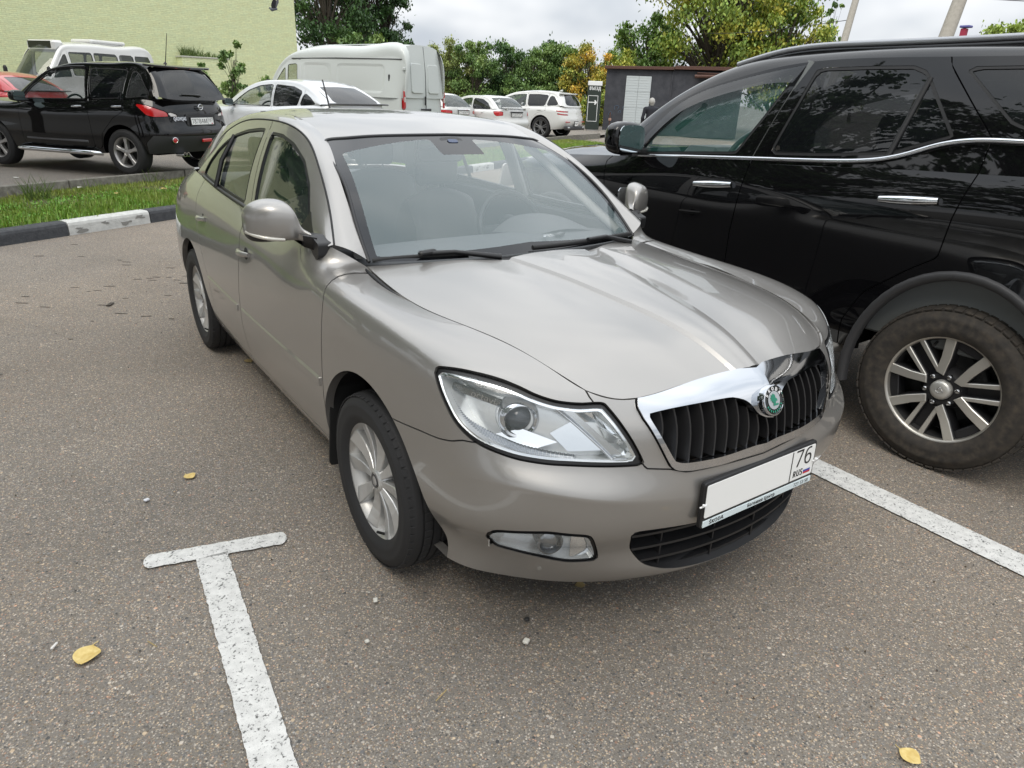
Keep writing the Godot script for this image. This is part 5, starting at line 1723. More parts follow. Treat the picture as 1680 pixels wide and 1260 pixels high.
func build_crossover() -> void:   # black, on the raised car park at the left
	var t := thing("parked_car", "black compact crossover with chrome side tube, number plate Т878АМ 197, beyond the grass strip", "car", Vector3(-11.38, .16, -.55), deg_to_rad(-141.9))
	var M := car_mats(Color(.0035, .0035, .004), 0.0)
	var P := {
		"xf": 3.49, "xr": -.82, "w": .89, "wb": 2.63, "xc": 1.95, "ku": 7, "kv": 6,
		"rows": [
			[[.28, .32, .30, .32, .36], .95, -.10, .10], [[.45, .45, .42, .45, .50], .99, 0.0, .02], [[.62, .62, .60, .62, .66], 1.0, 0.0, -.02],
			[[.78, .78, .78, .80, .80], .995, 0.0, .03], [[.88, .92, .92, .97, .95], .985, -.04, .05]],
		"top_dx": [-.08, .10], "top_y": [.92, .92, .94, .97, 1.0, 1.01, 1.0, 1.05, 1.115, 1.125, 1.12, 1.11, 1.11], "top_z": [1, 1, .95, .9, .86, .86, .93, .93, .915, .90, .88, .88, 1],
		"arches": [[0.0, .345, .40, .41], [2.63, .345, .40, .41]],
		"belt_x": [2.02, 1.6, 1.25, .9, .2, -.35, -.60],
		"L1": [2.05, 1.04, .815, 1.6, 1.36, .72, 1.25, 1.51, .665, .9, 1.565, .645, .2, 1.575, .64, -.33, 1.545, .64, -.60, 1.18, .76],
		"L2": [2.25, 1.05, .70, 1.75, 1.36, .62, 1.3, 1.55, .56, .9, 1.61, .55, .2, 1.625, .55, -.45, 1.585, .54, -.76, 1.15, .66],
		"ws": [2.45, 1.03, 1.32, 1.585], "roof": [1.585, 1.645, 1.66, 1.62], "tail_x": -.06, "rw": [-.80, 1.135],
		"rear_win": round_poly(V2([-.1,1.55, .44,1.53, .53,1.40, .585,1.26, .55,1.205, .40,1.185, -.1,1.170]), .03), "rear_glass": "privacy",
		"bonnet": [2.42, 1.02, 2.7, 1.04, 3.0, 1.03, 3.25, .99],
		"wins": [
			[round_poly(V2([1.93,1.055, 1.75,1.245, 1.5,1.405, 1.22,1.505, .95,1.54, .70,1.545, .64,1.09]), .02), "glass", .014],
			[round_poly(V2([.56,1.095, .615,1.547, .2,1.55, -.13,1.54, -.03,1.130]), .02), "privacy", .014],
			[round_poly(V2([-.12,1.135, -.20,1.53, -.315,1.51, -.50,1.22, -.47,1.175]), .02), "privacy", .012]],
		"cuts": [
			["tail_lamp", "red", TAIL, round_poly(V2([.40,1.075, .22,1.05, .03,.985, -.04,.965, -.06,.895, .15,.885, .25,.905]), .015), -2.0, .3, -0.004, .008],
			["reversing_lamp", "clearlamp", TAIL, round_poly(V2([-.05,.968, -.17,.930, -.20,.905, -.19,.895, -.07,.895]), .012), -2.0, .3, -0.004, .006],
			["rear_bumper_trim", "trim", SIDE, V2([-1.2,.60, -.55,.62, -.42,.50, -.40,.2, -1.2,.2]), -2.0, .2, 0.0, .004, "one"]],
		"doors": [["front_door", V2([1.98,.38, 2.0,.75, 1.98,1.0, 2.02,1.1, 1.6,1.40, 1.2,1.58, .63,1.66, .60,1.05, .55,.38])], ["rear_door", V2([.55,.38, .60,1.05, .63,1.66, -.14,1.66, -.05,1.11, -.10,.95, .12,.84, .36,.62, .42,.38])]],
	}
	auto_body(t, P, M)
	four_wheels(t, P, .755, .345, .225, .215, "crossover", 5, Color(.36, .35, .34), .6)
	bar_handle(t, Vector3(.78, .985, .872), .19, M.chrome); bar_handle(t, Vector3(.02, 1.01, .858), .19, M.chrome)
	ear_mirror(t, Vector3(1.82, 1.10, .99), Vector3(.18, .16, .24), M.body, mat(Color(.5, .62, .62), .03, 1.0), M.plastic)
	for sg in [1.0, -1.0]:
		var s := Soup.new()
		tube(s, spl(V3([2.16,.30,.80 * sg, 2.1,.31,.90 * sg, 1.3,.31,.935 * sg, .6,.31,.90 * sg, .50,.30,.80 * sg]), 5), .036, 12)
		put(s, "side_tube", M.chrome, t)
		s = Soup.new()
		for x in [1.8, .95]: box(s, Vector3(x, .345, .93 * sg), Vector3(.30, .012, .06), .004)
		put(s, "tread_pad", M.plastic, t)
		s = Soup.new()
		box(s, Vector3(1.29, .475, .885 * sg), Vector3(1.25, .035, .014), .006)
		put(s, "door_moulding", mat(Color(.10, .10, .105), .25, .5), t)
		# red reflector in a chrome ring, low on the bumper
		s = Soup.new(); lathe(s, Vector3(-.765, .555, .62 * sg), Vector3(-1, 0, .45 * sg), V2([-.02,.045, .012,.044, .014,.038, .008,.034]), 24)
		put(s, "reflector_ring", M.chrome, t)
		s = Soup.new(); lathe(s, Vector3(-.765, .555, .62 * sg), Vector3(-1, 0, .45 * sg), V2([.007,.035, .010,.02, .011,.0005]), 24)
		put(s, "reflector", M.red, t)
		for dz in [.0, .075]:
			s = Soup.new()
			lathe(s, Vector3(-.74, .335, (.40 + dz) * sg), Vector3(-1, 0, 0), V2([-.1,.034, .05,.034, .05,.028, -.05,.027]), 20)
			if sg < 0: put(s, "exhaust_tip", M.chrome, t)
		s = Soup.new()
		tube(s, spl(V3([1.93,1.07,.845 * sg, 1.5,1.425,.735 * sg, 1.22,1.525,.69 * sg, .70,1.56,.675 * sg]), 5), .015, 6)
		put(s, "rain_deflector", M.plastic, t)
	var b := Soup.new()
	box(b, Vector3(-.845, .535, 0), Vector3(.03, .05, .22), .008)
	put(b, "rear_fog_lamp", M.red, t)
	b = Soup.new()
	slab(b, round_poly(rect2(-.33, -.10, .33, .09), .04), -.02, .012, Transform3D(Basis(Vector3(0, 0, 1), Vector3(.08, 1, 0).normalized(), Vector3(-1, .08, 0).normalized()), Vector3(-.772, .84, 0)), .01)
	put(b, "plate_recess", M.plastic, t)
	var face := Basis(Vector3(0, 0, 1), Vector3(.08, 1, 0).normalized(), Vector3(-1, .08, 0).normalized())
	plate(t, Vector3(-.800, .825, 0), face, "Т878АМ", "197")
	b = Soup.new()
	var ring := PackedVector3Array()
	for k in 21: ring.append(Vector3(-.792, 1.035 + .042 * sin(TAU * k / 20), .048 * cos(TAU * k / 20)))
	tube(b, ring, .007, 6, false); box(b, Vector3(-.79, 1.035, 0), Vector3(.012, .016, .125), .004)
	put(b, "emblem", M.chrome, t)
	text(t, "lettering", "QASHQAI", .05, M.chrome, Vector3(-.775, .865, -.47), face, true, .004, .27)
	b = Soup.new()
	tube(b, PackedVector3Array([Vector3(-.79, 1.20, .02), Vector3(-.775, 1.21, -.10), Vector3(-.775, 1.215, -.36)]), PackedFloat32Array([.020, .016, .008]), 6)
	put(b, "rear_wiper", M.plastic, t)
	b = Soup.new()
	slab(b, cr2(V2([-.62,-.04, .62,-.04, .58,.06, .0,.10, -.58,.06]), 4), -.012, .018, Transform3D(Basis(Vector3(0, 0, 1), Vector3(-1, -.18, 0).normalized(), Vector3(-.18, 1, 0).normalized()), Vector3(-.46, 1.612, 0)), .008)
	put(b, "roof_spoiler", M.body, t)
	b = Soup.new(); box(b, Vector3(-.545, 1.595, 0), Vector3(.02, .022, .34), .004)
	put(b, "brake_lamp", M.red, t)
	b = Soup.new()
	lathe(b, Vector3(-.22, 1.635, 0), Vector3(-.2, 1, 0), V2([0,.035, .03,.022, .045,.008]), 12)
	tube(b, PackedVector3Array([Vector3(-.23, 1.67, 0), Vector3(-.33, 2.09, .0)]), PackedFloat32Array([.007, .004]), 6)
	put(b, "aerial", M.plastic, t)
	cabin(t, 1.25, .62, .95, M, 1.45)
	# side repeater
	for sg in [1.0, -1.0]:
		b = Soup.new(); lathe(b, Vector3(2.22, .865, .862 * sg), Vector3(0, 0, sg), V2([-.01,.028, .01,.024, .014,.0005]), 16)
		put(b, "side_repeater", M.clearlamp, t)

# dashboard, wheel and seats, as far as the panes let them be seen
func cabin(t: Node3D, x: float, y: float, top: float, M: Dictionary, dash: float) -> void:
	var s := Soup.new()
	box(s, Vector3(dash + .25, top - .10, 0), Vector3(.45, .22, 1.34), .06)
	put(s, "dashboard", M.trim, t)
	steering_wheel(t, Vector3(dash - .05, top + .02, -.36), .185, M.plastic, .4)
	var c := mat(Color(.05, .05, .05), .8)
	for z in [.36, -.36]: seat(t, Vector3(x - .55, y - .28, z), c, .24)
	seat(t, Vector3(x - 1.35, y - .22, 0), c, .55)

func build_fastback(called: String, label: String, at: Vector3, deg: float, col: Color, metal: float, tall := 1.0) -> void:
	var t := thing(called, label, "car", at, deg_to_rad(deg))
	var M := car_mats(col, metal)
	var P := {
		"xf": 3.65, "xr": -1.0, "w": .92, "wb": 2.8, "xc": 1.95, "ku": 6, "kv": 5,
		"rows": [
			[[.20, .24, .22, .24, .30], .94, -.10, .12], [[.40, .40, .36, .40, .45], .985, 0.0, .02], [[.58, .58, .56, .58, .62], 1.0, 0.0, -.02],
			[[.70, .74, .76, .78, .80], .995, 0.0, .02], [[.78, .86, .90, .94, .96], .975, -.05, .02]],
		"top_dx": [-.10, .03], "top_y": [.84, .84, .86, .90, .93, .95, .97, .995, 1.05, 1.075, 1.085, 1.085, 1.085], "top_z": [1, 1, .94, .88, .84, .84, .92, .915, .88, .86, .90, .95, 1],
		"arches": [[0.0, .345, .40, .41], [2.8, .345, .40, .41]],
		"belt_x": [2.02, 1.5, 1.1, .7, .1, -.35, -.70],
		"L1": [2.05, .99, .82, 1.5, 1.29, .72, 1.1, 1.40, .675, .7, 1.43, .66, .1, 1.405, .66, -.35, 1.28, .69, -.72, 1.10, .76],
		"L2": [2.3, 1.0, .70, 1.65, 1.32, .60, 1.15, 1.45, .555, .7, 1.475, .545, .1, 1.465, .54, -.22, 1.405, .54, -.90, 1.10, .64],
		"ws": [2.5, .99, 1.2, 1.475], "roof": [1.475, 1.505, 1.495, 1.425], "tail_x": -.05, "rw": [-.97, 1.095],
		"rear_win": round_poly(V2([-.1,1.40, .44,1.385, .56,1.15, .50,1.125, -.1,1.120]), .03), "rear_glass": "privacy",
		"bonnet": [2.48, .99, 2.75, 1.0, 3.1, .97, 3.35, .92],
		"wins": [
			[round_poly(V2([1.92,1.010, 1.7,1.15, 1.45,1.285, 1.12,1.375, .82,1.403, .70,1.405, .66,1.015]), .02), "glass", .012],
			[round_poly(V2([.60,1.018, .63,1.408, .1,1.380, -.18,1.30, -.10,1.045]), .02), "privacy", .012],
			[round_poly(V2([-.16,1.050, -.23,1.285, -.42,1.205, -.58,1.11, -.54,1.085]), .02), "privacy", .012]],
		"cuts": [["tail_lamp", "red", TAIL, round_poly(V2([.20,.975, -.05,.965, -.20,.945, -.20,.90, .08,.90]), .012), -2.0, .2, -0.004, .006]],
		"doors": [["front_door", V2([1.95,.30, 1.98,.75, 1.97,.96, 2.02,1.03, 1.5,1.33, 1.1,1.45, .66,1.5, .63,1.0, .60,.30])], ["rear_door", V2([.60,.30, .63,1.0, .66,1.5, .1,1.5, -.2,1.40, -.30,1.0, .0,.85, .34,.62, .40,.30])]],
	}
	if tall != 1.0: t.scale = Vector3(1, tall, 1)
	auto_body(t, P, M)
	four_wheels(t, P, .79, .345, .24, .22, "fastback", 5, Color(.30, .30, .30), .6)
	bar_handle(t, Vector3(.80, .93, .893), .17, M.body); bar_handle(t, Vector3(-.05, .965, .885), .17, M.body)
	ear_mirror(t, Vector3(1.80, 1.06, .99), Vector3(.15, .13, .22), M.plastic, mat(Color(.5, .6, .62), .03, 1.0), M.plastic)
	var b := Soup.new()
	slab(b, cr2(V2([-.66,-.02, .66,-.02, .60,.075, .0,.11, -.60,.075]), 4), -.010, .012, Transform3D(Basis(Vector3(0, 0, 1), Vector3(-1, .14, 0).normalized(), Vector3(.14, 1, 0).normalized()), Vector3(-.91, 1.112, 0)), .006)
	put(b, "tail_spoiler", mat(Color(.10, .10, .105), .35), t)
	cabin(t, 1.25, .52, .90, M, 1.45)

func build_saloon(label: String, at: Vector3, deg: float, words: String, region: String, wide_lamp: bool) -> void:
	var t := thing("parked_car", label, "car", at, deg_to_rad(deg))
	var M := car_mats(Color(.60, .60, .585), 0.0)
	var P := {
		"xf": 3.5, "xr": -1.0, "w": .87, "wb": 2.6, "xc": 1.85, "ku": 5, "kv": 5,
		"rows": [
			[[.20, .24, .22, .26, .30], .94, -.08, .10], [[.38, .38, .36, .40, .44], .985, 0.0, .0], [[.55, .55, .54, .56, .58], 1.0, 0.0, -.03],
			[[.68, .70, .72, .74, .70], .995, 0.0, .02], [[.76, .82, .86, .90, .92], .975, -.05, .03]],
		"top_dx": [-.10, .05], "top_y": [.82, .82, .84, .87, .90, .91, .92, .94, .97, .99, 1.0, 1.0, 1.0], "top_z": [1, 1, .94, .88, .84, .84, .92, .915, .89, .86, .90, .95, 1],
		"arches": [[0.0, .31, .36, .37], [2.6, .31, .36, .37]],
		"belt_x": [1.92, 1.4, 1.0, .6, .05, -.30, -.52],
		"L1": [1.95, .94, .79, 1.4, 1.24, .69, 1.0, 1.345, .645, .6, 1.37, .635, .05, 1.345, .635, -.30, 1.20, .66, -.54, 1.0, .73],
		"L2": [2.2, .95, .66, 1.55, 1.25, .58, 1.05, 1.39, .535, .6, 1.415, .53, .05, 1.405, .53, -.18, 1.355, .53, -.72, 1.01, .62],
		"ws": [2.35, .94, 1.1, 1.41], "roof": [1.41, 1.44, 1.43, 1.375], "tail_x": -.05, "rw": [-.78, 1.01],
		"bonnet": [2.33, .94, 2.6, .95, 2.95, .92, 3.2, .88],
		"wins": [
			[round_poly(V2([1.80,.955, 1.6,1.09, 1.35,1.23, 1.02,1.315, .72,1.34, .62,1.34, .58,.965]), .02), "glass", .012],
			[round_poly(V2([.52,.968, .55,1.34, .08,1.315, -.22,1.19, -.42,1.02, -.38,.990]), .02), "privacy", .012]],
		"cuts": [["tail_lamp", "red", TAIL, round_poly(V2([.14,.93, -.04,.945, -.22,.935, -.22,.80, .02,.78, .10,.84]) if not wide_lamp else V2([.20,.90, -.04,.915, -.30,.90, -.30,.80, .02,.76]), .02), -2.0, .2, -0.004, .006]],
		"doors": [["front_door", V2([1.85,.30, 1.88,.72, 1.87,.92, 1.92,.98, 1.4,1.28, 1.0,1.39, .58,1.5, .55,.95, .52,.30])], ["rear_door", V2([.52,.30, .55,.95, .58,1.5, .05,1.5, -.2,1.35, -.28,.95, .0,.80, .30,.60, .36,.30])]],
	}
	auto_body(t, P, M)
	four_wheels(t, P, .745, .31, .205, .20, "saloon", 5, Color(.36, .36, .36), .5)
	bar_handle(t, Vector3(.72, .86, .84), .16, M.body); bar_handle(t, Vector3(-.08, .88, .83), .16, M.body)
	ear_mirror(t, Vector3(1.70, 1.0, .94), Vector3(.14, .12, .20), M.body, mat(Color(.5, .6, .62), .03, 1.0), M.plastic)
	var face := Basis(Vector3(0, 0, 1), Vector3(0, 1, 0), Vector3(-1, 0, 0))
	plate(t, Vector3(-.985, .83, 0), face, words, region)
	var b := Soup.new()
	box(b, Vector3(-.975, .925, 0), Vector3(.05, .035, .60), .01)
	put(b, "plate_lamp_bar", M.plastic if not wide_lamp else M.chrome, t)
	if not wide_lamp:
		b = Soup.new(); box(b, Vector3(-.93, .80, -.60), Vector3(.02, .05, .10), .005)
		b = Soup.new()
		slab(b, cr2(V2([-.60,0, .60,0, .52,.14, .0,.16, -.52,.14]), 4), 0, .016, Transform3D(Basis(Vector3(0, 0, 1), Vector3(1, .12, 0).normalized(), Vector3(-.12, 1, 0).normalized()), Vector3(-.96, 1.045, 0)), .005)
		for z in [-.45, .45]: box(b, Vector3(-.92, 1.02, z), Vector3(.08, .06, .05), .01)
		put(b, "tail_spoiler", M.body, t)
	cabin(t, 1.2, .50, .88, M, 1.4)

func build_white_suv() -> void:
	var t := thing("parked_car", "large white off-road car with thin red lamp bars, beyond the lawn before the hut", "car", Vector3(-21.28, .08, -16.34), deg_to_rad(-156.2))
	var M := car_mats(Color(.62, .62, .60), 0.0)
	var P := {
		"xf": 3.90, "xr": -1.05, "w": .98, "wb": 2.955, "xc": 2.1, "ku": 6, "kv": 6,
		"rows": [
			[[.28, .32, .30, .32, .38], .95, -.10, .12], [[.46, .46, .44, .46, .52], .99, 0.0, .02], [[.66, .66, .66, .68, .70], 1.0, 0.0, -.02],
			[[.84, .84, .86, .88, .86], .995, 0.0, .02], [[.94, .98, 1.02, 1.04, 1.0], .975, -.05, .05]],
		"top_dx": [-.10, .10], "top_y": [.98, .98, 1.0, 1.04, 1.07, 1.09, 1.08, 1.10, 1.13, 1.15, 1.15, 1.14, 1.14], "top_z": [1, 1, .95, .9, .86, .86, .93, .93, .91, .89, .88, .88, 1],
		"arches": [[0.0, .39, .45, .46], [2.955, .39, .45, .46]],
		"belt_x": [2.2, 1.7, 1.3, .9, .2, -.45, -.74],
		"L1": [2.25, 1.10, .87, 1.7, 1.41, .77, 1.3, 1.54, .71, .9, 1.59, .69, .2, 1.60, .68, -.42, 1.55, .68, -.74, 1.20, .81],
		"L2": [2.5, 1.11, .74, 1.85, 1.43, .66, 1.35, 1.61, .60, .9, 1.66, .59, .2, 1.67, .59, -.60, 1.60, .58, -.90, 1.16, .70],
		"ws": [2.7, 1.10, 1.4, 1.635], "roof": [1.635, 1.70, 1.715, 1.645], "tail_x": -.10, "rw": [-.98, 1.15],
		"rear_win": round_poly(V2([-.1,1.60, .44,1.575, .60,1.30, .56,1.22, .40,1.20, -.1,1.19]), .03), "rear_glass": "privacy",
		"bonnet": [2.68, 1.10, 3.0, 1.12, 3.3, 1.10, 3.6, 1.05],
		"wins": [
			[round_poly(V2([2.12,1.115, 1.9,1.28, 1.65,1.43, 1.33,1.525, 1.0,1.56, .78,1.563, .72,1.13]), .02), "glass", .014],
			[round_poly(V2([.64,1.133, .69,1.566, .2,1.575, -.20,1.552, -.12,1.16]), .02), "privacy", .014],
			[round_poly(V2([-.18,1.165, -.27,1.545, -.42,1.515, -.66,1.27, -.60,1.20]), .04), "privacy", .012]],
		"cuts": [
			["tail_lamp", "red", TAIL, round_poly(V2([.22,1.03, -.06,1.01, -.30,1.005, -.30,.965, -.06,.965, .20,.99]), .008), -2.0, .3, -0.003, .006],
			["tail_lamp", "red", TAIL, round_poly(V2([.17,.93, -.06,.905, -.30,.90, -.30,.86, -.06,.86, .15,.885]), .008), -2.0, .3, -0.003, .006]],
		"doors": [["front_door", V2([2.2,.42, 2.24,.85, 2.2,1.06, 2.24,1.16, 1.7,1.45, 1.3,1.59, .72,1.65, .68,1.1, .62,.42])], ["rear_door", V2([.62,.42, .68,1.1, .72,1.65, -.22,1.65, -.14,1.15, -.20,1.0, .15,.92, .42,.70, .48,.42])]],
	}
	auto_body(t, P, M)
	four_wheels(t, P, .83, .39, .285, .25, "white_suv", 5, Color(.30, .30, .30), .7, 1)
	bar_handle(t, Vector3(.90, 1.0, .95), .20, M.body); bar_handle(t, Vector3(.08, 1.02, .945), .20, M.body)
	ear_mirror(t, Vector3(2.0, 1.16, 1.06), Vector3(.17, .15, .24), M.body, mat(Color(.5, .6, .62), .03, 1.0), M.plastic)
	var face := Basis(Vector3(0, 0, 1), Vector3(0, 1, 0), Vector3(-1, 0, 0))
	plate(t, Vector3(-1.075, .56, 0), face, "О376МС", "77", Vector2(.30, .17))
	var b := Soup.new()
	slab(b, cr2(V2([-.64,-.04, .64,-.04, .60,.10, .0,.14, -.60,.10]), 4), -.014, .02, Transform3D(Basis(Vector3(0, 0, 1), Vector3(-1, -.10, 0).normalized(), Vector3(-.10, 1, 0).normalized()), Vector3(-.62, 1.625, 0)), .008)
	put(b, "roof_spoiler", M.body, t)
	b = Soup.new()
	slab(b, V2([-.09,0, .09,0, -.07,.07, -.09,.06]), -.015, .015, Transform3D(Basis(), Vector3(-.30, 1.70, 0)), .006)
	put(b, "roof_fin", M.body, t)
	b = Soup.new()
	box(b, Vector3(-1.0, .40, 0), Vector3(.16, .14, 1.5), .03)
	put(b, "diffuser", M.trim, t)
	for z in [-.62, .62]:
		b = Soup.new(); box(b, Vector3(-1.06, .42, z), Vector3(.06, .07, .20), .02)
		put(b, "exhaust_tip", M.chrome, t)
		b = Soup.new(); box(b, Vector3(-1.015, .625, z), Vector3(.04, .03, .32), .008)
		put(b, "reflector", M.red, t)
	cabin(t, 1.4, .66, 1.02, M, 1.6)

func van_rows() -> Array:
	return [
		[[.35, .40, .38, .40, .42], .96, -.06, .03], [[.55, .55, .55, .55, .55], .995, 0.0, 0.0], [[.75, .75, .75, .75, .75], 1.0, 0.0, 0.0],
		[[.95, .95, .95, .95, .95], .998, -.04, 0.0], [[1.08, 1.10, 1.12, 1.12, 1.12], .992, -.14, .005]]

func build_van() -> void:
	var t := thing("panel_van", "white high-roofed panel van with blank pressed sides, behind the white fastback car", "van", Vector3(-16.58, .12, -7.12), deg_to_rad(-150.7))
	var M := car_mats(Color(.52, .55, .53), 0.0)
	M.body.roughness = .5; M.body.clearcoat = .5
	var P := {
		"xf": 4.15, "xr": -1.15, "w": 1.0, "wb": 3.1, "xc": 3.25, "ku": 6, "kv": 6,
		"sz": [0.0, 0.40, 0.70, 0.88, 0.955, 0.985, 1.0, 1.0, 1.0, 0.995, 0.96, 0.48, 0.0],
		"rows": van_rows(), "top_dx": [-.26, .01], "top_y": [1.14, 1.14, 1.16, 1.20, 1.24, 1.26, 1.27, 1.27, 1.27, 1.27, 1.27, 1.27, 1.27], "top_z": [1, 1, .95, .9, .88, .92, .965, .98, .985, .985, .98, .985, 1],
		"arches": [[0.0, .34, .40, .42], [3.1, .34, .40, .42]],
		"belt_x": [3.30, 2.95, 2.6, 2.2, 1.0, 0.0, -1.02, -1.10],
		"L1": [3.32, 1.30, .93, 2.95, 1.82, .90, 2.65, 2.06, .875, 2.2, 2.13, .885, 1.0, 2.15, .89, 0.0, 2.155, .89, -1.03, 2.15, .885, -1.11, 1.30, .965],
		"L2": [3.52, 1.32, .80, 3.0, 1.95, .76, 2.55, 2.26, .72, 2.2, 2.38, .70, 1.0, 2.47, .70, 0.0, 2.49, .70, -1.04, 2.47, .72, -1.135, 1.29, .90],
		"ws": [3.75, 1.30, 2.60, 2.30], "roof": [2.30, 2.45, 2.53, 2.55, 2.53], "tail_x": -.03, "rw": [-1.15, 1.28], "bulge": .015, "rail_up": .05, "rail_out": .05, "rear_glass": "body", "deck": 0.0,
		"bonnet": [3.72, 1.28, 3.85, 1.26, 3.9, 1.22, 3.95, 1.18],
		"wins": [
			[round_poly(V2([3.20,1.33, 3.0,1.62, 2.80,1.87, 2.72,1.93, 2.66,1.33]), .03), "glass", .014],
			[round_poly(V2([2.60,1.33, 2.64,1.99, 2.30,2.02, 2.26,1.33]), .03), "glass", .014],
			[round_poly(rect2(1.18, 1.36, 2.08, 2.05), .08), "body", .06, .016], [round_poly(rect2(-.55, 1.36, .98, 2.05), .08), "body", .06, .016]],
		"cuts": [["side_panel", "body", SIDE, round_poly(rect2(.62, .74, 2.02, 1.16), .06), -1.2, 4.0, -0.010, .02], ["tail_lamp", "red", TAIL, round_poly(V2([-.075,1.46, -.165,1.46, -.165,1.0, -.07,1.0]), .02), -2.0, .0, .012, .006]],
		"doors": [["cab_door", V2([3.28,.45, 3.30,1.3, 3.2,1.42, 2.95,1.86, 2.66,2.10, 2.18,2.12, 2.17,.45])]],
	}
	auto_body(t, P, M)
	four_wheels(t, P, .86, .34, .20, .20, "van", 6, Color(.10, .10, .10), .3)
	ear_mirror(t, Vector3(3.20, 1.45, 1.10), Vector3(.12, .30, .16), M.plastic, mat(Color(.5, .6, .62), .03, 1.0), M.plastic)
	for sg in [1.0, -1.0]:
		var s := Soup.new()
		tube(s, PackedVector3Array([Vector3(2.5, 2.135, .885 * sg), Vector3(1.0, 2.165, .897 * sg), Vector3(-1.03, 2.165, .893 * sg)]), .012, 6)
		put(s, "roof_gutter", mat(Color(.05, .05, .05), .6), t)
		s = Soup.new(); box(s, Vector3(-.68, 1.60, .955 * sg), Vector3(.05, .42, .03), .01)
		put(s, "door_rail", M.plastic, t)
		# rear doors with pressed panels, hinges and lamps
		s = Soup.new()
		slab(s, round_poly(rect2(.12, 1.40, .66, 2.10), .09), -.02, .016, Transform3D(Basis(Vector3(0, 0, sg), Vector3(.072, 1, 0).normalized(), Vector3(-1, .072, 0).normalized()), Vector3(-1.262, 0, 0)), .012)
		put(s, "door_pressing", M.body, t)
		s = Soup.new()
		for y in [.55, 1.25, 1.95]: box(s, Vector3(-1.11, y, .93 * sg), Vector3(.07, .07, .05), .01)
		put(s, "hinge", M.body, t)
		s = Soup.new()
		box(s, Vector3(-1.125, 1.24, .945 * sg), Vector3(.03, .40, .09), .01)
		put(s, "lamp_cluster", M.red, t)
		s = Soup.new()
		box(s, Vector3(-1.143, 1.24, .945 * sg), Vector3(.01, .12, .07), .003)
		put(s, "reversing_lamp", M.clearlamp, t)
	var b := Soup.new()
	tube(b, PackedVector3Array([Vector3(-1.158, .5, 0), Vector3(-1.165, 1.27, 0), Vector3(-1.14, 1.9, 0), Vector3(-1.075, 2.5, 0)]), .008, 6)
	put(b, "door_gap", M.trim, t)
	b = Soup.new()
	box(b, Vector3(-1.18, 1.22, -.06), Vector3(.03, .22, .035), .008)
	put(b, "door_lock", M.plastic, t)
	b = Soup.new()
	box(b, Vector3(-1.165, 1.0, 0), Vector3(.04, .06, .46), .01)
	put(b, "handle_recess", M.trim, t)
	b = Soup.new()
	box(b, Vector3(-1.2, .44, 0), Vector3(.12, .16, 1.9), .03)
	put(b, "rear_bumper", M.trim, t)
	cabin(t, 3.0, .85, 1.25, M, 3.05)

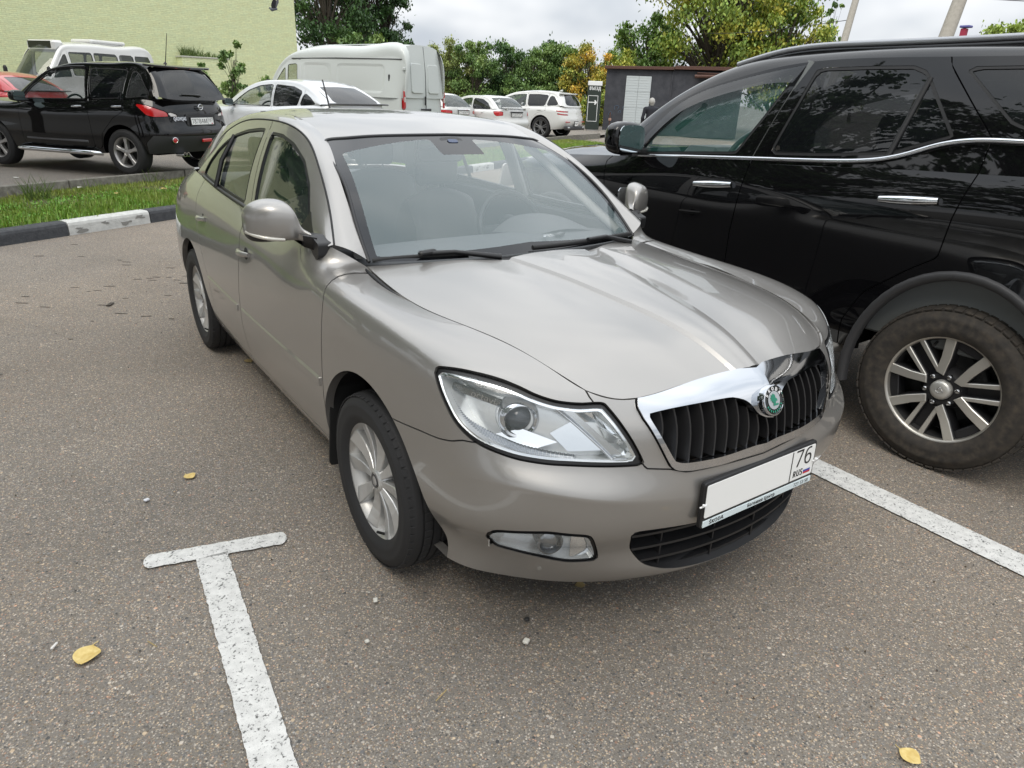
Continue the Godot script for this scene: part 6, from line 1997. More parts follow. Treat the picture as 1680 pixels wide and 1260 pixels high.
func build_minibus() -> void:
	var t := thing("minibus", "white minibus with dark windows and a destination box, before the lime-green wall", "minibus", Vector3(-32.9, .10, -2.55), deg_to_rad(-57.0))
	var M := car_mats(Color(.64, .64, .62), 0.0)
	var P := {
		"xf": 4.5, "xr": -1.35, "w": 1.03, "wb": 3.5, "xc": 3.3, "ku": 6, "kv": 5,
		"sz": [0.0, 0.40, 0.70, 0.88, 0.955, 0.985, 1.0, 1.0, 1.0, 0.995, 0.96, 0.48, 0.0],
		"rows": van_rows(), "top_dx": [-.20, .02], "top_y": [1.14, 1.14, 1.16, 1.20, 1.27, 1.33, 1.40, 1.45, 1.45, 1.45, 1.45, 1.45, 1.45], "top_z": [1, 1, .95, .9, .88, .92, .965, .98, .985, .985, .98, .985, 1],
		"arches": [[0.0, .36, .42, .44], [3.5, .36, .42, .44]],
		"belt_x": [3.40, 3.0, 2.6, 2.2, 1.0, 0.0, -1.15, -1.28],
		"L1": [3.42, 1.38, .93, 2.95, 1.95, .90, 2.65, 2.35, .88, 2.2, 2.42, .89, 1.0, 2.44, .895, 0.0, 2.44, .895, -1.18, 2.42, .89, -1.29, 1.47, .965],
		"L2": [3.60, 1.36, .82, 3.1, 2.0, .80, 2.68, 2.48, .76, 2.2, 2.62, .72, 1.0, 2.66, .72, 0.0, 2.66, .72, -1.20, 2.60, .74, -1.315, 1.46, .90],
		"ws": [3.95, 1.30, 2.95, 2.48], "roof": [2.50, 2.66, 2.72, 2.72, 2.66], "tail_x": -.03, "rw": [-1.34, 1.46], "bulge": .015, "rail_up": .04, "rail_out": .04, "rear_glass": "body", "deck": 0.0,
		"bonnet": [3.93, 1.28, 4.05, 1.26, 4.15, 1.22, 4.25, 1.18],
		"wins": [
			[round_poly(V2([3.30,1.42, 3.0,1.85, 2.72,2.22, 2.62,2.25, 2.60,1.47]), .04), "privacy", .014],
			[round_poly(V2([2.5,1.52, 2.5,2.32, 1.55,2.35, 1.55,1.52]), .05), "tinted", .02], [round_poly(rect2(.42, 1.52, 1.47, 2.35), .05), "tinted", .02], [round_poly(rect2(-.30, 1.52, .34, 2.35), .05), "tinted", .02], [round_poly(rect2(-1.12, 1.52, -.38, 2.34), .05), "tinted", .02]],
		"doors": [["cab_door", V2([3.45,.50, 3.46,1.36, 2.95,1.98, 2.66,2.38, 2.55,2.38, 2.55,.50])]],
	}
	M.tinted = glass(Color(.02, .03, .03), .45)
	auto_body(t, P, M)
	four_wheels(t, P, .88, .36, .21, .20, "minibus", 6, Color(.12, .12, .12), .3)
	ear_mirror(t, Vector3(3.55, 1.62, 1.16), Vector3(.12, .34, .16), M.plastic, mat(Color(.5, .6, .62), .03, 1.0), M.plastic)
	var s := Soup.new()
	box(s, Vector3(2.66, 2.50, 0), Vector3(.46, .40, 1.44), .08)
	put(s, "destination_box", M.body, t)
	s = Soup.new(); box(s, Vector3(2.892, 2.54, 0), Vector3(.014, .24, 1.20), .004)
	put(s, "destination_display", mat(Color(.008, .009, .009), .2), t)
	s = Soup.new(); box(s, Vector3(.4, 2.77, 0), Vector3(1.6, .14, 1.1), .05)
	put(s, "roof_air_unit", M.body, t)
	for z in [.55, -.55]:
		s = Soup.new(); box(s, Vector3(4.28, .80, z * 1.15), Vector3(.10, .22, .30), .04)
		put(s, "headlamp", M.clearlamp, t)
	cabin(t, 3.1, .9, 1.28, M, 3.15)
	for k in 4: seat(t, Vector3(1.9 - k * .85, .75, 0), mat(Color(.05, .06, .09), .8), .75)

# ---------------------------------------------------------------- the place
func asphalt_maps() -> Array:   # colour and height of bound chippings, 2 m a side
	var n := 1024
	var rng := RandomNumberGenerator.new(); rng.seed = 11
	var col := PackedFloat32Array(); col.resize(n * n * 3)
	var hgt := PackedFloat32Array(); hgt.resize(n * n)
	var cl := FastNoiseLite.new(); cl.seed = 31; cl.frequency = .045; cl.fractal_octaves = 2
	var cl2 := FastNoiseLite.new(); cl2.seed = 32; cl2.frequency = .05; cl2.fractal_octaves = 2
	for k in n * n:
		var v := 0.085 + 0.05 * rng.randf()
		col[3 * k] = v * 1.06; col[3 * k + 1] = v; col[3 * k + 2] = v * 0.92
		hgt[k] = 0.15 + 0.15 * rng.randf()
	for s in 150000:   # chippings everywhere, most of them 2 to 4 mm
		var cx := rng.randi() % n; var cy := rng.randi() % n
		var r := rng.randf_range(0.6, 1.5)
		if s > 148500: r = rng.randf_range(1.8, 3.4)
		var t := rng.randf()
		var v := 0.075 + 0.25 * pow(rng.randf(), 1.3)
		# chips of one sort lie in loose groups
		var ga := cl.get_noise_2d(cx, cy); var gb := cl2.get_noise_2d(cx, cy)
		var c := Vector3(v * 1.04, v * 0.98, v * 0.90)
		if t < 0.20 + .35 * maxf(0, ga): c = Vector3(v * 1.18, v * 0.98, v * 0.74)
		elif t < 0.27 + .30 * maxf(0, ga): c = Vector3(v * 1.25, v * 0.82, v * 0.62)
		elif t > 0.80 - .35 * maxf(0, gb): c = Vector3(v * 0.50, v * 0.52, v * 0.55)
		elif t > 0.77: c = Vector3(v * 1.6, v * 1.52, v * 1.40)
		var h := rng.randf_range(0.5, 1.0)
		var ri := int(ceil(r))
		for dy in range(-ri, ri + 1):
			for dx in range(-ri, ri + 1):
				var d := sqrt(dx * dx + dy * dy) / r
				if d > 1.0: continue
				var k := ((cy + dy + n) % n) * n + (cx + dx + n) % n
				col[3 * k] = c.x; col[3 * k + 1] = c.y; col[3 * k + 2] = c.z
				hgt[k] = h * (1.0 - 0.35 * d * d)
	var cb := PackedByteArray(); cb.resize(n * n * 3)
	var hb := PackedByteArray(); hb.resize(n * n)
	for k in n * n:
		for e in 3: cb[3 * k + e] = int(255.0 * clampf(pow(col[3 * k + e] * 1.78, 1.0 / 2.2), 0.0, 1.0))
		hb[k] = int(255.0 * hgt[k])
	return [ImageTexture.create_from_image(Image.create_from_data(n, n, false, Image.FORMAT_RGB8, cb)), ImageTexture.create_from_image(Image.create_from_data(n, n, false, Image.FORMAT_L8, hb))]

func noise_tex(seed_n: int, freq: float, lo: Color, hi: Color, size := 512, oct := 4, mid = null) -> NoiseTexture2D:
	var f := FastNoiseLite.new(); f.seed = seed_n; f.frequency = freq; f.fractal_octaves = oct
	var t := NoiseTexture2D.new(); t.width = size; t.height = size; t.seamless = true; t.noise = f
	var g := Gradient.new()
	g.set_color(0, lo.linear_to_srgb()); g.set_color(1, hi.linear_to_srgb())
	if mid != null: g.add_point(0.5, (mid as Color).linear_to_srgb())
	t.color_ramp = g
	return t

func bump_tex(seed_n: int, freq: float, size := 512, oct := 4) -> NoiseTexture2D:
	var f := FastNoiseLite.new(); f.seed = seed_n; f.frequency = freq; f.fractal_octaves = oct
	var t := NoiseTexture2D.new(); t.width = size; t.height = size; t.seamless = true; t.noise = f
	return t

const KERB_A := Vector2(-7.52, 0.056)      # foot of the painted kerb, and its run
const KERB_D := Vector2(0.4975, 0.8675)
const WALL_A := Vector2(-11.074, -0.86)    # concrete edging of the raised car park
const WALL_D := Vector2(0.5084, 0.8611)

func build_place() -> void:
	var maps := asphalt_maps()
	var asphalt := mat(Color(1.0, 1.0, 1.0), .88)
	asphalt.albedo_texture = maps[0]; asphalt.uv1_triplanar = true; asphalt.uv1_world_triplanar = true; asphalt.uv1_scale = Vector3(.62, .62, .62)
	asphalt.heightmap_enabled = true; asphalt.heightmap_texture = maps[1]; asphalt.heightmap_scale = 0.35
	asphalt.vertex_color_use_as_albedo = true
	# ground near the cars: a fine sheet whose tone varies in broad stains; beyond it a plain one to the horizon
	var f := FastNoiseLite.new(); f.seed = 3; f.frequency = 0.55; f.fractal_octaves = 4
	var f2 := FastNoiseLite.new(); f2.seed = 8; f2.frequency = 2.2; f2.fractal_octaves = 3
	var g := Soup.new()
	var nx := 150; var nz := 200
	for j in nz + 1:
		for i in nx + 1:
			var x := -24.0 + 32.0 * i / nx; var z := -26.0 + 38.0 * j / nz
			var dark := 1.0 + 0.16 * f.get_noise_2d(x, z) + 0.10 * f2.get_noise_2d(x, z)
			# a drip stain by the front bumper, brownish patches
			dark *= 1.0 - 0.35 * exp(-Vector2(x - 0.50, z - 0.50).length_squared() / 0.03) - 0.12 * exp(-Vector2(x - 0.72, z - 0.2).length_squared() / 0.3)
			var warm := clampf(0.5 + f.get_noise_2d(x * 0.6 + 40, z * 0.6), 0, 1)
			g.v.append(Vector3(x, 0.006 * f.get_noise_2d(x * 0.5, z * 0.5) - 0.003, z)); g.n.append(Vector3.UP)
			g.c.append(Color(.87 * dark * (1.0 + .04 * warm), .82 * dark, .76 * dark * (1.0 - .05 * warm)))
	for j in nz:
		for i in nx:
			var a := j * (nx + 1) + i
			g.i.append_array([a, a + 1, a + nx + 1, a + 1, a + nx + 2, a + nx + 1])
	struct(put(g, "car_park_asphalt", asphalt))
	g = Soup.new()
	quad(g, Vector3(-900, -.06, -900), Vector3(900, -.06, -900), Vector3(900, -.06, 900), Vector3(-900, -.06, 900), Vector3.UP)
	var far_ground := mat(Color(.12, .115, .105), .9)
	struct(put(g, "ground", far_ground))
	# raised car park beyond the edging, the grass bank between
	var plain := asphalt.duplicate(); plain.vertex_color_use_as_albedo = false; plain.albedo_color = Color(.80, .765, .72).linear_to_srgb()
	g = Soup.new()
	var A := WALL_A + WALL_D * 14.0; var B := WALL_A - WALL_D * 40.0
	var out := Vector2(-WALL_D.y, WALL_D.x)   # away from the viewer
	var C := B + out * 60.0; var D := A + out * 60.0
	quad(g, Vector3(A.x, .12, A.y), Vector3(B.x, .12, B.y), Vector3(C.x, .12, C.y), Vector3(D.x, .12, D.y), Vector3.UP)
	struct(put(g, "upper_car_park_asphalt", plain))
	build_lines()
	build_kerbs()
	build_verge()
	build_hero()
	build_suv()
	build_crossover()
	build_fastback("parked_car", "white fastback car with black side windows, between the black crossover and the panel van", Vector3(-12.25, .14, -3.72), -160.4, Color(.60, .62, .64), 0.0, 1.03)
	build_fastback("parked_car", "red car whose sloping tail just enters the left edge behind the crossover", Vector3(-19.7, .12, 1.2), -145.0, Color(.42, .012, .016), 0.1, 1.0)
	build_saloon("white saloon with wide red tail lamps, half hidden by the panel van", Vector3(-21.1, .12, -11.35), -165.0, "С214ОК", "50", true)
	build_saloon("white two-box saloon with black spoiler feet, left of the large white off-road car", Vector3(-20.5, .10, -13.25), -171.0, "Е590ТУ", "97", false)
	build_white_suv()
	build_van()
	build_minibus()
	build_wall()
	build_hut()
	build_street_things()
	build_trees()
	build_litter()

# worn road paint: the stones show where traffic rubbed it through; 1 mm to the pixel
func worn_paint() -> ImageTexture:
	var n := 640
	var f := FastNoiseLite.new(); f.seed = 31; f.frequency = .085; f.fractal_octaves = 3
	var f2 := FastNoiseLite.new(); f2.seed = 32; f2.frequency = .022; f2.fractal_octaves = 3
	var f3 := FastNoiseLite.new(); f3.seed = 33; f3.frequency = .30; f3.fractal_octaves = 2
	var rng := RandomNumberGenerator.new(); rng.seed = 3
	var cb := PackedByteArray(); cb.resize(n * n * 3)
	for y in n:
		for x in n:
			var w := f.get_noise_2d(x, y * .8) + .55 * f2.get_noise_2d(x, y) + .35 * f3.get_noise_2d(x, y)
			var v := .60 + .10 * f2.get_noise_2d(x + 900, y) + .10 * f3.get_noise_2d(x, y + 500) + rng.randf_range(-.03, .03)
			var k := smoothstep(.50, .62, w)
			v = lerpf(v, .10, k)
			v -= .18 * smoothstep(.30, .5, w) * (1.0 - k)
			for e in 3: cb[3 * (y * n + x) + e] = int(255.0 * clampf(pow(v * [1.0, .99, .95][e], .4545), 0, 1))
	return ImageTexture.create_from_image(Image.create_from_data(n, n, false, Image.FORMAT_RGB8, cb))

# painted marking as a thin sheet with an unsteady edge
func worn_line(called: String, a: Vector2, b: Vector2, w: float, m: Material, seed_n: int, round_ends := false) -> void:
	var f := FastNoiseLite.new(); f.seed = seed_n; f.frequency = 24.0; f.fractal_octaves = 4
	var d := (b - a).normalized(); var o := Vector2(-d.y, d.x)
	var L := a.distance_to(b)
	var n := int(L / .004)
	var s := Soup.new()
	for i in n + 1:
		var u := L * i / n
		var c := a + d * u
		var lim := w * .5
		if round_ends: lim *= sqrt(maxf(.12, 1.0 - pow(maxf(0.0, maxf(.022 - u, u - L + .022)) / .022, 2.0)))
		var l := lim + .0036 * f.get_noise_2d(c.x + 3.0, c.y); var r := lim + .0036 * f.get_noise_2d(c.x, c.y + 7.0)
		for q in [c - o * l, c + o * r]:
			s.v.append(Vector3(q.x, .0045, q.y)); s.n.append(Vector3.UP); s.uv.append(q / .64)
	for i in n: s.i.append_array([2 * i, 2 * i + 1, 2 * i + 2, 2 * i + 1, 2 * i + 3, 2 * i + 2])
	struct(put(s, called, m))

func build_lines() -> void:
	var m := mat(Color(1, 1, 1), .8)
	m.albedo_texture = worn_paint()
	worn_line("parking_line", Vector2(-.305, 1.350), Vector2(1.5, 1.492), .104, m, 31)
	worn_line("parking_line", Vector2(-.385, 1.557), Vector2(-.278, 1.092), .080, m, 32, true)
	worn_line("parking_line", Vector2(-2.6, -1.19), Vector2(3.2, -1.150), .150, m, 33)

func build_kerbs() -> void:
	var dark := mat(Color(1, 1, 1), .8); dark.albedo_texture = noise_tex(41, .02, Color(.030, .032, .036), Color(.075, .078, .084)); dark.uv1_triplanar = true
	var white := mat(Color(1, 1, 1), .8); white.albedo_texture = noise_tex(42, .015, Color(.42, .42, .40), Color(.62, .62, .59)); white.uv1_triplanar = true
	var bare := mat(Color(.22, .215, .20), .9)
	var rough := bump_tex(43, .06)
	for m in [dark, white]:
		m.heightmap_enabled = true; m.heightmap_texture = rough; m.heightmap_scale = .3; m.uv1_scale = Vector3(1.5, 1.5, 1.5)
	var rng := RandomNumberGenerator.new(); rng.seed = 4
	var back := Vector2(-KERB_D.y, KERB_D.x)
	# blocks of one metre; a white one in three, as far as they can be seen
	for k in range(-9, 18):
		# the white block runs from 0.41 to 1.40 along the kerb
		var t0 := .41 - k * 1.0
		var is_white: bool = posmod(k, 3) == 0
		var a := KERB_A + KERB_D * (t0 + .004); var b := KERB_A + KERB_D * (t0 + .992)
		var prof := V2([0,-.05, .003,.10, .012,.126, .03,.138, .14,.145, .15,.13, .15,-.05])
		var s := Soup.new()
		var rows := []
		for j in 9:
			var q := a.lerp(b, j / 8.0)
			var r := PackedVector3Array()
			for p in prof:
				var jig := rng.randf_range(-.002, .002)
				var w := back * (p.x + jig)
				r.append(Vector3(q.x + w.x, p.y + jig * .5, q.y + w.y))
			rows.append(r)
		for j in 8:
			for i in prof.size() - 1:
				var e := (prof[i + 1] - prof[i]).normalized()
				var n2 := Vector2(-e.y, e.x)
				var nn := Vector3(back.x * n2.x, n2.y, back.y * n2.x).normalized()
				quad(s, rows[j][i], rows[j][i + 1], rows[j + 1][i + 1], rows[j + 1][i], nn)
		for e in [0, 8]:
			var c0 := s.v.size()
			var n := Vector3(KERB_D.x, 0, KERB_D.y) * (1.0 if e == 8 else -1.0)
			for p in rows[e]:
				s.v.append(p); s.n.append(n)
			for i in range(1, prof.size() - 1): s.i.append_array([c0, c0 + i, c0 + i + 1])
		var where := "white kerb block with flaked paint, left of the saloon's tail" if k == 0 else "white-painted kerb block along the grass strip" if is_white else "dark-grey painted kerb block along the grass strip"
		if k == 1: where = "dark kerb block just right of the flaked white one, behind the saloon"
		if k == -1: where = "dark kerb block just left of the flaked white one"
		if k == -2: where = "dark kerb block farthest left, at the left edge of the view"
		var o := put(s, "kerb_block", white if is_white else dark)
		tag(o, where, "kerb", "kerb blocks along the grass strip")
		if is_white:   # flakes gone: bare concrete shows, standing a hair proud as patches
			for q in 9:
				var u := rng.randf_range(.08, .92); var hh := rng.randf_range(.025, .105)
				var c := a.lerp(b, u) - back * .0006
				var poly := PackedVector2Array()
				var nn := rng.randi_range(7, 10)
				for e in nn:
					var an := TAU * e / nn
					poly.append(Vector2(cos(an) * rng.randf_range(.012, .055) * (1.6 if q < 3 else .8), sin(an) * rng.randf_range(.006, .02) * (1.5 if q < 3 else .8)))
				for e in poly.size(): poly[e].y = clampf(poly[e].y, .005 - hh, .108 - hh)
				if Geometry2D.triangulate_polygon(poly).is_empty(): continue
				var pt := Soup.new()
				slab(pt, poly, -.004, .0035, Transform3D(Basis(Vector3(-KERB_D.x, 0, -KERB_D.y), Vector3(back.x * .02, 1, back.y * .02).normalized(), Vector3(-back.x, .02, -back.y).normalized()), Vector3(c.x, hh, c.y)))
				put(pt, "flaked_patch", bare, o)
	# thin concrete edging of the upper car park, in lengths
	var conc := mat(Color(1, 1, 1), .92); conc.albedo_texture = noise_tex(44, .02, Color(.13, .12, .10), Color(.27, .255, .22)); conc.uv1_triplanar = true
	conc.heightmap_enabled = true; conc.heightmap_texture = rough; conc.heightmap_scale = .4
	var turn := atan2(-WALL_D.y, WALL_D.x)
	for k in range(-4, 12):
		var c := WALL_A + WALL_D * (1.2 - k * 2.0)
		var s := Soup.new()
		box(s, Vector3.ZERO, Vector3(1.985, .34, .085), .008)
		var o := put(s, "concrete_edging", conc)
		o.position = Vector3(c.x, .045 + rng.randf_range(-.006, .006), c.y); o.rotation = Vector3(0, turn + rng.randf_range(-.004, .004), rng.randf_range(-.003, .003))
		tag(o, {0: "edging slab below the crossover's rear wheel, middle one in view", -1: "edging slab farthest left, behind the tall grass tuft", 1: "edging slab running behind the saloon's tail"}.get(k, "weathered concrete edging slab between the grass strip and the upper car park"), "edging", "edging slabs of the upper car park")

func blade_mesh() -> ArrayMesh:
	var s := Soup.new()
	var w := .5
	# one curved blade of unit height
	var p := [Vector3(-w, 0, 0), Vector3(w, 0, 0), Vector3(-w * .7, .5, .08), Vector3(w * .7, .5, .08), Vector3(0, 1, .32)]
	for v in p:
		s.v.append(v); s.n.append(Vector3(0, .45, .9).normalized())
	s.i.append_array([0, 1, 2, 1, 3, 2, 2, 3, 4])
	return mesh_of(s)

func scatter(called: String, m: Mesh, mt: Material, tf: Array, col: PackedColorArray, parent: Node = null) -> MultiMeshInstance3D:
	var mm := MultiMesh.new(); mm.transform_format = MultiMesh.TRANSFORM_3D; mm.use_colors = true; mm.mesh = m
	mm.instance_count = tf.size()
	for k in tf.size():
		mm.set_instance_transform(k, tf[k]); mm.set_instance_color(k, col[k])
	var o := MultiMeshInstance3D.new(); o.multimesh = mm; o.material_override = mt
	if parent == null:
		o.name = numbered(called); add_child(o)
	else:
		o.name = called; parent.add_child(o)
	o.set_meta("kind", "stuff")
	return o

func leaf_mat(back := .35) -> StandardMaterial3D:
	var m := mat(Color(1, 1, 1), .55)
	m.vertex_color_use_as_albedo = true
	m.backlight_enabled = true; m.backlight = Color(back, back, back * .5)
	return m

func build_verge() -> void:
	var rng := RandomNumberGenerator.new(); rng.seed = 77
	var f := FastNoiseLite.new(); f.seed = 6; f.frequency = .7; f.fractal_octaves = 3
	# soil sheet between kerb and edging
	var soil := mat(Color(1, 1, 1), .95); soil.albedo_texture = noise_tex(51, .03, Color(.05, .06, .02), Color(.13, .12, .055)); soil.uv1_triplanar = true
	var g := Soup.new()
	var kb := Vector2(-KERB_D.y, KERB_D.x)
	for j in 41:
		var t := 9.0 - 27.0 * j / 40.0
		var a := KERB_A + KERB_D * t + kb * .14; var b := WALL_A + WALL_D * (t * 1.02 + .4)
		for i in 9:
			var q := a.lerp(b, i / 8.0)
			g.v.append(Vector3(q.x, .115 + .02 * f.get_noise_2d(q.x, q.y) - .03 * (i / 8.0), q.y)); g.n.append(Vector3.UP)
	for j in 40:
		for i in 8:
			var a := j * 9 + i
			g.i.append_array([a, a + 1, a + 9, a + 1, a + 10, a + 9])
	struct(put(g, "grass_strip_soil", soil))
	var bm := blade_mesh()
	var lm := leaf_mat(.4)
	var tf := []; var col := PackedColorArray()
	for k in 84000:
		var t := 4.5 - 22.5 * pow(rng.randf(), 1.25)
		var u := rng.randf()
		var q := (KERB_A + KERB_D * t + kb * .12).lerp(WALL_A + WALL_D * (t * 1.02 + .4), u)
		var nz := f.get_noise_2d(q.x * 1.3, q.y * 1.3)
		var bare := exp(-Vector2((q.x + 8.72) / .5, (q.y - 1.35) / .42).length_squared())
		if rng.randf() < bare * .92: continue
		if nz < -.22 and u > .45 and rng.randf() < .75: continue
		var lush := clampf(1.25 - u * 1.15 + nz * .6, 0, 1)
		var h := lerpf(.035, .085, lush) * rng.randf_range(.6, 1.4)
		if rng.randf() < .012: h *= rng.randf_range(1.8, 3.2)
		var w := rng.randf_range(.006, .013)
		var b := Basis(Vector3.UP, rng.randf() * TAU) * Basis(Vector3(1, 0, 0), rng.randf_range(-.2, .75))
		tf.append(Transform3D(b * Basis.from_scale(Vector3(w, h, h)), Vector3(q.x, .112 + .02 * f.get_noise_2d(q.x, q.y) - .03 * u, q.y)))
		var v := rng.randf_range(.75, 1.3)
		var c := Color(.165, .32, .034).lerp(Color(.36, .34, .09), clampf(rng.randf() * .55 + (1.0 - lush) * .55 - .1, 0, 1))
		col.append(Color(c.r * v, c.g * v, c.b * v))
	struct(scatter("grass", bm, lm, tf, col), "stuff").set_meta("label", "mown grass strip between the painted kerb and the upper car park")
	# broad-leaved clover and plantain low in the sward
	var lf := leaf_shape(1.0)
	tf = []; col = PackedColorArray()
	for k in 16000:
		var t := 4.5 - 16.0 * pow(rng.randf(), 1.3)
		var u := rng.randf() * .62
		var q := (KERB_A + KERB_D * t + kb * .13).lerp(WALL_A + WALL_D * (t * 1.02 + .4), u)
		if f.get_noise_2d(q.x * 1.3 + 9, q.y * 1.3) < -.05: continue
		var b := Basis(Vector3.UP, rng.randf() * TAU) * Basis(Vector3(1, 0, 0), rng.randf_range(-.9, .2))
		tf.append(Transform3D(b.scaled(Vector3.ONE * rng.randf_range(.016, .034)), Vector3(q.x, rng.randf_range(.125, .165), q.y)))
		var v := rng.randf_range(.7, 1.3)
		col.append(Color(.14 * v, .31 * v, .034 * v))
	struct(scatter("clover", lf, lm, tf, col), "stuff").set_meta("label", "clover leaves low in the grass strip")
	# tall tufts by the edging
	for q in [[-9.02, 1.42, 90, .36, "tall grass tuft against the concrete edging, by the left edge"], [-10.35, -.15, 16, .30, "thin wild grass stalks at the edging below the crossover's rear wheel"], [-9.75, .75, 12, .22, "few grass stalks at the edging below the crossover's sill"]]:
		tf = []; col = PackedColorArray()
		for k in q[2]:
			var b := Basis(Vector3.UP, rng.randf() * TAU) * Basis(Vector3(1, 0, 0), rng.randf_range(.05, .75))
			var h: float = q[3] * rng.randf_range(.5, 1.1)
			tf.append(Transform3D(b * Basis.from_scale(Vector3(.010, h, h)), Vector3(q[0] + rng.randf_range(-.12, .12), .09, q[1] + rng.randf_range(-.14, .14))))
			var v := rng.randf_range(.8, 1.3)
			col.append(Color(.10 * v, .16 * v, .03 * v))
		tag(scatter("grass_tuft", bm, lm, tf, col), q[4], "grass")

func leaf_shape(s: float) -> ArrayMesh:   # a pointed leaf folded a little along its rib
	var m := Soup.new()
	var p := [Vector3(0, -.5, 0), Vector3(.32, -.05, .10), Vector3(0, .0, 0), Vector3(-.32, -.05, .10), Vector3(0, .55, .05), Vector3(.2, .28, .08), Vector3(-.2, .28, .08)]
	for v in p:
		m.v.append(v * s); m.n.append(Vector3(v.x * -.5, .15, .9).normalized())
	m.i.append_array([0, 1, 2, 0, 2, 3, 2, 1, 5, 2, 5, 4, 2, 4, 6, 2, 6, 3])
	return mesh_of(m)

# courses of painted brick: fine relief only, each brick is about two pixels high from here
func brick_maps() -> Array:
	var w := 512; var h := 512   # 8 bricks by 16 courses: 2.08 m by 1.20 m
	var rng := RandomNumberGenerator.new(); rng.seed = 9
	var hb := PackedByteArray(); hb.resize(w * h)
	var cb := PackedByteArray(); cb.resize(w * h * 3)
	var f := FastNoiseLite.new(); f.seed = 2; f.frequency = .03
	for row in 16:
		for k in 9:
			var out := rng.randf_range(.72, 1.0); var tone := rng.randf_range(.94, 1.05); var yel := rng.randf_range(-.02, .02)
			var x0 := k * 64 - (32 if row % 2 == 1 else 0)
			for y in 32:
				for x in 64:
					var X := posmod(x0 + x, w); var Y := row * 32 + y
					if x0 + x < 0 or x0 + x >= w + 32: continue
					var j := x < 4 or y < 5
					var v: float = .25 if j else out * (1.0 - .08 * float(x < 7 or y < 8))
					v += f.get_noise_2d(X * 3, Y * 3) * .10
					var i := Y * w + X
					hb[i] = int(clampf(v, 0, 1) * 255)
					var t := (tone if not j else .90) * (1.0 + .10 * f.get_noise_2d(X, Y))
					cb[3 * i] = int(255 * clampf(pow(.65 * t * (1.0 + yel), .4545), 0, 1)); cb[3 * i + 1] = int(255 * clampf(pow(.695 * t, .4545), 0, 1)); cb[3 * i + 2] = int(255 * clampf(pow(.42 * t * (1.0 - yel), .4545), 0, 1))
	return [ImageTexture.create_from_image(Image.create_from_data(w, h, false, Image.FORMAT_RGB8, cb)), ImageTexture.create_from_image(Image.create_from_data(w, h, false, Image.FORMAT_L8, hb))]

func build_wall() -> void:
	var t := thing("brick_building", "tall lime-green painted brick building without windows, behind the minibus", "building", Vector3(-37.25, 0, -11.8), deg_to_rad(-86.6))
	# local x runs along the wall towards the left of the view
	var bm := brick_maps()
	var m := mat(Color(1, 1, 1), .9)
	m.albedo_texture = bm[0]; m.heightmap_enabled = true; m.heightmap_texture = bm[1]; m.heightmap_scale = .9
	var s := Soup.new()
	var q := func(o: Soup, x0: float, x1: float, y0: float, y1: float, z: float, facing: float) -> void:
		var k := o.v.size()
		o.v.append_array([Vector3(x0, y0, z), Vector3(x1, y0, z), Vector3(x1, y1, z), Vector3(x0, y1, z)])
		for e in 4: o.n.append(Vector3(0, 0, facing))
		o.uv.append_array([Vector2(x0 / 2.08, -y0 / 1.2), Vector2(x1 / 2.08, -y0 / 1.2), Vector2(x1 / 2.08, -y1 / 1.2), Vector2(x0 / 2.08, -y1 / 1.2)])
		o.i.append_array([k, k + 1, k + 2, k, k + 2, k + 3])
	q.call(s, 0.0, 34.0, 0.0, 13.0, 0.0, -1.0)
	put(s, "front_wall", m, t)
	s = Soup.new()
	var k := 0
	s.v.append_array([Vector3(0, 0, 0), Vector3(0, 0, 16), Vector3(0, 13, 16), Vector3(0, 13, 0)])
	for e in 4: s.n.append(Vector3(-1, 0, 0))
	s.uv.append_array([Vector2(0, 0), Vector2(7.7, 0), Vector2(7.7, -10.83), Vector2(0, -10.83)])
	s.i.append_array([0, 1, 2, 0, 2, 3])
	put(s, "end_wall", m, t)
	s = Soup.new(); box(s, Vector3(17, 13.06, 8), Vector3(34.4, .12, 16.4), .02)
	put(s, "roof", mat(Color(.2, .2, .2), .8), t)
	# low outshot whose top has weeds
	s = Soup.new()
	q.call(s, 3.85, 5.95, 0.0, 2.62, -.9, -1.0)
	for e in 2:
		var x: float = [3.85, 5.95][e]
		k = s.v.size()
		s.v.append_array([Vector3(x, 0, -.9), Vector3(x, 0, 0), Vector3(x, 2.62, 0), Vector3(x, 2.62, -.9)])
		for j in 4: s.n.append(Vector3(-1 if e == 0 else 1, 0, 0))
		s.uv.append_array([Vector2(0, 0), Vector2(.43, 0), Vector2(.43, -2.18), Vector2(0, -2.18)])
		s.i.append_array([k, k + 1, k + 2, k, k + 2, k + 3])
	put(s, "outshot", m, t)
	s = Soup.new(); box(s, Vector3(4.9, 2.65, -.44), Vector3(2.2, .07, .98), .015)
	put(s, "coping", mat(Color(.42, .42, .36), .8), t)
	# weeds on the coping: a plant of their own
	var rng := RandomNumberGenerator.new(); rng.seed = 12
	var tf := []; var col := PackedColorArray()
	for j in 420:
		var u := rng.randf(); u = u if rng.randf() < .6 else u * .35
		var h := rng.randf_range(.15, .55) * (1.0 - .55 * u) * (1.4 if rng.randf() < .15 else 1.0)
		var p := t.transform * Vector3(5.85 - 1.95 * u, 2.68, -.44 + rng.randf_range(-.3, .3))
		tf.append(Transform3D(Basis(Vector3.UP, rng.randf() * TAU) * Basis(Vector3(1, 0, 0), rng.randf_range(0, .6)) * Basis.from_scale(Vector3(.035, h, h)), p))
		var v := rng.randf_range(.7, 1.4)
		col.append(Color(.10 * v, .15 * v, .035 * v))
	tag(scatter("weed_clump", blade_mesh(), leaf_mat(), tf, col), "weeds growing on the coping of the low outshot of the green building", "weeds")

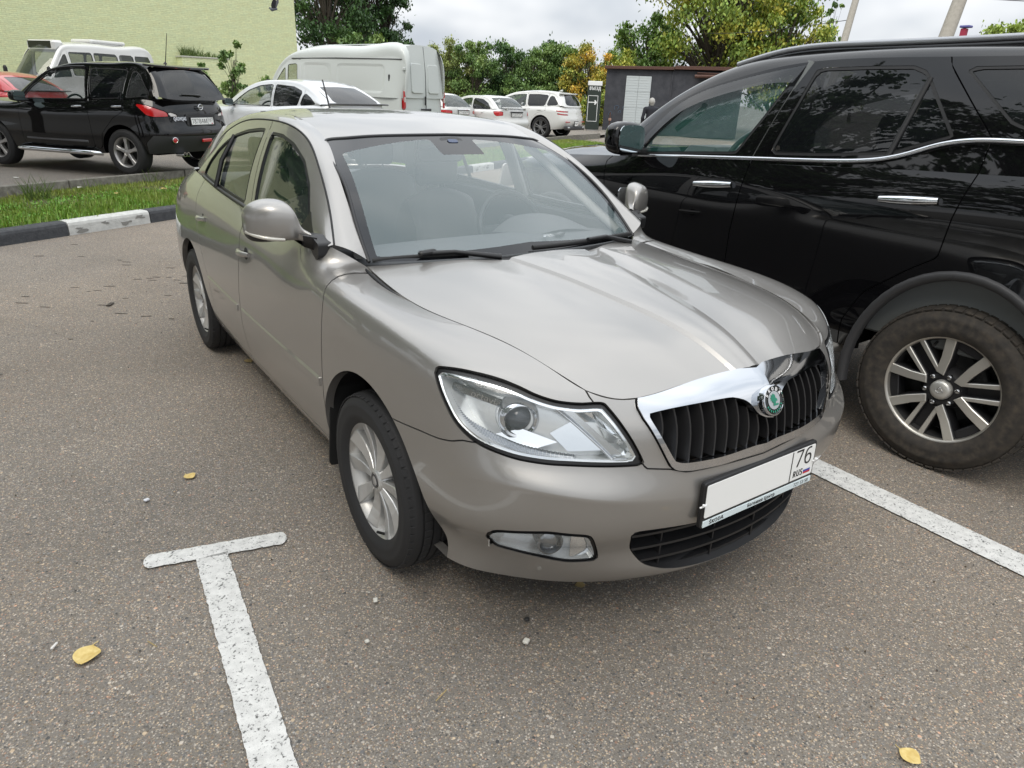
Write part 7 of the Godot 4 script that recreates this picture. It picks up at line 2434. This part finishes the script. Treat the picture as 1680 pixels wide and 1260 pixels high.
func build_hut() -> void:
	# local x along the front towards the right of the view
	var a := Vector3(-26.75, .04, -23.85); var b := Vector3(-22.6, .04, -27.75)
	var t := thing("hut", "low dark-grey rendered hut with a rusty brown roof edge and a white sheet door", "hut", a, atan2(-(b.z - a.z), b.x - a.x))
	var grey := mat(Color(1, 1, 1), .9); grey.albedo_texture = noise_tex(61, .012, Color(.040, .042, .050), Color(.066, .068, .078)); grey.uv1_triplanar = true; grey.uv1_scale = Vector3(.4, .4, .4)
	grey.heightmap_enabled = true; grey.heightmap_texture = bump_tex(62, .08); grey.heightmap_scale = .5
	var brown := mat(Color(1, 1, 1), .7); brown.albedo_texture = noise_tex(63, .03, Color(.055, .024, .016), Color(.13, .062, .045)); brown.uv1_triplanar = true
	var s := Soup.new()
	box(s, Vector3(1.62, 1.45, -2.2), Vector3(3.24, 3.0, 4.4), .01); put(s, "wall", grey, t)
	s = Soup.new(); box(s, Vector3(4.95, 1.46, -2.2), Vector3(3.38, 3.04, 4.37), .01); put(s, "wall", grey, t)
	s = Soup.new(); box(s, Vector3(3.25, 1.45, .02), Vector3(.05, 2.98, .05), .005); put(s, "joint_strip", grey, t)
	s = Soup.new(); box(s, Vector3(1.60, 3.03, -2.15), Vector3(3.40, .14, 4.7), .01, Basis(Vector3(0, 0, 1), .012)); put(s, "roof", brown, t)
	s = Soup.new(); box(s, Vector3(5.05, 3.10, -2.15), Vector3(3.46, .16, 4.7), .01, Basis(Vector3(0, 0, 1), .006)); put(s, "roof", brown, t)
	var white := mat(Color(.50, .54, .55), .55)
	var d := node("door", t, Vector3(1.63, 1.55, .03))
	for i in 2:
		for j in 3:
			s = Soup.new(); box(s, Vector3(-.31 + .62 * i, -.74 + .74 * j, 0), Vector3(.612, .732, .03), .008)
			put(s, "sheet", white, d)
			s = Soup.new()
			for r in 6: box(s, Vector3(-.31 + .62 * i, -.74 + .74 * j - .30 + .12 * r, .018), Vector3(.58, .022, .014), .006)
			put(s, "rib", white, d)
	s = Soup.new()
	tube(s, PackedVector3Array([Vector3(4.3, 2.72, .30), Vector3(6.2, 2.78, .30)]), .085, 10)
	put(s, "awning_roll", brown, t)
	s = Soup.new(); box(s, Vector3(5.25, 2.88, .16), Vector3(1.7, .04, .36), .01); put(s, "awning_board", brown, t)
	for q in [[.55, 1.05, .20], [.75, .90, .12], [.28, .80, .14], [.95, 1.12, .10]]:   # scrawl in pale blue
		s = Soup.new()
		tube(s, spl(PackedVector3Array([Vector3(q[0], q[1], .012), Vector3(q[0] + .03, q[1] + q[2], .012), Vector3(q[0] + q[2], q[1] + q[2] * .9, .012), Vector3(q[0] + q[2] * .7, q[1] + .02, .012)]), 4), .008, 4)
		put(s, "scrawl", mat(Color(.10, .16, .24), .7), t)
	var p := thing("rusty_post", "short rusty post with a pale band before the dark hut's corner", "post", Vector3(-25.9, .03, -23.55))
	s = Soup.new(); tube(s, PackedVector3Array([Vector3(0, 0, 0), Vector3(.01, .95, 0)]), .028, 8); put(s, "pipe", brown, p)
	s = Soup.new(); box(s, Vector3(.01, .62, 0), Vector3(.11, .12, .11), .01); put(s, "band", mat(Color(.4, .25, .2), .8), p)
	# entrance totem
	var e := thing("entrance_sign", "dark-green entrance totem with a white top, the word ВЪЕЗД and an arrow", "sign", Vector3(-25.95, .05, -22.45), 0.0)
	e.rotation.y = atan2(1.96 + 25.95, 1.69 + 22.45) + .12
	var dg := mat(Color(.020, .030, .024), .45)
	s = Soup.new(); box(s, Vector3(0, 1.12, 0), Vector3(.66, 2.0, .22), .015); put(s, "panel", dg, e)
	s = Soup.new(); box(s, Vector3(0, .06, 0), Vector3(.50, .12, .18), .01); put(s, "plinth", mat(Color(.3, .3, .29), .8), e)
	var wh := mat(Color(.78, .79, .79), .4)
	s = Soup.new(); box(s, Vector3(.01, 2.21, 0), Vector3(.68, .20, .24), .015); put(s, "top_box", wh, e)
	text(e, "word", "ВЪЕЗД", .15, wh, Vector3(.01, 1.985, .113), Basis(), true, .004, .54)
	s = Soup.new()
	for r in [[-.05, 1.66, .46, .022], [-.05, .50, .46, .022]]: box(s, Vector3(r[0], r[1], .112), Vector3(r[2], r[3], .006), .001)
	for x in [-.28, .18]: box(s, Vector3(x, 1.08, .112), Vector3(.022, 1.16, .006), .001)
	put(s, "frame_line", wh, e)
	s = Soup.new()
	slab(s, V2([-.26,-.022, .06,-.022, .04,-.10, .10,-.10, .17,0, .10,.10, .04,.10, .06,.022, -.26,.022]), 0, .008, Transform3D(Basis(), Vector3(-.02, 1.36, .109)))
	put(s, "arrow", wh, e)

func build_street_things() -> void:
	var conc := mat(Color(1, 1, 1), .9); conc.albedo_texture = noise_tex(71, .02, Color(.26, .24, .205), Color(.38, .355, .31)); conc.uv1_triplanar = true
	for q in [[Vector3(-12.77, 0, -20.98), Vector3(-15.4, 9.6, -26.75), .135, "slim leaning concrete lamp post, left of the two poles"], [Vector3(-7.75, 0, -16.95), Vector3(-8.98, 9.4, -22.2), .19, "thick leaning concrete pole, right of the slim one, above the black car"]]:
		var t := thing("concrete_pole", q[3], "pole", q[0])
		var s := Soup.new()
		var d: Vector3 = q[1] - q[0]
		tube(s, PackedVector3Array([Vector3(0, -.3, 0), d * .5, d]), PackedFloat32Array([q[2] * 1.1, q[2] * .85, q[2] * .62]), 12)
		put(s, "shaft", conc, t)
		s = Soup.new(); box(s, d * .985, Vector3(.9, .08, .08), .01)
		put(s, "cross_arm", mat(Color(.2, .2, .2), .6), t)
	var wire := mat(Color(.03, .03, .032), .6)
	for q in [[Vector3(-12.0, 4.65, -18.4), Vector3(-8.55, 4.45, -20.5), Vector3(-5.6, 4.55, -27.5), "black overhead wire running right past the thick pole"], [Vector3(-30.0, 5.4, -33.0), Vector3(-22.0, 4.75, -28.3), Vector3(-14.2, 4.55, -24.2), "thin overhead wire running left from the slim pole"]]:
		var s := Soup.new()
		tube(s, spl(PackedVector3Array([q[0], q[1], q[2]]), 10), .012, 5)
		tag(put(s, "overhead_wire", wire), q[3], "wire")
	# far red and white mast head
	var t := thing("mast", "far red and white lattice mast head beside the thick pole", "mast", Vector3(-81.0, 0, -173.4))
	var s := Soup.new(); tube(s, PackedVector3Array([Vector3(0, 0, 0), Vector3(0, 15.5, 0)]), .35, 8); put(s, "shaft", mat(Color(.5, .5, .5), .7), t)
	s = Soup.new(); box(s, Vector3(0, 16.1, 0), Vector3(1.0, .9, 1.0), .05); put(s, "white_stage", mat(Color(.7, .7, .7), .7), t)
	s = Soup.new(); box(s, Vector3(0, 17.6, 0), Vector3(1.15, 2.1, 1.15), .1); put(s, "red_stage", mat(Color(.35, .03, .06), .7), t)
	s = Soup.new(); box(s, Vector3(.2, 19.0, 0), Vector3(2.0, .45, 1.8), .1); put(s, "top_platform", mat(Color(.10, .10, .28), .7), t)
	build_person()
	build_pigeon()

# ---- a body as one skin: tapered capsules joined by a smooth minimum, meshed with surface nets
func skin(bones: Array, cell: float, k := .03) -> Soup:
	var lo := Vector3.INF; var hi := -Vector3.INF
	for b in bones:
		var r: float = maxf(b[2], b[3]) + 2.5 * cell
		for p: Vector3 in [b[0], b[1]]:
			lo = lo.min(p - Vector3.ONE * r); hi = hi.max(p + Vector3.ONE * r)
	var n := Vector3i((hi - lo) / cell) + Vector3i.ONE * 2
	var val := PackedFloat32Array(); val.resize(n.x * n.y * n.z)
	for z in n.z:
		for y in n.y:
			for x in n.x:
				var p := lo + Vector3(x, y, z) * cell
				var d := 9.0
				for b in bones:
					var ab: Vector3 = b[1] - b[0]
					var t := clampf((p - b[0]).dot(ab) / maxf(ab.length_squared(), 1e-9), 0, 1)
					var e: float = (p - b[0] - ab * t).length() - lerpf(b[2], b[3], t)
					var h := clampf(.5 + .5 * (d - e) / k, 0, 1)
					d = lerpf(d, e, h) - k * h * (1.0 - h)
				val[(z * n.y + y) * n.x + x] = d
	var s := Soup.new(); var id := {}
	var st := [1, n.x, n.x * n.y]
	for z in n.z - 1:
		for y in n.y - 1:
			for x in n.x - 1:
				var c := (z * n.y + y) * n.x + x
				var acc := Vector3.ZERO; var m := 0
				for e in 12:
					var ax := e / 4; var u := (ax + 1) % 3; var w := (ax + 2) % 3
					var o: int = c + (st[u] if e & 1 else 0) + (st[w] if e & 2 else 0)
					var a := val[o]; var b := val[o + st[ax]]
					if (a < 0) != (b < 0):
						var q := Vector3.ZERO
						q[ax] = a / (a - b); q[u] = 1.0 if e & 1 else 0.0; q[w] = 1.0 if e & 2 else 0.0
						acc += q; m += 1
				if m:
					id[c] = s.v.size()
					s.v.append(lo + (Vector3(x, y, z) + acc / m) * cell)
					var gr := Vector3(val[c + 1] - val[c], val[c + st[1]] - val[c], val[c + st[2]] - val[c])
					s.n.append(gr.normalized())
	for z in range(1, n.z - 1):
		for y in range(1, n.y - 1):
			for x in range(1, n.x - 1):
				var c := (z * n.y + y) * n.x + x
				for ax in 3:
					if (val[c] < 0) == (val[c + st[ax]] < 0): continue
					var u: int = st[(ax + 1) % 3]; var w: int = st[(ax + 2) % 3]
					var q := [c, c - u, c - u - w, c - w]
					if q.all(func(e): return id.has(e)): s.i.append_array([id[q[0]], id[q[1]], id[q[2]], id[q[0]], id[q[2]], id[q[3]]])
	s.n = fresh_normals(s)
	return s

func build_person() -> void:
	# seen from behind the black car: only head and shoulders show; facing away to the left
	var t := thing("person", "person with grey hair in a dark jacket, standing behind the large black off-road car", "person", Vector3(-15.02, 0, -15.42), deg_to_rad(150.0))
	var s := skin([
		[Vector3(0, 1.33, .16), Vector3(0, 1.33, -.16), .075, .075], [Vector3(0, 1.30, 0), Vector3(-.01, .98, 0), .15, .15], [Vector3(0, .95, .08), Vector3(0, .95, -.08), .13, .13],
		[Vector3(.01, 1.36, 0), Vector3(.03, 1.47, 0), .06, .055],
		[Vector3(0, 1.33, .20), Vector3(-.02, 1.06, .26), .062, .050], [Vector3(-.02, 1.06, .26), Vector3(.08, .84, .25), .048, .036],
		[Vector3(0, 1.33, -.20), Vector3(-.02, 1.06, -.26), .062, .050], [Vector3(-.02, 1.06, -.26), Vector3(.08, .84, -.25), .048, .036],
		[Vector3(0, .90, .09), Vector3(.02, .48, .10), .095, .065], [Vector3(.02, .48, .10), Vector3(-.02, .09, .10), .062, .045], [Vector3(-.03, .06, .10), Vector3(.15, .045, .11), .045, .04],
		[Vector3(0, .90, -.09), Vector3(.0, .48, -.10), .095, .065], [Vector3(.0, .48, -.10), Vector3(-.04, .09, -.10), .062, .045], [Vector3(-.05, .06, -.10), Vector3(.13, .045, -.11), .045, .04]], .024)
	put(s, "body", mat(Color(.014, .015, .022), .8), t)
	var skin_m := mat(Color(.42, .26, .19), .6)
	s = skin([[Vector3(.03, 1.45, 0), Vector3(.03, 1.50, 0), .05, .05], [Vector3(.03, 1.545, 0), Vector3(.035, 1.56, 0), .085, .080], [Vector3(.085, 1.515, 0), Vector3(.075, 1.49, 0), .045, .035], [Vector3(.118, 1.535, 0), Vector3(.128, 1.522, 0), .012, .014], [Vector3(.03, 1.54, .078), Vector3(.03, 1.525, .078), .016, .012], [Vector3(.03, 1.54, -.078), Vector3(.03, 1.525, -.078), .016, .012]], .012, .02)
	put(s, "head", skin_m, t)
	s = Soup.new()
	for z in [-.03, .03]: lathe(s, Vector3(.105, 1.55, z), Vector3(1, 0, 0), V2([0,.010, .004,.006, .005,.0005]), 10)
	put(s, "eye", mat(Color(.05, .04, .035), .3), t)
	s = Soup.new(); box(s, Vector3(.114, 1.493, 0), Vector3(.008, .008, .040), .003)
	put(s, "mouth", mat(Color(.30, .12, .10), .6), t)
	s = skin([[Vector3(.015, 1.575, 0), Vector3(-.02, 1.555, 0), .092, .088], [Vector3(-.035, 1.53, 0), Vector3(-.03, 1.47, 0), .075, .06], [Vector3(.07, 1.62, 0), Vector3(.02, 1.61, 0), .035, .05]], .012, .03)
	put(s, "hair", mat(Color(.34, .33, .31), .85), t)
	for sg in [1.0, -1.0]:
		var w := Vector3(.085, .825, .25 * sg)
		var bones := [[w, w + Vector3(.012, -.07, 0), .026, .026]]
		for k in 4: bones.append([w + Vector3(-.022 + .016 * k, -.075, 0), w + Vector3(-.016 + .016 * k, -.135 + absf(k - 1.5) * .012, .012 * -sg), .0095, .008])
		bones.append([w + Vector3(.02, -.02, 0), w + Vector3(.052, -.075, -.012 * sg), .011, .009])
		put(skin(bones, .006, .008), "hand", skin_m, t)

func build_pigeon() -> void:
	var t := thing("pigeon", "grey pigeon in flight with raised wings before the lime-green wall", "bird", Vector3(-20.6, 3.58, -5.47), deg_to_rad(235.0))
	var grey := mat(Color(.10, .11, .13), .7); var dark := mat(Color(.035, .037, .045), .7)
	put(skin([[Vector3(-.08, .02, 0), Vector3(.05, .0, 0), .028, .045], [Vector3(.05, 0, 0), Vector3(.10, .03, 0), .040, .024], [Vector3(.105, .035, 0), Vector3(.115, .04, 0), .022, .019], [Vector3(.13, .035, 0), Vector3(.148, .03, 0), .007, .003]], .008, .02), "body", grey, t)
	for sg in [1.0, -1.0]:
		var s := Soup.new()
		slab(s, V2([.05,.02, .06,.10, .02,.20, -.05,.30, -.09,.29, -.10,.20, -.07,.08, -.06,.02]), -.004, .004, Transform3D(Basis(Vector3(1, 0, 0), Vector3(-.1, .88, .45 * sg).normalized(), Vector3(-.1, -.45 * sg, .88).normalized()), Vector3(0, .015, .02 * sg)), .002)
		put(s, "wing", dark, t)
	var s := Soup.new()
	slab(s, V2([-.06,-.02, -.17,-.05, -.18,0, -.17,.05, -.06,.02]), -.003, .003, Transform3D(Basis(Vector3(.96, .26, 0), Vector3(0, 0, 1), Vector3(.26, -.96, 0)), Vector3(.0, .01, 0)), .001)
	put(s, "tail", dark, t)

# crown of separate leaves gathered in clumps on a branching frame
func tree(called: String, label: String, category: String, at: Vector3, h: float, crown: Vector3, cy: float, n: int, leaf: float, cols: Array, seed_n: int, group := "", clumps := 60, trunk_r := .16, open := .55, trunks := 1) -> void:
	var t := thing(called, label, category, at, 0.0, group)
	var rng := RandomNumberGenerator.new(); rng.seed = seed_n
	var bark := mat(Color(.075, .062, .048), .9)
	var c := Vector3(0, cy, 0)
	var s := Soup.new()
	for k in trunks:
		var top := Vector3(rng.randf_range(-.2, .2) * crown.x, cy + crown.y * .45, rng.randf_range(-.2, .2) * crown.z)
		var b := Vector3(rng.randf_range(-.25, .25) * (trunks - 1), -.2, rng.randf_range(-.25, .25) * (trunks - 1))
		tube(s, spl(PackedVector3Array([b, b.lerp(top, .4) + Vector3(rng.randf_range(-.2, .2), 0, rng.randf_range(-.2, .2)) * crown.x * .15, top]), 4), PackedFloat32Array(range(9).map(func(j): return trunk_r * (1.0 - .1 * j))), 8)
	put(s, "trunk", bark, t)
	var heads := []
	for k in clumps:
		var d := Vector3(rng.randfn(), rng.randfn(), rng.randfn()).normalized()
		var r := pow(rng.randf(), .38)
		var p := c + d * crown * r
		var sz := rng.randf_range(.14, .34) * (1.15 - .4 * r)
		heads.append([p, sz * (crown.x + crown.z) * .5, rng.randf(), d])
	s = Soup.new()
	for q in heads:
		var a := Vector3(q[0].x * .18, clampf(q[0].y - q[0].length() * .35, .3 * cy, cy), q[0].z * .18)
		tube(s, PackedVector3Array([a, a.lerp(q[0], .55) + Vector3(0, .08 * crown.y, 0), q[0]]), PackedFloat32Array([trunk_r * .34, trunk_r * .2, trunk_r * .06]), 5, false)
	put(s, "limbs", bark, t)
	var tf := []; var col := PackedColorArray()
	for k in n:
		var q: Array = heads[rng.randi() % heads.size()]
		var o := Vector3(rng.randfn(), rng.randfn() * .75, rng.randfn())
		var p: Vector3 = q[0] + o * q[1] * open
		if rng.randf() < .04: p += o * q[1] * open * .7
		if p.y < .05: continue
		var b := Basis(Vector3.UP, rng.randf() * TAU) * Basis(Vector3(1, 0, 0), rng.randf_range(-1.4, .5)) * Basis(Vector3(0, 0, 1), rng.randf_range(-.5, .5))
		tf.append(Transform3D(b.scaled(Vector3.ONE * leaf * rng.randf_range(.65, 1.35)), p))
		var v := rng.randf_range(.7, 1.35)
		# the tint goes by branch and by leaf
		var u := clampf(q[2] * .7 + rng.randf() * .45 - .1, 0, 1)
		var cc: Color = cols[0].lerp(cols[1], minf(u * 2.0, 1.0)) if u < .5 else cols[1].lerp(cols[2], (u - .5) * 2.0)
		v *= 2.2
		col.append(Color(cc.r * v, cc.g * v, cc.b * v))
	scatter("crown", leaf_of, leaf_m, tf, col, t)

var leaf_of: ArrayMesh
var leaf_m: StandardMaterial3D
func build_trees() -> void:
	leaf_of = leaf_shape(1.0); leaf_m = leaf_mat(.45)
	var green := [Color(.040, .075, .022), Color(.066, .108, .030), Color(.105, .145, .042)]
	var dark := [Color(.014, .034, .010), Color(.022, .050, .013), Color(.040, .072, .020)]
	var mixed := [Color(.050, .095, .018), Color(.115, .150, .026), Color(.26, .23, .035)]
	var autumn := [Color(.075, .105, .020), Color(.19, .17, .028), Color(.36, .20, .030)]
	var olive := [Color(.065, .090, .026), Color(.105, .125, .036), Color(.15, .16, .05)]
	# dark tall trees beyond the corner of the green building
	tree("tall_tree", "tall dark-green tree just right of the green building's corner", "tree", Vector3(-53, 0, -19.6), 15, Vector3(3.6, 5.6, 3.6), 8.2, 16000, .21, dark, 1, "dark trees behind the panel van", 70, .25, .5)
	tree("tall_tree", "tall dark-green tree, middle one of the dark group", "tree", Vector3(-57, 0, -23.0), 15, Vector3(3.4, 5.8, 3.4), 8.4, 16000, .21, dark, 2, "dark trees behind the panel van", 70, .25, .5)
	tree("tall_tree", "tall dark-green tree, rightmost of the dark group, against the sky", "tree", Vector3(-58.5, 0, -26.6), 15, Vector3(3.0, 5.2, 3.0), 8.6, 14000, .21, dark, 3, "dark trees behind the panel van", 60, .22, .48)
	tree("young_tree", "bright-green young tree in front of the dark trees, above the panel van", "tree", Vector3(-45.0, 0, -18.7), 5, Vector3(1.7, 2.0, 1.7), 3.6, 5000, .20, green, 4, "", 40, .1, .5)
	# thicket behind the white cars
	var rngx := RandomNumberGenerator.new(); rngx.seed = 5
	var spots := [
		[-41.5, -20.0, 4.2, olive, "pale olive thicket bush right of the panel van's tail"], [-40.5, -22.6, 4.6, olive, "tall olive bush, second in the thicket behind the white cars"],
		[-38.8, -23.6, 4.9, green, "green bush with a pointed top over the white saloon"], [-38.2, -25.6, 5.0, dark, "dark-green bush in the middle of the thicket"],
		[-37.2, -27.0, 5.0, green, "mid-green bush above the large white off-road car"], [-35.6, -28.4, 4.7, green, "green bush left of the yellowing one"],
		[-33.6, -28.6, 4.9, autumn, "yellow and orange turning bush left of the dark hut"], [-32.8, -30.6, 4.4, mixed, "yellow-green bush beside the entrance totem"],
		[-36.0, -25.2, 2.6, green, "low leafy maple sapling in front of the thicket"], [-31.0, -27.6, 2.2, mixed, "low yellowish shrub right behind the entrance totem"]]
	for k in spots.size():
		var q: Array = spots[k]
		tree("bush", q[4], "bush", Vector3(q[0], 0, q[1]), q[2], Vector3(1.75, q[2] * .50, 1.75), q[2] * .50, 13000 if q[2] > 3 else 4500, .125, q[3], 20 + k, "bushes behind the white cars", 55, .08, .46, 3)
	# backing of the thicket, farther and lower than its tops
	for k in 7:
		tree("far_bush", ["bush deep in the thicket, behind the panel van's tail", "second bush deep in the thicket from the panel van", "bush deep in the thicket over the half-hidden saloon", "bush deep in the thicket over the two-box saloon", "bush deep in the thicket over the large white car's bonnet", "bush deep in the thicket behind the yellowing bush", "bush deep in the thicket behind the entrance totem"][k], "bush", Vector3(-49.0 + k * 2.6, 0, -24.0 - k * 2.35), 5, Vector3(2.3, 2.5, 2.3), 2.6, 4500, .24, [dark, olive, green][k % 3], 50 + k, "bushes deep in the thicket", 40, .1, .5, 2)
	# the great turning tree over the hut
	tree("maple_tree", "big green and yellow maple tree rising behind the dark hut", "tree", Vector3(-30.2, 0, -36.0), 13, Vector3(5.0, 5.2, 5.0), 7.3, 26000, .20, mixed, 8, "", 120, .3, .42, 2)
	tree("maple_tree", "second turning maple, right behind the big one over the hut", "tree", Vector3(-27.0, 0, -37.8), 9, Vector3(3.2, 3.4, 3.2), 4.3, 11000, .19, mixed, 9, "", 70, .2, .42, 2)
	tree("maple_tree", "green maple at the left of the big one, above the yellow bush", "tree", Vector3(-33.6, 0, -33.4), 8, Vector3(2.4, 2.7, 2.4), 4.2, 8000, .19, [green[1], mixed[0], mixed[1]], 10, "", 60, .15, .42, 2)
	tree("sapling", "thin pale-green sapling standing alone left of the slim pole", "tree", Vector3(-24.6, 0, -39.0), 8, Vector3(.7, 2.6, .7), 5.3, 420, .19, green, 11, "", 16, .05, .5)
	tree("maple_tree", "yellow-green tree at the right edge above the black car's roof", "tree", Vector3(-23.4, 0, -61.0), 12, Vector3(3.6, 3.4, 3.6), 5.6, 9000, .26, [green[2], mixed[1], mixed[1]], 12, "", 60, .25, .42)
	tree("far_tree", "far green treetop just over the black car's roof rail", "tree", Vector3(-54.6, 0, -92.6), 10, Vector3(3.6, 3.6, 3.6), 5.2, 4000, .40, olive, 13, "", 40, .25, .5)
	# shrubs before the green building
	tree("shrub", "upright green shrub before the green building, left of the panel van", "shrub", Vector3(-25.1, .1, -5.35), 2.7, Vector3(.55, 1.25, .55), 1.65, 1500, .12, green, 14, "", 26, .035, .45, 3)
	tree("shrub", "loose green shrub left of the upright one, behind the crossover", "shrub", Vector3(-25.6, .1, -4.35), 2.0, Vector3(.6, .8, .6), 1.35, 1000, .12, green, 15, "", 20, .03, .45, 3)
	tree("shrub", "low shrub at the foot of the green building beside the van's cab", "shrub", Vector3(-27.5, .1, -7.2), 1.6, Vector3(.5, .5, .5), 1.3, 350, .13, green, 16, "", 12, .03, .5, 2)
	# trees to the left of and behind the viewer: the panes and doors show them
	var dk := [Color(.018, .042, .010), Color(.030, .062, .014), Color(.05, .085, .02)]
	tree("maple_tree", "leafy maple on the grass strip, out of view to the left", "tree", Vector3(-8.9, .1, 6.3), 8, Vector3(3.3, 3.6, 3.3), 4.5, 16000, .15, dk, 60, "trees left of the view", 100, .2, .40)
	var names := ["tall broad tree left of the view, farthest one along the road", "tall broad tree left of the view, second farthest", "tall broad tree left of the view, third along the road", "tall broad tree left of the view, fourth along the road", "tall broad tree left of the viewer", "tall broad tree behind the viewer's left shoulder", "tall broad tree behind the viewer"]
	for k in 7:
		var x := -25.0 + k * 5.4
		tree("tall_tree", names[k], "tree", Vector3(x, 0, 12.5 + 1.8 * sin(k * 2.1)), 15, Vector3(3.6, 6.4, 3.6), 8.2, 11000, .26, dk, 61 + k, "trees left of the view", 90, .25, .42)

func build_litter() -> void:
	var yellow := mat(Color(1, 1, 1), .6); var tan := mat(Color(.36, .27, .12), .7); var pale := mat(Color(.60, .58, .52), .7)
	yellow.albedo_texture = noise_tex(81, .04, Color(.52, .36, .10), Color(.72, .58, .26), 128); yellow.uv1_triplanar = true; yellow.uv1_scale = Vector3(8, 8, 8)
	var rng := RandomNumberGenerator.new(); rng.seed = 15
	var put_leaf := func(p: Vector3, sz: float, m: Material, label: String) -> void:
		var rows := []
		var wid := [.03, .34, .46, .44, .30, .04]
		for j in 6:
			var r := PackedVector3Array()
			for i in 5:
				var e := (i - 2) / 2.0
				r.append(Vector3(e * wid[j] * (1.0 + .1 * rng.randf()), .10 * e * e * wid[j] + .10 * sin(j * 1.2 + i) * .3 + .05, (j - 2.5) / 5.0))
			rows.append(r)
		var s := grid(tensor(rows, 2, 2), Vector3(0, -9, 0), false)
		tube(s, PackedVector3Array([Vector3(0, .06, -.5), Vector3(.02, .05, -.62), Vector3(.08, .04, -.72)]), .018, 5)
		for k in s.v.size(): s.v[k] *= sz
		var o := put(s, "fallen_leaf", m)
		o.position = p + Vector3(0, .004, 0); o.rotation.y = rng.randf() * TAU
		tag(o, label, "leaf", "fallen leaves")
	put_leaf.call(Vector3(.0, 0, 1.765), .075, yellow, "largest yellow fallen leaf, on the asphalt left of the painted T")
	put_leaf.call(Vector3(-.92, 0, 1.296), .05, yellow, "small yellow leaf on the asphalt above the painted T")
	put_leaf.call(Vector3(1.51, 0, .043), .055, yellow, "yellow leaf at the bottom right corner of the view")
	put_leaf.call(Vector3(-2.18, 0, .70), .06, tan, "leaf under the saloon's sill, behind the front wheel")
	put_leaf.call(Vector3(.52, 0, .335), .035, tan, "brown leaf below the middle of the saloon's bumper")
	put_leaf.call(Vector3(-9.0, .13, .55), .09, yellow, "yellow leaf in the grass behind the white kerb block")
	put_leaf.call(Vector3(-9.3, .13, -.1), .09, yellow, "yellow leaf farther right in the grass strip")
	put_leaf.call(Vector3(-9.75, .13, .9), .08, pale, "pale dry leaf in the grass by the edging")
	put_leaf.call(Vector3(-11.2, .125, 1.6), .09, pale, "pale leaf on the upper car park before the crossover's front wheel")
	var bit := func(p: Vector3, size: Vector3, m: Material, label: String, turn: float) -> void:
		var s := Soup.new(); box(s, Vector3(0, size.y * .5, 0), size, minf(size.x, size.y) * .3)
		for k in s.v.size(): s.v[k] += Vector3(rng.randf_range(-1, 1), 0, rng.randf_range(-1, 1)) * size.x * .06
		var o := put(s, "litter", m); o.position = p + Vector3(0, .003, 0); o.rotation.y = turn
		tag(o, label, "litter", "small litter on the asphalt")
	bit.call(Vector3(-.09, 0, 1.84), Vector3(.007, .007, .028), mat(Color(.7, .68, .64), .7), "white cigarette end above the largest leaf", .9)
	bit.call(Vector3(-.81, 0, 1.48), Vector3(.016, .006, .02), mat(Color(.62, .63, .66), .6), "crumpled white scrap left above the painted T", .3)
	bit.call(Vector3(.64, 0, .65), Vector3(.018, .010, .022), pale, "pale pebble on the asphalt below the fog lamp", .5)
	bit.call(Vector3(.22, 0, .96), Vector3(.014, .004, .02), pale, "pale scrap between the painted T and the front wheel", 1.2)
	bit.call(Vector3(.38, 0, 1.06), Vector3(.012, .007, .013), pale, "pale pebble right of the painted T's stem", .1)
	bit.call(Vector3(.56, 0, .59), Vector3(.014, .008, .016), mat(Color(.02, .02, .02), .7), "black pebble below the bumper", .7)
	bit.call(Vector3(.05, 0, 1.60), Vector3(.003, .003, .045), tan, "dry straw left of the painted T's stem", 2.0)
	bit.call(Vector3(.68, 0, .97), Vector3(.003, .003, .05), tan, "dry straw right of the painted T's stem", .4)
	bit.call(Vector3(-3.84, 0, 1.25), Vector3(.03, .006, .08), mat(Color(.05, .04, .03), .8), "dark twig scrap on the road left of the rear wheel", 1.1)
	# old gouges and tyre-worn scars on the road at the left
	var gs := Soup.new(); box(gs, Vector3.ZERO, Vector3(1, .6, 1), .2)
	var gt := []; var gc := PackedColorArray()
	for k in 60:
		var L := rng.randf_range(.025, .10)
		gt.append(Transform3D(Basis(Vector3.UP, 1.05 + rng.randf_range(-.15, .15)) * Basis.from_scale(Vector3(L, .004, rng.randf_range(.004, .011))), Vector3(-4.3 + rng.randfn() * .75, .001, .9 + rng.randfn() * .8)))
		gc.append(Color(.075, .066, .056))
	var gmm := mat(Color(1, 1, 1), .9); gmm.vertex_color_use_as_albedo = true
	struct(scatter("road_scars", mesh_of(gs), gmm, gt, gc), "stuff").set_meta("label", "dark gouges in the asphalt left of the saloon")
	# fine grit and crumbs all over
	var g := Soup.new()
	var tf := []; var col := PackedColorArray()
	box(g, Vector3(0, .3, 0), Vector3(1, .7, .8), .2)
	for k in 2600:
		var p := Vector3(1.4 - 7.0 * pow(rng.randf(), 1.2), .001, -1.6 + 3.9 * rng.randf())
		tf.append(Transform3D(Basis(Vector3.UP, rng.randf() * TAU).scaled(Vector3.ONE * rng.randf_range(.0025, .0065)), p))
		var v := rng.randf_range(.04, .45)
		var c := Color(v, v * .95, v * .88) if rng.randf() < .6 else Color(v * 1.0, v * .72, v * .45)
		col.append(c)
	var gm := mat(Color(1, 1, 1), .85); gm.vertex_color_use_as_albedo = true
	struct(scatter("grit", mesh_of(g), gm, tf, col), "stuff").set_meta("label", "fine grit and crumbs on the asphalt")
